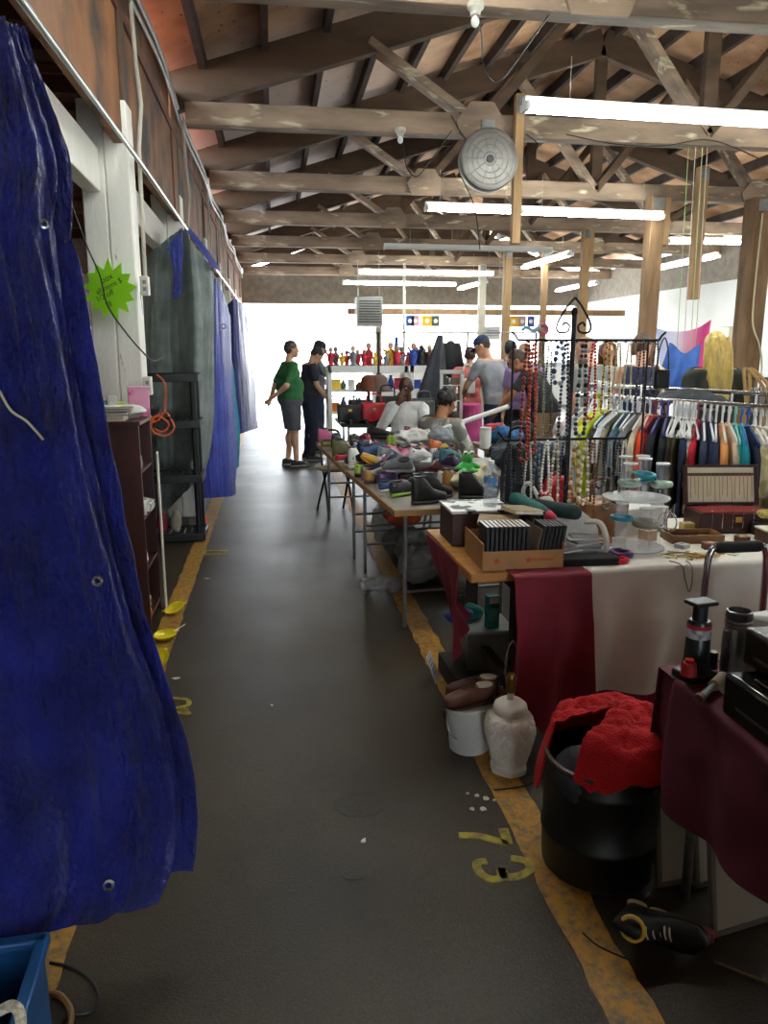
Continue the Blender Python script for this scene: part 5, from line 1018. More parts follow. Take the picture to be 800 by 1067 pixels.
for i in range(4): MB().cyl((-.012, -.09+.06*i, .028), (.012, -.09+.06*i, .028), .027, n=18).build('wheel', mat('#8c1f2a' if i > 1 else '#d8c8a0', .4), sk)
MB().box((0, 0, .05), (.02, .22, .03)).build('chassis', mat('#3a3a3a', .4), sk, bev=.004); MB().torus((0, -.062, .185), .03, .006, 18, 6).build('cuff_trim', mat('#c9a43a', .5), sk)
pts = [(1.12, 1.62, .006), (1.2, 1.55, .006), (1.26, 1.5, .006), (1.34, 1.52, .006), (1.4, 1.6, .006)]
tag(MB().tube(spl(pts, 30), .004, 6).build('thin_cord', mat('#7a6038', .6)), 'thin tan cord on the floor under the maroon table', 'cord')
tag(MB().tube(spl([tuple(atz(x, y, .004)) for x, y in ((607, 972), (622, 985), (645, 996), (665, 1003))], 20), .003, 6).build('floor_string', mat('#2b1a12', .6)), 'short dark cord lying across the yellow line by the bin', 'cord')
# ================================================================== shoe tables and piles farther along the aisle
T1 = folding_table('worn plywood folding table loaded with shoes, nearest along the aisle', (.64, 4.11, 0), .086, .80, 1.5, frames=(.14, 1.3))
T2 = folding_table('second folding table of shoes, just beyond the nearest one along the aisle', (.50, 5.66, 0), .06, .95, 1.8)
def onT(T, x, y, z=.742): return Matrix.Translation(T.location) @ T.rotation_euler.to_matrix().to_4x4() @ V((x, y, z))
PAL = [('black', '#17181a'), ('navy', '#1d2742'), ('grey', '#74767a'), ('white', '#dcdcd8'), ('charcoal', '#303236'), ('red', '#a8242e'), ('pink', '#b8587e'), ('teal', '#2a6f76'), ('blue', '#34527f'), ('tan', '#a5793f'), ('brown', '#5a3826'), ('lime', '#8fae3c'), ('purple', '#453860'), ('orange', '#bf6434'), ('yellow', '#c9a23a'), ('olive', '#5a5c38')]
PD = dict(PAL)
def sh(T, tn, k, x, y, z, rz, up, so, la, kind='sneaker', accent=None, tilt=(0, 0), lb=None, s=.92):
    p = onT(T, x, y, z); return shoe(lb, p, T.rotation_euler.z+rz, PD.get(up, up), PD.get(so, so), PD.get(la, la), kind, rot=(tilt[0], tilt[1], T.rotation_euler.z+rz), accent=PD.get(accent, accent), s=s, group='shoes on the nearest shoe table' if T is T1 else 'shoes on the second shoe table')
seen = {}
def uniq(lb):
    seen[lb] = seen.get(lb, 0)+1; return lb
side = ['by the aisle edge', 'left of the middle', 'right of the middle', 'by the far long edge']
def rowname(r): return '%s row back' % ordn[r] if r else 'front row'
# front of the nearest table, as the photo shows it
sh(T1, 1, 0, .25, .17, .742, -1.15, 'black', 'charcoal', 'black', 'boot', lb='black ankle boot at the front left edge of the nearest shoe table')
sh(T1, 1, 0, .34, .30, .742, -1.0, 'black', 'charcoal', 'black', 'boot', lb='black ankle boot just behind the front one on the nearest shoe table')
sh(T1, 1, 0, .58, .24, .742, -1.5, 'black', 'black', 'black', 'boot', lb='black boot at the front of the nearest shoe table, beside the water bottle')
sh(T1, 1, 0, .17, .44, .742, -.9, 'charcoal', 'lime', 'pink', accent='pink', lb='charcoal running shoe with pink laces and lime sole on the aisle edge')
sh(T1, 1, 0, .30, .52, .742, -.85, 'black', 'white', 'pink', accent='purple', lb='black running shoe with pink laces behind the lime soled one')
sh(T1, 1, 0, .36, .68, .742, -.8, 'black', 'navy', 'teal', accent='teal', lb='black running shoe with teal laces in the middle of the nearest table')
sh(T1, 1, 0, .50, .56, .742, -.6, 'tan', '#c8a060', '#8a5a2a', 'boot', s=.8, lb='small tan laced boot behind the black boots')
o = remesh(MB().ell((0, 0, .06), (.17, .1, .06), 18, 12).ell((.08, .02, .09), (.08, .06, .05), 14, 10).jit(.05, 9, 3), .01, 3).build('cream_bag', mat('#d8cfae', .6, var=.12, bump=.25, bs=25), None, 80); put(o, onT(T1, .62, .52), .2, 'cream crumpled leather bag among the shoes beside the green toy', 'bag')
# green plush toy
pl = thing('plush_toy', 'bright green plush toy with round eyes sitting on the cream bag', 'toy', onT(T1, .61, .55, .845), .1)
GR = mat('#56c860', .95, bump=.4, bs=80, sheen=.3); remesh(MB().ell((0, 0, .045), (.045, .035, .045), 14, 10).ell((0, -.005, .1), (.04, .035, .035), 14, 10).caps((-.035, -.01, .06), (-.07, -.03, .04), .014).caps((.035, -.01, .06), (.07, -.03, .04), .014).caps((-.025, -.02, .02), (-.045, -.06, .015), .016).caps((.025, -.02, .02), (.045, -.06, .015), .016), .006, 3).build('body', GR, pl, 80)
for s in (-1, 1):
    ey = MB().ell((s*.022, -.025, .13), (.014, .014, .015), 12, 9).build('eye', mat('#f2f2ea', .3), pl); MB().ell((s*.022, -.038, .131), (.006, .004, .007), 8, 6).build('pupil', mat('#111111', .3), ey)
# the rest in rows
RS = random.Random(5)
cells1 = [(x, y) for y in (.66, .80, .94, 1.08, 1.22, 1.36) for x in (.13, .34, .55, .72)]
combos = [('navy', 'white', 'blue', 'blue'), ('pink', 'white', 'white', 'grey'), ('grey', 'white', 'grey', 'charcoal'), ('blue', 'white', 'white', 'navy'), ('orange', 'white', 'orange', 'grey'), ('white', 'white', 'white', 'grey'), ('black', 'charcoal', 'black', None), ('grey', 'pink', 'pink', 'white'), ('teal', 'white', 'white', 'navy'), ('charcoal', 'white', 'red', 'red'), ('yellow', 'orange', 'yellow', 'orange'), ('purple', 'white', 'pink', 'pink'), ('brown', 'tan', 'brown', None), ('red', 'white', 'white', None), ('black', 'white', 'white', 'grey'), ('lime', 'black', 'black', 'charcoal'), ('white', 'pink', 'pink', 'pink'), ('olive', 'tan', 'tan', None), ('black', 'black', 'teal', 'teal'), ('tan', 'brown', 'brown', None)]
ysn1 = sorted({c[1] for c in cells1}); xsn = [.13, .34, .55, .72]
for k, (x, y) in enumerate(cells1):
    if (x == .34 or x == .55) and y < .75: continue
    u_, so_, l_, ac = combos[(k*7+3) % len(combos)]; r = ysn1.index(y); c = xsn.index(x)
    sh(T1, 1, k, x+RS.uniform(-.02, .02), y, .742, -.9+RS.uniform(-.35, .35), u_, so_, l_, 'sneaker' if k % 5 else 'flat', ac, lb='%s shoe, %s sole, nearest table, %s row past the boots, %s' % (u_, so_, ordn[r], side[c]))
# top layer of the nearest table
top = [(.22, .95, 'grey', 'white', 'white', 'blue', 'grey blue running shoe lying on top of the heap by the aisle'), (.25, 1.12, 'pink', 'navy', 'white', 'grey', 'pink soled running shoe on top of the heap, behind the grey blue one'), (.42, 1.0, 'white', 'grey', 'white', 'grey', 'white running shoe tilted on top of the heap in the middle'), (.60, .9, 'teal', 'navy', 'teal', 'navy', 'teal laced shoe on top of the heap, right of the middle'), (.62, 1.12, 'yellow', 'yellow', 'orange', 'orange', 'yellow cleated shoe on top of the heap'), (.45, 1.25, 'pink', 'pink', 'white', 'purple', 'pink and purple shoe on top of the heap near its far end'), (.2, 1.3, 'blue', 'navy', 'blue', None, 'blue shoe on top at the far end of the nearest table'), (.66, 1.32, 'orange', 'white', 'orange', 'red', 'orange shoe on top at the far right corner of the nearest table')]
for k, (x, y, u_, so_, l_, ac, lb) in enumerate(top): sh(T1, 1, k, x, y, .865, -.7+RS.uniform(-.6, .6), u_, so_, l_, 'sneaker', ac, (RS.uniform(-.25, .25), RS.uniform(-.35, .35)), lb)
RTS = random.Random(21)
for k in range(22):
    u_, so_, l_, ac = combos[(k*9+2) % len(combos)]
    sh(T1, 1, k, .12+.6*RTS.random(), .78+.66*k/21, .80+.06*RTS.random(), RTS.uniform(-3, 3), u_, so_, l_, 'sneaker', ac, (RTS.uniform(-.6, .6), RTS.uniform(-.9, .9)), 'loose %s shoe tumbled on the nearest table heap, %s from the boots' % (u_, ordn[k]), .88)
# second shoe table
ysn2 = [.12+.16*i for i in range(10)]; xs2 = [.12, .34, .56, .78]
for r, y in enumerate(ysn2):
    for c, x in enumerate(xs2):
        k = r*4+c; u_, so_, l_, ac = combos[(k*11+5) % len(combos)]
        sh(T2, 2, k, x+RS.uniform(-.02, .02), y, .742, -.9+RS.uniform(-.5, .5), u_, so_, l_, 'sneaker' if k % 4 else 'boot' if k % 3 == 0 else 'flat', ac, lb='%s shoe, %s sole, second table, %s row, %s' % (u_, so_, ordn[r], side[c]))
for k, (x, y, u_, so_, l_, ac, lb) in enumerate(((.2, .3, 'navy', 'blue', 'blue', 'blue', 'navy and blue shoe on top at the near end of the second table'), (.45, .45, 'lime', 'yellow', 'yellow', 'olive', 'lime green shoe on top of the second table heap'), (.3, .75, 'red', 'white', 'white', None, 'red shoe on top of the second table heap'), (.6, .7, 'white', 'white', 'white', 'grey', 'white shoe on top of the second table heap'), (.5, 1.1, 'black', 'charcoal', 'black', None, 'black shoe on top at the far half of the second table'), (.75, 1.2, 'pink', 'white', 'white', 'purple', 'pink shoe on top at the far right of the second table'))):
    sh(T2, 2, k, x, y, .84, RS.uniform(-2, .5), u_, so_, l_, 'sneaker', ac, (RS.uniform(-.3, .3), RS.uniform(-.35, .35)), lb)
def lump(name, label, cat, loc, r, c, seed=0, group=None, j=.35, col2=None, vox=.012, rz=0):
    m_ = max(r); o = remesh(MB().ell((0, 0, r[2]), r, 16, 12).ell((r[0]*.4, r[1]*.2, r[2]*1.2), (r[0]*.5, r[1]*.6, r[2]*.7), 12, 9).jit(m_*j, 2.2/m_, seed), max(vox, m_/14), 2, disp=m_*.06, dsc=5/m_).build(name, mat(c, .8, var=.2, vs=12, bump=.25, bs=30, col2=col2, c2s=18), None, 80); put(o, loc, rz); return tag(o, label, cat, group)
lump('white_cloth_bundle', 'white cloth bundle on top of the second shoe table', 'cloth', onT(T2, .62, .32, .86), (.14, .1, .05), '#d4d2cc', 2)
lump('grey_backpack', 'grey backpack at the near right of the second shoe table', 'bag', onT(T2, .8, .2, .84), (.1, .08, .09), '#8a8f94', 9)
# folding stool, bags on the floor
st = thing('folding_stool', 'tan round folding seat on black tube legs at the aisle beyond the shoe tables', 'stool', (.59, 7.6, 0), .2)
MB().lathe([(.0, .44), (.17, .445), (.2, .46), (.19, .475), (.0, .485)], 26, cap=False).build('seat', mat('#b39a78', .6, var=.1), st)
for s in (-1, 1):
    MB().tube(spl([(s*.13, -.2, 0), (s*.12, -.05, .3), (s*.11, .12, .52), (s*.1, .2, .78), (s*.04, .24, .82)], 30), .012, 8).build('leg', BLACK, st); MB().tube(spl([(s*.14, .22, 0), (s*.13, .05, .25), (s*.12, -.1, .45)], 20), .012, 8).build('leg', BLACK, st)
MB().cyl((-.04, .24, .82), (.04, .24, .82), .012, n=8).build('back_bar', BLACK, st)
PB = '#8d8f90'
for k, (px, py, r, c, lb) in enumerate(((455, 612, (.24, .2, .12), PB, 'grey plastic sheeting heap under the nearest shoe table'), (398, 622, (.16, .1, .04), '#8f908c', 'low grey plastic sheet spilling onto the aisle by the table leg'), (485, 622, (.14, .12, .07), '#a2a4a4', 'pale plastic bag under the shoe table near the red cloth'), (440, 590, (.2, .16, .12), '#7c7e80', 'darker plastic sheeting behind the grey heap under the table'))):
    p = atz(px, py, 0); lump('plastic_sheet', lb, 'plastic sheet', (p.x, p.y+r[1]*.6, 0), r, c, k+3)
p = atz(405, 560, 0); lump('orange_bag', 'orange red bag on the floor under the far end of the nearest shoe table', 'bag', (p.x+.05, 6.0, .2), (.16, .12, .1), '#c8461c', 5); lump('grey_bag', 'grey bag under the orange bag beneath the shoe tables', 'bag', (p.x+.05, 6.0, .0), (.18, .14, .1), '#6d7072', 6); lump('white_bag', 'white bag beside the orange one beneath the shoe tables', 'bag', (p.x-.05, 6.3, 0), (.12, .12, .16), '#b5b7b5', 7)
# --- table of goods to the right of the shoe tables
T4 = folding_table('folding table of bags and clothing to the right of the shoe tables', (1.62, 4.35, 0), .05, .8, 1.8)
T5 = folding_table('folding table of children\'s shoes and cloth behind the necklace stand', (1.9, 6.5, 0), .0, 1.9, .8)
for k, (x, y, z, r, c, c2, lb, cat) in enumerate(((.1, .25, .742, (.14, .12, .13), '#20242c', None, 'dark navy bag at the near left of the goods table', 'bag'), (.3, .45, .742, (.16, .13, .1), '#16181c', '#1f6a5a', 'black and green bag in front of the goods table heap', 'bag'), (.1, .75, .742, (.12, .12, .07), '#5a2a30', None, 'maroon shoes bundle on the left of the goods table', 'cloth'), (.35, .9, .742, (.15, .14, .1), '#1a2436', None, 'navy folded coat in the middle of the goods table', 'clothing'), (.6, .6, .742, (.15, .14, .1), '#2f4a3c', None, 'dark green jacket on the right of the goods table', 'clothing'), (.2, 1.2, .742, (.16, .14, .09), '#3a4550', None, 'slate folded clothing on the far left of the goods table', 'clothing'), (.55, 1.2, .742, (.14, .14, .1), '#28486a', '#c0c8d0', 'blue patterned cloth on the far right of the goods table', 'cloth'), (.3, 1.55, .742, (.16, .12, .08), '#1c1c1e', None, 'black coat at the far end of the goods table', 'clothing'))):
    lump('soft_bag' if cat == 'bag' else 'folded_clothes', lb, cat, onT(T4, x, y, z), r, c, k+11, j=.25, col2=c2)
WPL = mat('#e2e2de', .4)
o = MB().lathe([(.05, 0), (.052, .16), (.05, .165), (.052, .168), (.052, .19), (.0, .192)], 22).build('plastic_jar', WPL); put(o, aty(506, 457, 7.0)+V((0, 0, -.0)), 0, 'white plastic tub on the table behind the camouflage shirt', 'tub'); o.location.z = .742+.0; o.location.x = aty(506, 445, 6.75).x; o.location.y = 6.75
a, b = aty(452, 450, 6.55), aty(528, 424, 6.7); e = thing('foam_tube', 'long white tube sticking up diagonally over the goods tables', 'tube', (a+b)/2)
MB().cyl(a, b, .022, n=16).build('tube', WPL, e, world=True); MB().cyl(b, b+(b-a).normalized()*.012, .024, n=16).build('end_cap', mat('#c9c9c4', .5), e, world=True)
KS = random.Random(3)
for k in range(22):
    x, y = .62+.12*(k % 11), .15+.16*(k//11)+.02*(k % 2); c = (('white', '#e6e2de'), ('pink', '#e07aa0'), ('rose', '#c84a6a'), ('pale blue', '#a8c8d8'), ('black', '#1d1d20'), ('lilac', '#b89ac8'))[(k*5+k//11) % 6]
    shoe('small %s child shoe, %s from the left, %s row behind the necklace stand' % (c[0], ordn[k % 11], 'front' if k < 11 else 'back'), onT(T5, x, y, .742), KS.uniform(-.6, .6), c[1], '#e4e2de', '#f0eeea', 'sneaker' if k % 2 else 'flat', s=.62, group='children\'s shoes behind the necklace stand', inn='#7a7478')
for k, (x, y, r, c, lb) in enumerate(((.2, .3, (.16, .14, .09), '#2a5a8a', 'blue folded cloth on the left of the children\'s shoe table'), (.4, .5, (.15, .13, .11), '#1a1c20', 'black cloth heap behind the blue cloth'), (.15, .55, (.12, .11, .1), '#9a1f24', 'red cloth heap at the far left of the children\'s shoe table'), (.95, .6, (.2, .12, .1), '#c8b8b8', 'pale pink cloth heap behind the children\'s shoes'), (1.4, .6, (.2, .12, .08), '#8a8f98', 'grey cloth heap behind the children\'s shoes on the right'))): lump('folded_cloth', lb, 'cloth', onT(T5, x, y, .742), r, c, 31+k, j=.2)
# --- black table of handbags in front of the white showcases
T6 = folding_table('black topped table of handbags in front of the white showcases', (.80, 9.3, 0), .0, 1.5, 1.0, top=BLACK, edge=BLACK)
def handbag(label, loc, w_, h, c, rz=0., d=.1):
    e = thing('handbag', label, 'handbag', loc, rz, 'handbags on the black table'); m_ = mat(c, .45, var=.15, bump=.15, bs=25)
    remesh(MB().box((0, 0, h/2), (w_, d, h)).ell((0, 0, h*.45), (w_*.52, d*.7, h*.5)).jit(.02, 8, w_*50), .014, 3).build('bag_body', m_, e, 80); MB().tube(spl([(-w_*.3, 0, h*.9), (-w_*.25, 0, h*1.4), (w_*.25, 0, h*1.4), (w_*.3, 0, h*.9)], 20), .01, 6).build('handle', m_, e)
    MB().box((0, -d*.72, h*.7), (.04, .01, .025)).build('clasp', GOLD, e); return e
for x, y, w_, h, c, lb in ((.12, .2, .3, .22, '#17171a', 'black handbag at the aisle end of the black table'), (.42, .18, .3, .24, '#b0202c', 'red handbag on the front of the black table'), (.74, .2, .3, .22, '#222328', 'black handbag right of the red one'), (1.05, .2, .28, .26, '#5a5c60', 'grey handbag in front of the brown heads on the black table'), (1.32, .25, .2, .2, '#26262a', 'small black handbag at the right end of the black table'), (.3, .55, .3, .26, '#1a1b1f', 'black handbag in the back row behind the red one'), (.65, .6, .3, .3, '#101114', 'large black handbag in the middle of the back row')): handbag(lb, onT(T6, x, y), w_, h, c)
for k in range(8): shoe('black shoe in the front row of the black table, %s from the aisle' % ordn[k], onT(T6, .1+.18*k, -.0+.03, .742), 0+.2*(k % 2), '#141416', '#0c0c0c', '#141416', 'flat', s=.8, group='black shoes along the black table')
o = MB().box((0, 0, .14), (.28, .02, .28)).build('grey_board', mat('#55565a', .6), bev=.004); put(o, onT(T6, 1.08, .42), 0, 'square grey panel standing behind the grey handbag', 'panel')
for k, (px, c, lb) in enumerate(((384, '#6b3a24', 'brown straw hat on a stand at the black table'), (395, '#6f5a56', 'grey brown hat right of the brown one'))):
    p = aty(px, 407-k*-5, 10.1); e = thing('hat_on_stand', lb, 'hat', (p.x, 10.08+.0*k, .742)); MB().cyl((0, 0, 0), (0, 0, .4), .02, n=10).build('stand_pole', BLACK, e); MB().lathe([(.12, 0), (.02, .012)], 18).build('stand_base', BLACK, e)
    MB().lathe([(.14, .36), (.135, .40), (.11, .46), (.1, .52), (.06, .56), (0, .57)], 22, cap=False).build('crown', mat(c, .8, var=.2, bump=.3, bs=60), e); MB().lathe([(.15, .37), (.19, .35), (.17, .38), (.13, .39)], 22, cap=False).build('brim', mat(c, .8, var=.2, bump=.3, bs=60), e)
# ================================================================== people
SKINS = {'light': '#c99878', 'tan': '#a8734f', 'dark': '#4a2c1e', 'pinkish': '#d3a087'}
def person(label, loc, rz, J=None, skin='light', hair='#2c211a', hairstyle='short', shirt='#444444', sleeve=.55, hem=.86, shirt2=None, pants='#22242c', shorts=False, shoes='#18181a', bulk=1., s=1., head=(0, 0, 0), cap=None, tank=False, skirt=None, face=False, vox=.011, fingers=True, hands=None, hemdir=(0, 0, -1), long_pants_cut=None):
    """faces +y of its own frame. J overrides joints; head = (yaw, pitch, roll)"""
    j = dict(pel=(0, 0, .95), waist=(0, 0, 1.08), chest=(0, .0, 1.28), neck=(0, -.01, 1.46), head=(0, .03, 1.625), shL=(-.185, 0, 1.40), shR=(.185, 0, 1.40), elL=(-.235, -.03, 1.12), elR=(.235, -.03, 1.12), wrL=(-.24, .06, .88), wrR=(.24, .06, .88),
             hipL=(-.095, 0, .92), hipR=(.095, 0, .92), knL=(-.105, .02, .50), knR=(.105, .02, .50), anL=(-.11, -.02, .08), anR=(.11, -.02, .08))
    if J: j.update(J)
    j = {k: V(v) for k, v in j.items()}
    e = thing('person', label, 'person', loc, rz, None); e.scale = (s, s, s)
    SK = mat(SKINS[skin], .55, var=.08, vs=12, sub=.0)
    hm = Euler((head[1], head[2], head[0]), 'ZXY').to_matrix(); H = j['head']
    def hp(x, y, z): return H + hm @ V((x, y, z))
    def seg(mb, a, b, rx, ry, over=1.):
        a, b = V(a), V(b); d = b-a; L_ = d.length; z = d.normalized(); x = V((1, 0, 0)); x = (x-z*x.dot(z)).normalized(); y = z.cross(x); R_ = Matrix((x, y, z)).transposed()
        mb.ell((a+b)/2, (rx, ry, L_/2*over), 16, 10, R_)
    def torso(mb, g):
        seg(mb, j['pel']-V((0, 0, .09)), j['waist']+V((0, 0, .02)), .165*bulk+g, .115*bulk+g, 1.35)
        seg(mb, j['pel'], j['chest'], .15*bulk+g, .112*bulk**1.3+g, 1.3)
        seg(mb, j['waist'], j['neck'], .168*(.5+.5*bulk)+g, .11*(.5+.5*bulk)+g, 1.12)
        mb.caps(j['shL'].lerp(j['neck'], .15), j['shR'].lerp(j['neck'], .15), .062+g, n=12)
        m_ = (j['shL']+j['shR'])/2; mb.caps(m_, j['neck'], .07+g, .058+g*.3, 12)
    b = MB(); torso(b, 0)
    b.caps(j['neck'], H-hm @ V((0, .02, .06)), .056, .05, 12)
    b.ell(hp(0, 0, .018), (.076, .097, .104), 20, 14, hm); b.ell(hp(0, .03, -.055), (.056, .062, .058), 16, 12, hm); b.ell(hp(0, .075, -.09), (.026, .022, .022), 10, 8, hm)
    b.caps(hp(0, .092, .018), hp(0, .112, -.022), .009, .015, 8); b.caps(hp(-.04, .08, .035), hp(.04, .08, .035), .013, n=8); b.caps(hp(-.018, .092, -.056), hp(.018, .092, -.056), .0105, n=8)
    for q in (-1, 1): b.ell(hp(q*.078, -.005, -.005), (.012, .02, .032), 8, 8, hm)
    for c in 'LR':
        q = -1 if c == 'L' else 1
        b.caps(j['sh'+c], j['el'+c], .05, .041, 12); b.caps(j['el'+c], j['wr'+c], .041, .027, 12)
        b.caps(j['hip'+c], j['kn'+c], .082*(.6+.4*bulk), .055, 14); kn, an = j['kn'+c], j['an'+c]
        b.caps(kn, an, .052, .036, 12); b.ell(kn.lerp(an, .3)-V((0, .015, 0)), (.05, .055, .11), 12, 8)
        f = V((0, 1, 0)); b.caps(an-V((0, .02, .035)), an+V((0, .13, -.045)), .036, .03, 10)
        # hand: palm, four bent fingers, thumb
        wr = j['wr'+c]; d = (wr-j['el'+c]).normalized(); hd = (hands or {}).get(c); d = V(hd[0]).normalized() if hd else d
        pn = V(hd[1]) if hd else V((-q, 0, 0)); pn = (pn-d*pn.dot(d)).normalized(); sd = d.cross(pn).normalized(); 
        R_ = Matrix((sd, pn, d)).transposed(); b.ell(wr+d*.05, (.041, .019, .055), 12, 10, R_)
        if sd.y < 0: sd = -sd
        if fingers:
            for i, L_ in enumerate((.072, .08, .075, .06)):
                o = wr+d*.085+sd*(.03-.02*i); k1 = o+d*L_*.5+pn*.012; k2 = k1+d*L_*.32+pn*.03; b.caps(o-d*.02, k1, .0095, .009, 7); b.caps(k1, k2, .009, .0075, 7)
            o = wr+d*.03+sd*.03; k1 = o+sd*.03+d*.035+pn*.01; b.caps(o, k1, .0125, .011, 7); b.caps(k1, k1+d*.03+pn*.012, .011, .009, 7)
        else: b.caps(wr+d*.06, wr+d*.13+pn*.03, .03, .022, 8)
    remesh(b, vox, 2).build('body', SK, e, 180)
    # clothes
    g = .016; t = MB(); torso(t, g)
    if not tank:
        for c in 'LR':
            a, m_, w_ = j['sh'+c], j['el'+c], j['wr'+c]; t.caps(a, a.lerp(m_, min(1, sleeve)), .068, .062 if sleeve < 1 else .055, 12)
            if sleeve > 1: t.caps(m_, m_.lerp(w_, sleeve-1), .055, .042, 12)
    cuts = [((0, 0, hem), hemdir), (j['neck']+V((0, .02, .02)), (0, -.25, 1))]
    if tank:
        for c in 'LR': cuts.append((j['sh'+c].lerp(j['neck'], .12), (-1 if c == 'L' else 1, 0, .1)))
    sm = mat(shirt, .85, var=.12, vs=7, bump=.2, bs=18, col2=shirt2, c2s=9, c2w=.55, c2soft=.03)
    remesh(t, .014, 3, cuts, .008, 9).build('tank_top' if tank else 'shirt', sm, e, 180)
    p = MB(); seg(p, j['pel']-V((0, 0, .12)), j['pel']+V((0, 0, .12)), .165*bulk+.012, .118*bulk+.012, 1.15)
    for c in 'LR':
        h, k, a = j['hip'+c], j['kn'+c], j['an'+c]
        if skirt: continue
        if shorts: p.caps(h, h.lerp(k, .93), .1*(.6+.4*bulk)+.006, .092, 14)
        else: p.caps(h, k, .098*(.6+.4*bulk), .073, 14); p.caps(k, a, .073, .058, 14)
    if skirt: p.tube([j['pel'], j['pel']*.5+(j['knL']+j['knR'])*.25, (j['knL']+j['knR'])*.5-V((0, 0, .1))], [.17, .2, .24], 18)
    cc = [(j['pel']+V((0, 0, .13)), (0, 0, 1))]
    if shorts: cc.append((V((0, 0, j['knL'].z+.02)), (0, 0, -1)))
    elif j['anL'].z > .02: cc.append((V((0, 0, .055)), (0, 0, -1)))
    remesh(p, .014, 3, cc, .007, 9).build('skirt' if skirt else 'shorts' if shorts else 'trousers', mat(skirt or pants, .85, var=.15, vs=6, bump=.15, bs=20), e, 180)
    for c in 'LR':
        a = j['an'+c]; z0 = a.z-.08
        q = MB().loft([[V((a.x+w_*math.cos(u), a.y+y+0*u, z0+h*(.5+.5*math.sin(u)))) for u in (2*PI*i/14 for i in range(14))] for y, w_, h in ((-.085, .02, .05), (-.075, .04, .09), (-.03, .046, .105), (.04, .05, .085), (.11, .052, .06), (.16, .045, .05), (.185, .02, .035))])
        so_ = q.build('shoe', mat(shoes, .5, var=.2, vs=20), e, 60); 
        MB().loft([[V((a.x+w_*math.cos(u), a.y+y, z0+.012+.012*math.sin(u))) for u in (2*PI*i/12 for i in range(12))] for y, w_ in ((-.09, .025), (-.06, .047), (.04, .055), (.13, .055), (.19, .02))]).build('sole', mat('#cfcfcc', .6), so_, 60)
    # hair
    if hairstyle != 'bald':
        hb = MB().ell(hp(0, -.008, .03), (.083, .104, .106), 20, 14, hm)
        if hairstyle == 'long':
            for x in (-.06, -.03, 0, .03, .06): hb.tube(spl([hp(x, -.07, .07), hp(x*1.2, -.1, -.05), hp(x*1.2, -.115, -.18), hp(x*1.15, -.125, -.3), hp(x*1.0, -.125, -.42-.5*abs(x-.01))], 12), [.033]*8+[.03, .026, .02, .014, .007], 8)
            for q in (-1, 1): hb.tube(spl([hp(q*.065, -.02, .05), hp(q*.08, -.03, -.06), hp(q*.085, -.055, -.2), hp(q*.08, -.09, -.34)], 12), [.026]*10+[.02, .015, .01], 8)
        if hairstyle == 'bun': hb.ell(hp(0, -.11, .02), (.045, .045, .05), 12, 9)
        if hairstyle == 'ponytail': hb.tube(spl([hp(0, -.09, .04), hp(.0, -.14, .0), hp(0, -.13, -.1), hp(0, -.11, -.19)], 10), [.03]*7+[.025, .02, .015, .008], 8)
        n = hm @ V((0, .72, -.62)); ct = [(hp(0, .045, .045), n)]
        if hairstyle in ('short', 'ponytail', 'bun'): ct.append((hp(0, 0, -.055), hm @ V((0, .2, -1))))
        h_ = remesh(hb, .009, 2, ct, .005, 30); 
        if hairstyle == 'long': h_ = remesh(hb, .009, 2, [(hp(0, .05, .02), hm @ V((0, 1, -.2)))], .003, 40)
        h_.build('hair', mat(hair, .55, var=.3, vs=30, bump=.3, bs=60, stretch=(1, 1, .25)), e, 180)
    if cap:
        cb = MB().lathe([(.088, 0), (.094, .02), (.09, .06), (.07, .092), (.03, .108), (0, .11)], 22, cap=False); cb.v = [hp(p_.x*.9, p_.y*1.1-.005, p_.z+.045) for p_ in cb.v]; ob = cb.build('cap', mat(cap, .8, var=.15), e, 60)
        br = MB().grid(lambda u, v: hp((u-.5)*.16*(1-.25*v*v), .07+.1*v*math.sin(PI*(.15+.7*u)), .055-.02*v-.02*(2*u-1)**2), 12, 6, .004); br.build('brim', mat(cap, .8, var=.15), ob, 60)
    if face:
        for q in (-1, 1):
            ey = MB().ell(hp(q*.031, .082, .012), (.013, .009, .008), 10, 8, hm).build('eye', mat('#e4ddd4', .3), e); MB().ell(hp(q*.031, .090, .012), (.006, .004, .006), 8, 6, hm).build('iris', mat('#1c120c', .3), ey)
            MB().caps(hp(q*.018, .093, .037), hp(q*.046, .082, .038), .0055, n=6).build('eyebrow', mat(hair, .8), e)
        MB().ell(hp(0, .1, -.057), (.022, .006, .006), 10, 6, hm).build('mouth', mat('#7c3f36' if skin != 'dark' else '#5a2c28', .5), e)
    return e
def floor_at(px, Y): p = aty(px, 400, Y); return V((p.x, Y, 0))
# standing in the aisle
person('man in a green t-shirt and grey shorts standing with hands clasped behind his back', floor_at(302, 11.0), -1.25, dict(elL=(-.25, -.14, 1.14), elR=(.25, -.14, 1.14), wrL=(-.06, -.27, .95), wrR=(.05, -.29, .97), knL=(-.10, .03, .5), anR=(.11, .03, .08)), 'light', '#3a332d', 'short', '#2c6a3a', .75, .80, pants='#5a5c64', shorts=True, shoes='#26282c', bulk=1.42, s=1.0, face=True, hands=dict(L=((.8, -.3, -.5), (0, -1, 0)), R=((-.8, -.2, -.5), (0, -1, 0))), vox=.009)
person('man in a navy t-shirt and dark jeans looking down beside the green shirted man', floor_at(322, 11.6), -1.35, dict(head=(0, .12, 1.57), neck=(0, .04, 1.45), elR=(.23, .06, 1.13), wrR=(.2, .22, .93), elL=(-.23, .08, 1.13), wrL=(-.16, .28, 1.0)), 'light', '#2a211c', 'short', '#26272f', .6, .84, pants='#1f2536', bulk=1.3, s=.985, head=(0, -.75, 0), face=True)
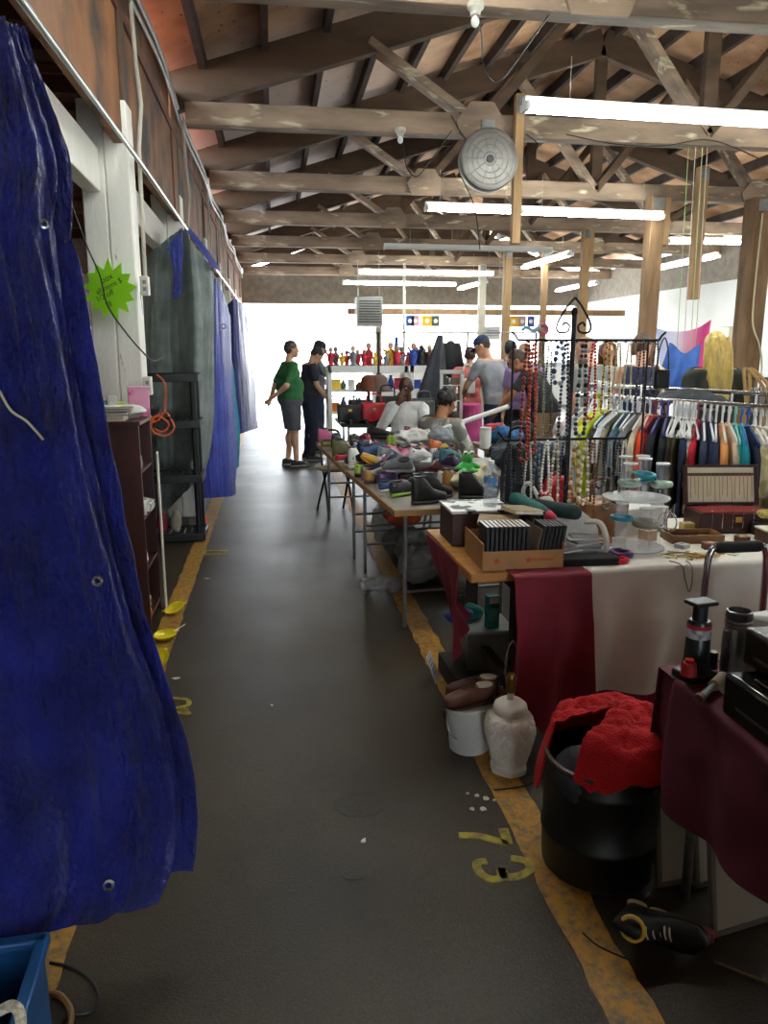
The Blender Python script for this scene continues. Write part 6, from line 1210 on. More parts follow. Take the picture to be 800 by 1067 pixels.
person('man in grey shirt and dark cap behind the navy shirted man, hand at face', floor_at(331, 12.6), -1.5, dict(elR=(.24, .16, 1.2), wrR=(.1, .22, 1.46), elL=(-.2, .1, 1.12), wrL=(-.1, .3, 1.05)), 'light', '#3a3230', 'short', '#6f7680', .7, .86, pants='#3c4a66', cap='#22242a', s=1.0, head=(0, -.3, 0))
# seated seller, hand to chin
person('seated bald man in a white long sleeved shirt resting his chin on his hand', floor_at(424, 8.55)+V((0, 0, -.42)), 2.75, dict(elL=(-.26, .18, 1.17), elR=(.27, .2, 1.15), wrR=(.06, .2, 1.45), wrL=(.02, .3, 1.15), head=(0, .06, 1.63), hipL=(-.1, .02, .92), hipR=(.1, .02, .92), knL=(-.16, .42, .92), knR=(.16, .42, .92), anL=(-.16, .40, .50), anR=(.16, .40, .50)), 'dark', '#1a1411', 'bald', '#dcdcda', 1.92, .80, bulk=1.15, pants='#2a2c33', face=True, hands=dict(R=((-.3, -.1, 1), (0, -1, 0)), L=((.9, .3, 0), (0, 0, -1))), head=(-.15, -.15, 0), vox=.009)
person('seated woman with dark hair in a camouflage patterned shirt beside the shoe heap', floor_at(460, 6.75)+V((0, 0, -.44)), -.9, dict(wrR=(.2, .36, 1.05), elR=(.25, .1, 1.14), wrL=(-.1, .34, 1.02), elL=(-.24, .08, 1.12), knL=(-.14, .42, .92), knR=(.14, .42, .92), anL=(-.14, .40, .52), anR=(.14, .40, .52), head=(0, .07, 1.60)), 'tan', '#191416', 'bun', '#8d8f86', .9, .80, shirt2='#d5d2c8', pants='#2a2d38', head=(.2, -.35, 0), face=True)
for nm, px, Y, zt, lb in (('stool', 424, 8.5, .42, 'dark stool under the seated bald man'), ('stool', 460, 6.78, .40, 'dark stool under the woman in the camouflage shirt')):
    q = floor_at(px, Y); e = thing(nm, lb, 'stool', q); MB().lathe([(.0, zt-.05), (.17, zt-.05), (.18, zt-.03), (.17, zt-.005), (0, zt)], 22, cap=False).build('seat', MATTE, e)
    for a in range(4): MB().cyl((.12*math.cos(a*PI/2+.8), .12*math.sin(a*PI/2+.8), zt-.05), (.17*math.cos(a*PI/2+.8), .17*math.sin(a*PI/2+.8), 0), .013, n=8).build('leg', STEEL, e)
# shoppers between the tables
person('man in a light grey t-shirt and blue cap bending over a table, seen from behind', floor_at(519, 9.3), .5, dict(head=(0, .28, 1.62), neck=(0, .18, 1.47), chest=(0, .1, 1.29), shL=(-.19, .14, 1.42), shR=(.19, .14, 1.42), elR=(.29, .1, 1.17), wrR=(.24, .04, .95), elL=(-.24, .3, 1.16), wrL=(-.1, .5, 1.05)), 'light', '#3a2c22', 'short', '#9a9ca2', .6, .86, pants='#2c3c5c', bulk=1.1, s=1.02, cap='#24365e', head=(.5, -.6, 0))
person('woman with brown hair in a coral top and pink skirt carrying a white bag', floor_at(489, 10.4), -.2, None, 'light', '#4a3428', 'short', '#d8786c', .5, .92, skirt='#d85a98', s=.95)
person('person with dark hair in black beyond the grey shirted man', floor_at(529, 9.9), -.6, dict(head=(0, .08, 1.62)), 'tan', '#15131a', 'short', '#1c1c20', .6, .86, s=1.0)
person('person in a lavender t-shirt between the grey and charcoal shirted shoppers', floor_at(546, 9.0), 2.6, None, 'light', '#a08058', 'short', '#a48cc0', .55, .86, s=.97, head=(.2, -.3, 0))
person('man in a charcoal t-shirt leaning left over a table of goods', floor_at(570, 8.2), 1.0, dict(head=(0, .34, 1.5), neck=(0, .24, 1.40), chest=(0, .14, 1.26), shL=(-.19, .18, 1.36), shR=(.19, .18, 1.36), elL=(-.25, .34, 1.12), wrL=(-.2, .5, .96), elR=(.27, .24, 1.08), wrR=(.25, .3, .86)), 'tan', '#4a3c34', 'short', '#34363a', .6, .85, pants='#a08460', bulk=1.12, head=(.1, -.5, 0))
person('man in a grey green t-shirt seen through the necklace stand', floor_at(614, 7.7), .4, dict(head=(0, .08, 1.62)), 'pinkish', '#b0846c', 'short', '#8a8d86', .6, .86, pants='#3a4050', bulk=1.12, head=(.6, -.25, 0))
person('woman with brown hair in a cream top behind the right arm of the necklace stand', floor_at(632, 8.0), 2.5, None, 'light', '#6a4a34', 'long', '#c8c2b4', .5, .86, s=.98, head=(.3, -.2, 0))
nv = person('man in a navy sleeveless shirt facing the right wall, seen from behind', floor_at(667, 7.0), -.35, dict(elL=(-.27, .04, 1.12), wrL=(-.2, .18, .92), head=(0, .03, 1.64)), 'pinkish', '#54402f', 'ponytail', '#2a2d48', hem=.86, tank=True, pants='#3a3e4a', bulk=1.1, head=(-.7, -.1, 0))
person('woman with long blonde hair in a dark olive jacket, seen from behind', floor_at(743, 5.9), -.1, dict(head=(0, .03, 1.63)), 'light', '#c9ab5c', 'long', '#3a3c34', 1.8, .86, pants='#2a2c34', head=(0, -.1, 0))
person('person silhouetted in the bright yard beyond the far doorway', V((-.9, 27.5, 0)), .6, None, 'light', '#5a4c44', 'short', '#a09aa0', .6, .86, pants='#8088a0', fingers=False, vox=.016)
# blonde woman's bag straps
p = floor_at(770, 5.95); q = V((p.x-.06, 5.72, 1.44))
tg = thing('shoulder_bag', 'tan shoulder bag with curved straps on the blonde woman', 'handbag', (q.x+.08, 5.72, .96)); TN = mat('#a5824e', .5)
remesh(MB().box((0, 0, .12), (.3, .1, .22)).jit(.02, 8, 1), .012, 3).build('bag_body', TN, tg, 80)
for d_ in (0, .045): MB().tube(spl([(-.1, -.02, .22), (-.1+d_, .03, .38), (-.07+d_, .1, .5), (-.02+d_, .06, .47), (.05+d_, -.02, .34), (.1, -.02, .22)], 30), .013, 8).build('strap', TN, tg)
wb2 = thing('white_tote', 'white handbag hanging behind the woman in the coral top', 'handbag', floor_at(487, 10.15)+V((0, 0, 1.05))); MB().box((0, 0, .1), (.2, .08, .2)).build('bag_body', mat('#e6e4e0', .4), wb2, bev=.02); MB().tube(spl([(-.06, 0, .2), (-.05, 0, .36), (.05, 0, .36), (.06, 0, .2)], 20), .012, 8).build('handle', mat('#e6e4e0', .4), wb2)
# ================================================================== clothes rail, posts, showcases and ceiling things
RA, RB = aty(608, 412, 4.62), aty(840, 427, 3.95); RD = (RB-RA); RLEN = RD.length; RD = RD.normalized(); RN = V((RD.y, -RD.x, 0)).normalized()  # RN: towards the aisle side
RANG = math.atan2(RD.y, RD.x)
rk = thing('clothes_rail', 'chrome double clothes rail crowded with garments behind the jewelry table', 'clothes rail', (RA.x, RA.y, 0), RANG)
RZ = RA.z; slope = (RB.z-RA.z)/RLEN
for nm, y, dz in (('front_rail', 0, 0), ('rear_rail', .42, .05)): MB().cyl((-.05, y, RZ+dz), (RLEN+.1, y, RZ+dz+slope*RLEN), .014, n=12).build(nm, CHROME, rk)
for x in (-.03, RLEN+.08):
    for y in (0, .42): MB().cyl((x, y, .06), (x, y, RZ+.03), .013, n=10).build('upright', CHROME, rk)
    MB().cyl((x, -.08, .07), (x, .5, .07), .014, n=10).build('foot_bar', CHROME, rk)
def railp(s, rear=False): return RA+RD*s+V((0, 0, slope*s))-RN*(.42 if rear else 0)+V((0, 0, .05 if rear else 0))
_hg = {}
def hanger(label, s, c, rear=False, tw=0.):
    if c not in _hg:
        mb = MB(); mb.tube(spl([(.0, 0, -.045), (0, 0, .0), (.012, 0, .022), (0, 0, .045), (-.024, 0, .036), (-.028, 0, .008)], 24), .0065, 7)
        mb.tube(spl([(0, 0, -.045), (.07, 0, -.07), (.19, 0, -.125), (.2, 0, -.14), (.18, 0, -.148), (0, 0, -.15), (-.18, 0, -.148), (-.2, 0, -.14), (-.19, 0, -.125), (-.07, 0, -.07), (0, 0, -.045)], 60), .0065, 6); _hg[c] = mb.norm().mesh(mat(c, .35), 180)
    o = bpy.data.objects.new('coat_hanger', _hg[c]); COL.objects.link(o); o.location = railp(s, rear)+V((0, 0, -.02)); o.rotation_euler = (0, 0, RANG+PI/2+tw); tag(o, label, 'hanger', 'hangers on the rear rail' if rear else 'hangers on the front rail'); return o
def garment(label, s, c, L_=.66, w_=.21, th=.016, c2=None, rear=False, tw=0., kind='shirt', seed=0, sl=.2):
    e = thing('hanging_garment', label, 'garment', railp(s, rear)+V((0, 0, -.02)), RANG+PI/2+tw, 'garments on the rear rail' if rear else 'garments on the front rail')
    def ring(z, hw, ht): return [V((hw*math.copysign(abs(math.cos(a))**.6, math.cos(a))+.006*noise.noise((a*2, z*6, seed)), ht*math.sin(a)*(1+.3*math.sin(a*3+seed+z*9))+.008*noise.noise((a*3, z*5, seed+4)), z)) for a in (2*PI*i/20 for i in range(20))]
    m_ = mat(c, .85, var=.2, vs=9, bump=.2, bs=20, col2=c2, c2s=16, c2w=.52, c2soft=.02)
    if kind == 'trousers': MB().loft([ring(z, w_*k, th*1.1) for z, k in ((-.15, .8), (-.17, .85), (-.4, .8), (-L_, .75))]).build('garment_body', m_, e, 80)
    else:
        MB().loft([ring(z, h, t) for z, h, t in ((-.055, .045, .014), (-.08, .09, .018), (-.115, .17, .02), (-.145, w_, .022), (-.2, w_+.005, th), (-.35, w_*.95, th), (-L_*.8, w_*.97, th*1.1), (-L_, w_, th*1.15))]).build('garment_body', m_, e, 80)
        for q in (-1, 1): MB().tube(spl([(q*(w_-.05), 0, -.14), (q*(w_+.015), 0, -.16-.05), (q*(w_+.03), .0, -.14-sl), (q*(w_+.025), .0, -.16-sl-.05)], 12), [.018, .02, .021, .022, .022, .022, .022, .022, .022, .022, .022, .022, .02], 10).build('sleeve', m_, e, 80)
        MB().torus((0, 0, -.06), .045, .008, 14, 6).build('collar', m_, e)
    return e
GC = [('pale grey', '#b8bcc0', None), ('white', '#dcdcda', None), ('bright yellow', '#d9d42a', None), ('lime yellow', '#c9d83a', None), ('black', '#17181c', '#4a4c52'), ('white plain', '#e4e6e8', None), ('khaki', '#8a8468', None), ('slate blue', '#4a6478', None), ('dark green', '#3c4a48', None), ('grey', '#7c7c7c', None), ('cream', '#d8c8a8', None), ('orange red', '#e0441c', None), ('maroon', '#7a2434', None), ('charcoal', '#24282c', None), ('black denim', '#1c2228', None), ('taupe', '#8a7a64', None), ('stone', '#9a8c74', None), ('navy', '#2a3450', None), ('camouflage', '#8c9080', '#c8ccc0'), ('crimson', '#c01c34', None), ('steel blue', '#3a4a60', None), ('dark navy', '#28304a', None), ('navy blue', '#2f3d58', None), ('peach orange', '#e09a58', None), ('sand', '#c8b494', None), ('teal', '#1f9a9a', None), ('turquoise', '#178c9c', None), ('deep navy', '#1e2440', None), ('floral cream', '#cfc39a', '#a8a070'), ('pale floral', '#ddd4b8', '#c0a078'), ('oatmeal', '#c8bca0', None), ('black patterned', '#18181c', '#c04830'), ('dark brown', '#3a2a24', None), ('light blue', '#a8c8dc', None)]
n = len(GC); HCOL = {2: '#e0dc50', 11: '#d8d8d4', 25: '#7cc8b8', 19: '#8c2434', 12: '#8c2434', 27: '#2f5ab0', 26: '#3a6ac0', 14: '#5a4aa0', 13: '#5a4aa0', 7: '#a8c0c8', 5: '#b8ccd4'}
HN = {'#e0dc50': 'yellow', '#7cc8b8': 'sea green', '#8c2434': 'dark red', '#2f5ab0': 'dark blue', '#3a6ac0': 'blue', '#5a4aa0': 'purple', '#a8c0c8': 'pale blue', '#b8ccd4': 'ice blue', '#d8d8d4': 'off white'}
for k, (nm, c, c2) in enumerate(GC):
    s = .03+(RLEN-.12)*k/(n-1); tw = .08*math.sin(k*1.9)+.95*(k/n-.5); hc = HCOL.get(k, '#ececea')
    empty_h = k in (15, 16)
    a_, b_ = ('top', 'shirt')[k % 2], ('jacket', 'blouse')[k % 2]
    garment('%s %s hanging on the front clothes rail, %s from its left end' % (nm, 'trousers' if empty_h else a_ if k % 3 else b_, ordn[k]), s, c, L_=.62+.06*math.sin(k*2.3), c2=c2, tw=tw, seed=k, sl=.12+.1*abs(math.sin(k*1.3)), kind='trousers' if empty_h else 'shirt', w_=.2+.012*math.sin(k*3))
    hanger('%s hanger holding the %s garment on the front rail' % (HN.get(hc, 'white plastic'), nm), s, hc, tw=tw)
for k in range(9): hanger('empty white hanger tangled on the front rail right of its middle, %s from the left' % ordn[k], .56*RLEN/1.0*.8+.014*k, '#ececea', tw=.25*math.sin(k*2.1))
for k, (nm, c, c2) in enumerate((('dark grey', '#4c5054', None), ('pale blue', '#b4c4d0', None), ('white', '#d8dadc', None), ('striped black', '#1c1c20', '#d8d8d8'), ('brown', '#5a4636', None), ('grey', '#8c8e92', None), ('olive', '#5a5a44', None), ('black', '#17181a', None))):
    s = .02+RLEN*k/9; garment('%s garment on the rear clothes rail, %s from its left end' % (nm, ordn[k]), s, c, c2=c2, rear=True, seed=50+k, tw=.1*math.sin(k)); hanger('white hanger on the rear clothes rail holding the %s garment' % nm, s, '#ececea', rear=True, tw=.1*math.sin(k))
for k in range(7): hanger('empty white hanger at the left end of the rear rail, %s from the left' % ordn[k], .0+.016*k, '#ececea', True, .2*math.sin(k*1.7))
def fnj(u, v): 
    s = lerp(.42, .98, u)*RLEN*.62+.1; p = railp(s)-RN*(.40*v+.035); return p+V((0, 0, .045+.05*math.sin(PI*u)*math.sin(PI*v)+.012*noise.noise((u*9, v*5, 2))-.03*abs(2*v-1)))
tag(MB().grid(fnj, 50, 24, .012).build('dark_jacket', mat('#22252b', .8, var=.3, bump=.3, bs=20), None, 70), 'dark jacket thrown flat over the top of the clothes rails', 'garment')
# --- timber posts under the trusses and fresh hanging posts
def post(label, x, y, w_, z0, z1, m_, cleat=None):
    e = thing('timber_post', label, 'post', (x, y, z0), kind='structure'); MB().box((0, 0, (z1-z0)/2), (w_, w_, z1-z0)).jit(.004, 2, x).build('post', m_, e, bev=.006)
    if cleat: MB().box((w_*.7, .0, (z1-z0)-.32), (w_*.45, w_*.9, .6)).build('cleat', FRESH, e, bev=.004)
    MB().box((0, -w_*.55, (z1-z0)-.1), (w_*.8, .02, .14)).build('fixing_plate', STEEL, e)
def pp(px, py, Y): q = aty(px, py, Y); return q.x, Y
x, y = pp(538, 200, 7.55); post('fresh pale timber hung in front of the round fan, between the second row lights', x, y, .085, 2.62, 3.95, FRESH)
x, y = pp(728, 230, 10.2); post('fresh pale timber hung on the right under the third truss', x, y, .13, 2.3, 4.0, FRESH)
x, y = pp(609, 280, 12.9); post('pale timber post standing behind the necklace stand', x, y, .13, 0, 3.62, FRESH, True)
x, y = pp(677, 300, 10.25); post('weathered brown timber post beside the navy shirted man', x, y, .19, 0, 3.62, BROWNPOST, True)
x, y = pp(783, 300, 10.2); post('thick brown timber post near the right edge, behind the blonde woman', x, y, .28, 0, 3.62, BROWNPOST, True)
x, y = pp(566, 320, 15.7); post('slim dark post far behind the necklace stand', x, y, .12, 0, 3.62, BROWNPOST)
x, y = pp(527, 330, 15.75); post('pale post in the distance above the grey shirted man', x, y, .15, 0, 3.62, FRESH)
x, y = pp(421, 330, 18.5); post('pale slim pole in the far distance left of the hanging pennants', x, y, .06, 0, 3.62, mat('#b8b4ac', .6))
x, y = pp(501, 345, 18.5); post('pale post in the far distance behind the blue capped man', x, y, .16, 0, 3.62, mat('#b8b0a0', .7))
tag(MB().bar((1.8, 18.9, 2.55), (8.8, 18.9, 2.55), .08, .14).build('timber_rail', FRESH), 'long pale timber rail across the far end of the hall', 'rail')
x, y = pp(786, 370, 10.0)
cab = MB().tube(spl([(x-.1, y-.03, 3.4), (x-.11, y-.03, 2.6), (x-.10, y-.04, 2.0), (x+.02, y-.05, 1.7), (x+.09, y-.04, 1.45), (x+.11, y-.03, 1.1)], 40), .012, 8); tag(cab.build('yellowed_cable', mat('#c8bc98', .5)), 'pale cable running down the thick brown post on the right', 'cable')
# --- pennant banner, denim cloth on cords
def fbn(u, v):
    a, b, c, d = aty(684, 342, 9.4), aty(742, 333, 9.4), aty(694, 412, 9.4), aty(736, 412, 9.4)
    p = a.lerp(b, u).lerp(c.lerp(d, u), v); sag = .18*math.sin(PI*u)*(1-v)*.5; return p+V((0, .05*math.sin(u*7+v*4)+.03*noise.noise((u*5, v*4, 1)), -sag))
def banner_mat():
    m = bpy.data.materials.new('banner_print'); m.use_nodes = True; nt = m.node_tree; N = nt.nodes; L = nt.links; b = N['Principled BSDF']; b.inputs['Roughness'].default_value = .7
    tc = N.new('ShaderNodeTexCoord'); sx = N.new('ShaderNodeSeparateXYZ'); L.new(tc.outputs['Generated'], sx.inputs[0]); r = N.new('ShaderNodeValToRGB'); el = r.color_ramp.elements
    el[0].position = .0; el[0].color = (.45, .55, .8, 1); el[1].position = .85; el[1].color = (.75, .06, .25, 1); q = el.new(.35); q.color = (.75, .7, .82, 1); q = el.new(.55); q.color = (.75, .25, .42, 1); L.new(sx.outputs['X'], r.inputs['Fac']); L.new(r.outputs['Color'], b.inputs['Base Color']); return m
bn = MB().grid(fbn, 30, 24, .004).build('banner', banner_mat(), None, 70); tag(bn, 'pale blue to crimson printed cloth banner hanging beyond the blonde woman', 'banner')
def fdn(u, v):
    a, b, c, d = aty(697, 362, 7.7), aty(729, 364, 7.7), aty(680, 415, 7.7), aty(726, 415, 7.7); p = a.lerp(b, u).lerp(c.lerp(d, u), v)
    return p+V((0, .07*math.sin(u*13+v)*v, .05*math.cos(u*2*PI)*(1-v)))
dn = MB().grid(fdn, 40, 24, .006).build('denim_skirt', mat('#3f66b0', .8, var=.2, bump=.2, bs=60), None, 70); tag(dn, 'blue denim cloth hanging on cords in front of the banner', 'garment')
for k, (px, c) in enumerate(((705, '#8fae6a'), (712, '#b8b09a'), (719, '#a8b88a'), (724, '#c0b49a'))):
    a, b = aty(px, 368, 7.72), aty(px+2, 290, 7.72); b.z = 3.6; tag(MB().cyl(a, b, .004, n=6).build('support_string', mat(c, .7)), 'thin cord holding up the blue denim cloth, %s from the left' % ordn[k], 'cord', 'strings above the denim cloth')
# switch box and small goods by the right wall
p = aty(654, 357, 12.0); o = MB().box((0, 0, 0), (.5, .2, .36)).build('wall_box', mat('#c9c6b6', .5), bev=.02); o.location = (HX1-.06, 15.2, 1.75); o.rotation_euler.z = PI/2; tag(o, 'cream electrical box on the white right wall left of the brown post', 'electrical box')
# --- white framed showcases with figurines and goods
WF = mat('#e2e2de', .5)
def showcase(label, x0, x1, y, h):
    e = thing('display_shelf', label, 'display case', ((x0+x1)/2, y, 0)); w_ = x1-x0
    for sx in (-1, 1):
        for dy in (0, .4): MB().box((sx*(w_/2-.03), dy, h/2), (.06, .05, h)).build('upright', WF, e, bev=.004)
    for z in (.3, .72, 1.04, h-.02): MB().box((0, .2, z), (w_-.02, .42, .03)).build('shelf', WF, e, bev=.003)
    MB().box((0, -.01, h-.05), (w_, .03, .1)).build('fascia', WF, e, bev=.003); return e
YS = 11.3; s1 = [aty(341, 382, YS), aty(425, 382, YS)]; s2 = [aty(427, 382, YS+.15), aty(482, 382, YS+.15)]; HS = 1.40
showcase('white framed display shelf of trinkets behind the black handbag table, left unit', s1[0].x, s1[1].x, YS, HS); showcase('white framed display shelf of trinkets behind the seated man, right unit', s2[0].x, s2[1].x, YS+.15, HS)
FS = random.Random(9); FC = [('red', '#c02a3c'), ('black', '#1c1c1e'), ('white', '#e2e0dc'), ('grey', '#6a6c70'), ('orange', '#d8762c'), ('brown', '#5a3a28'), ('yellow', '#d8b42c'), ('blue', '#2a4a9c'), ('pink', '#d87a94'), ('green', '#3a6a44')]
def figurine(label, loc, h, c, grp):
    e = thing('figurine', label, 'figurine', loc, FS.uniform(-1, 1), grp); m_ = mat(c, .5); mb = MB().lathe([(h*.2, 0), (h*.22, h*.05), (h*.12, h*.1), (h*.18, h*.35), (h*.2, h*.55), (h*.09, h*.7), (0, h*.72)], 12).caps((h*.15, 0, h*.6), (h*.32, h*.05, h*(.4+.4*FS.random())), h*.055, n=7).caps((-h*.15, 0, h*.6), (-h*.3, h*.05, h*(.4+.4*FS.random())), h*.055, n=7); mb.build('figure_body', m_, e, 80); MB().ell((0, 0, h*.84), (h*.13, h*.13, h*.15), 10, 8).build('head', mat('#caa288' if FS.random() < .5 else c, .5), e)
for k in range(14):
    x = lerp(s1[0].x+.06, s1[1].x-.06, k/13); nm, c = FC[(k*3+(k//3)) % len(FC)] if k not in (5, 6, 7) else FC[0]
    figurine('%s figurine on top of the left white display shelf, %s from the aisle' % (nm, ordn[k]), (x, YS+.12+.12*(k % 2), HS-.004), .2+.16*FS.random(), c, 'figurines on the left display shelf')
for k in range(8):
    x = lerp(s2[0].x+.08, s2[1].x-.3, k/7); nm, c = FC[(k*7+7) % len(FC)]; figurine('%s figurine on top of the right white display shelf, %s from the left' % (nm, ordn[k]), (x, YS+.3+.1*(k % 2), HS-.004), .2+.14*FS.random(), c, 'figurines on the right display shelf')
for u, (a, b, y) in enumerate(((s1[0].x, s1[1].x, YS), (s2[0].x, s2[1].x, YS+.15))):
    for r, z in enumerate((.735, 1.055)):
        nn = 9 if u == 0 else 6
        for k in range(nn):
            x = lerp(a+.12, b-.12, k/(nn-1)); nm, c = FC[(k*3+r*2+4+u) % len(FC)]; h = .1+.12*FS.random(); w_ = .05+.05*FS.random()
            if k % 2: e = thing('vase', '%s vase on the %s shelf of the %s white display, %s from the left' % (nm, ('lower', 'upper')[r], ('left', 'right')[u], ordn[k]), 'vase', (x, y+.12, z), 0, 'vases on the white displays'); MB().lathe([(w_*.5, 0), (w_*.8, h*.3), (w_*.7, h*.6), (w_*.3, h*.85), (w_*.45, h)], 14).build('vase_body', mat(c, .35, var=.2), e)
            else: e = thing('trinket_box', '%s trinket box on the %s shelf of the %s white display, %s from the left' % (nm, ('lower', 'upper')[r], ('left', 'right')[u], ordn[k]), 'box', (x, y+.12, z), 0, 'boxes on the white displays'); MB().box((0, 0, h*.4), (w_*1.6, .1, h*.8)).build('carton', mat(c, .5, var=.2), e, bev=.003); MB().box((0, 0, h*.83), (w_*1.7, .11, h*.1)).build('lid', mat(c, .4), e, bev=.002)
# dark coat on a stand, jacket, garment rail
cs = thing('coat_rail', 'tall thin black rail on poles behind the seated man', 'rail', (2.05, 10.6, 0))
for x in (-.62, .62): MB().cyl((x, 0, 0), (x, 0, 1.86), .016, n=8).build('pole', BLACK, cs)
MB().cyl((-.7, 0, 1.86), (1.6, 0, 1.86), .012, n=8).build('cross_rail', STEEL, cs); MB().cyl((1.6, 0, 0), (1.6, 0, 1.86), .016, n=8).build('pole', BLACK, cs)
ca = [aty(457, 348, 10.4), aty(461, 348, 10.4)]; 
def fco(u, v):
    a = 2*PI*u; k = v**.9; cx = lerp(ca[0].x+.02, ca[0].x-.12, v); return V((cx+(.03+.25*k)*math.cos(a), 10.4+(.03+.12*k)*math.sin(a)*(1+.2*math.sin(a*4)), lerp(1.82, .62, v)))
tag(MB().grid(fco, 36, 24, .006).build('hanging_coat', mat('#3a3d44', .8, var=.2), None, 70), 'long dark grey coat hanging in a narrow triangle behind the seated man', 'garment')
p = aty(469, 380, 10.6); g_ = thing('hanging_jacket', 'short black jacket hanging on the rail right of the long grey coat', 'garment', (p.x, 10.6, 1.3))
remesh(MB().ell((0, 0, .2), (.12, .07, .26), 14, 10).caps((-.1, 0, .38), (-.17, 0, .05), .05).caps((.1, 0, .38), (.16, 0, .05), .05), .014, 3).build('jacket_body', MATTE, g_, 80); MB().tube(spl([(0, 0, .44), (0, 0, .54), (.03, 0, .56), (.02, 0, .53)], 10), .006, 6).build('hook', STEEL, g_)
for k, (px, py, w_, h, c, lb) in enumerate(((413, 365, .12, .42, '#3a62b0', 'blue cloth hanging above the white displays'), (442, 372, .3, .2, '#4a4c54', 'dark striped goods on the right display beside the coat'), (425, 360, .1, .2, '#c84a4a', 'small red cloth hanging beside the blue one'))):
    p = aty(px, py, YS+.35); o = MB().grid(lambda u, v: (p.x+(u-.5)*w_*(.4+.6*v), YS+.35+.02*math.sin(u*9), HS+h-h*v), 10, 10, .01).build('hanging_cloth', mat(c, .8, var=.2)); tag(o, lb, 'cloth')
# pink-framed mirror-like white stand with goods right of the coat
sc_ = thing('display_stand', 'narrow white framed display stand with small goods right of the grey coat', 'display stand', (aty(472, 400, 9.6).x, 9.7, 0))
for x in (-.13, .13): MB().box((x, 0, .7), (.035, .04, 1.3)).build('upright', WF, sc_)
MB().box((0, 0, 1.35), (.3, .04, .05)).build('top_bar', WF, sc_)
for z in (.5, .75, .98, 1.18): MB().box((0, .05, z), (.26, .12, .012)).build('shelf', WF, sc_); 
for z in (.5, .75, .98, 1.18):
    for x in (-.07, .06): MB().box((x, .04, z+.05), (.08, .06, .09)).build('packet', mat('#4a3c34' if x < 0 else '#7a6a58', .6), sc_)
# --- air cooler, pennants, paper sign
p = aty(384, 328, 18.4); ac = thing('air_cooler', 'grey louvered air cooler hanging under the far trusses', 'air cooler', (p.x, 18.4, 2.18))
MB().box((0, 0, .33), (.6, .5, .66)).build('casing', mat('#7c7a76', .5, var=.1), ac, bev=.01)
for i in range(9): MB().box((0, -.255, .1+.058*i), (.5, .015, .024), (.5, 0, 0)).build('louver', mat('#3c3a38', .5), ac)
for x in (-.25, .25): MB().cyl((x, 0, .66), (x, 0, 1.5), .01, n=6).build('hanger_rod', STEEL, ac)
for k, (px, c) in enumerate(((428, '#2a4a9c'), (434, '#c88a9c'), (446, '#d8a818'), (455, '#3c4a3c'), (537, '#d8a818'), (546, '#a88a9c'), (555, '#2a4a9c'))):
    p = aty(px, 330, 18.7); e = thing('pennant_card', '%s coloured card hung on the far timber rail, %s from the left' % ({'#2a4a9c': 'blue', '#c88a9c': 'pink', '#d8a818': 'yellow', '#3c4a3c': 'dark green', '#a88a9c': 'mauve'}[c], ordn[k]), 'card', (p.x, 18.83, 2.2), 0, 'cards on the far timber rail'); MB().box((0, 0, .13), (.2 if c != '#d8a818' else .26, .01, .26)).build('card', mat(c, .6), e); MB().lathe([(.05, 0), (.05, .004)], 14, M=Matrix.Translation((0, -.006, .13)) @ Matrix.Rotation(PI/2, 4, 'X')).build('printed_disc', mat('#e8e6e0', .6), e); MB().cyl((0, 0, .25), (0, 0, .30), .004, n=5).build('tie', STEEL, e)
p = aty(513, 345, 16); e = thing('paper_sign', 'white paper sign hanging in the distance above the blue capped man', 'sign', (p.x, 16, 1.85)); MB().box((0, 0, .13), (.34, .01, .27)).build('sheet', mat('#dcdee2', .6), e)
for i in range(3): MB().box((0, -.006, .08+.05*i), (.24, .002, .018)).build('printed_line', mat('#9aa2b8', .6), e)
for x in (-.12, .12): MB().cyl((x, 0, .26), (x, 0, 1.78), .003, n=5).build('string', STEEL, e)
# --- round fan, bare lamp holders and wires on the ties
fn_ = thing('round_fan', 'round grey metal fan drum hung on the second truss tie', 'fan', (2.01, 7.36, 3.32), 0)
FM = mat('#7e7a74', .45, .5, var=.25, vs=5, bump=.1, bs=30); RX = Matrix.Rotation(PI/2, 4, 'X')
MB().lathe([(.265, -.06), (.27, -.05), (.27, .05), (.262, .062), (.2, .07), (.06, .075), (.055, .07), (.0, .07)], 40, M=RX).build('fan_housing', FM, fn_); MB().lathe([(.035, .07), (.035, .085), (.0, .086)], 20, M=RX).build('hub', BLACK, fn_)
for r in (.12, .17, .22, .25): MB().torus((0, -.072, 0), r, .003, 40, 5, RX).build('guard_ring', FM, fn_)
for i in range(10): a = 2*PI*i/10; MB().cyl((.05*math.cos(a), -.075, .05*math.sin(a)), (.255*math.cos(a), -.068, .255*math.sin(a)), .003, n=5).build('guard_spoke', FM, fn_)
MB().box((0, .03, .3), (.12, .04, .1)).build('bracket', STEEL, fn_)
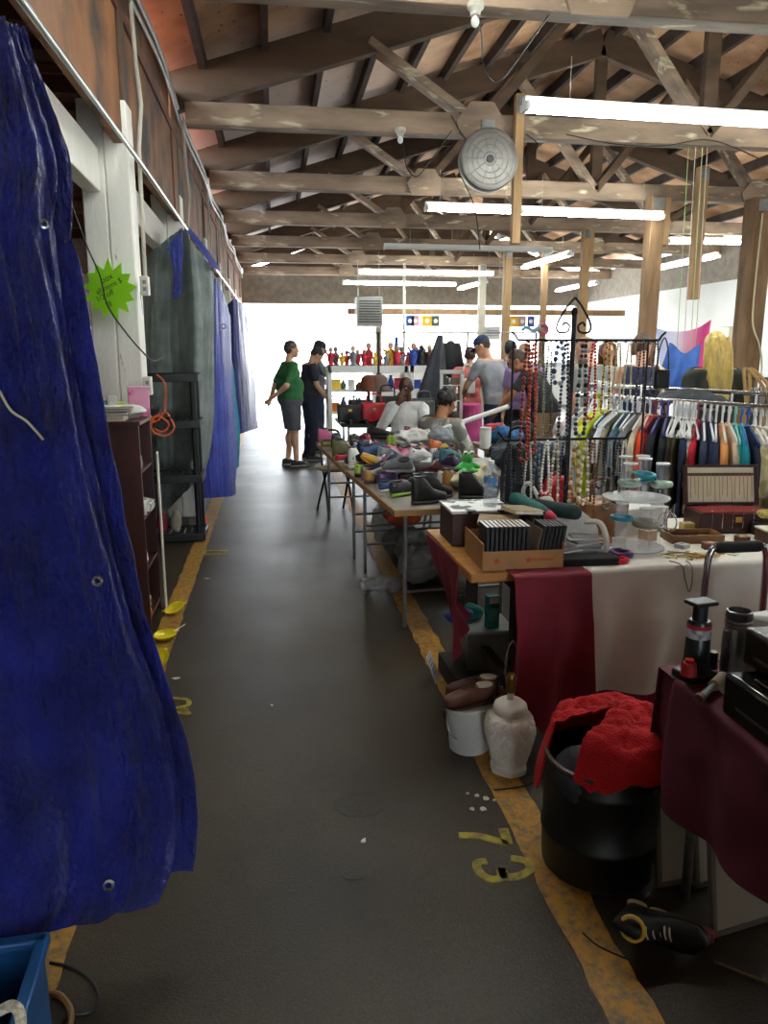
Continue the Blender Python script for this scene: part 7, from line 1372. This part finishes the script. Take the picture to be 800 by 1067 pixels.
for px, py, y, lb in ((495, 22, 4.88, 'porcelain lamp holder with a drooping cord on the nearest tie beam'), (417, 152, 7.48, 'porcelain lamp holder with a bare bulb on the second tie beam')):
    p = aty(px, py, y); e = thing('lamp_holder', lb, 'lamp holder', (p.x, y, ZT-.0)); MB().lathe([(.05, 0), (.05, -.03), (.03, -.05), (.03, -.07)], 16).build('holder', mat('#b8b2a4', .4), e); MB().ell((0, 0, -.1), (.026, .026, .034), 12, 9).build('glass_bulb', mat('#d8d8d2', .1), e)
    MB().tube(spl([(0, 0, -.02), (.04, .0, -.18), (.06, .02, -.32), (.16, .05, -.4), (.3, .1, -.25), (.5, .1, .02)], 30), .005, 6).build('cord', BLACK, e)
for k, pts in enumerate((((470, 120), (478, 135), (486, 150), (478, 175), (494, 215), (500, 260)), ((590, 140), (640, 150), (690, 152), (740, 146), (790, 165)), ((548, 140), (560, 150), (556, 160)))):
    tag(MB().tube(spl([aty(x, y, 7.46) for x, y in pts], 30), .005, 6).build('loose_wire', MATTE), ('black wire dangling left of the round fan', 'thin wire sagging along the second tie beam on the right', 'short wire loop on the second tie beam near the pale timber')[k], 'wire')
# goods table and wire basket at the right edge behind the rail
wb_ = thing('wire_basket', 'dark wire basket of goods by the right edge beyond the clothes rail', 'basket', (aty(795, 405, 6.6).x, 6.6, 1.0))
for z in (0, .12, .24, .36): MB().tube([(-.2, -.15, z), (.2, -.15, z), (.2, .15, z), (-.2, .15, z)], .006, 6, closed=True).build('hoop', BLACK, wb_)
for i in range(7): MB().cyl((-.2+.066*i, -.15, 0), (-.2+.066*i, -.15, .36), .004, n=5).build('wire', BLACK, wb_)
MB().box((0, 0, .14), (.36, .26, .26)).build('packed_goods', mat('#3a3236', .7, var=.4, vs=20, col2='#8a8078', c2s=14), wb_)
tb = folding_table('white folding table beyond the clothes rail at the right edge', (wb_.location.x-.6, 6.3, 0), 0, 1.6, .7, z=1.0, top=WHITE, edge=WHITE)
# ================================================================== light
w = bpy.data.worlds.new('sky'); SC.world = w; w.use_nodes = True
bg = w.node_tree.nodes['Background']; bg.inputs['Color'].default_value = (.84, .92, 1, 1); bg.inputs['Strength'].default_value = 7.0
s = bpy.data.lights.new('sun', 'SUN'); s.energy = 6; s.angle = .02; so = bpy.data.objects.new('sun', s); COL.objects.link(so); so.rotation_euler = (math.radians(38), math.radians(15), 0)
SC.view_settings.exposure = 1.42
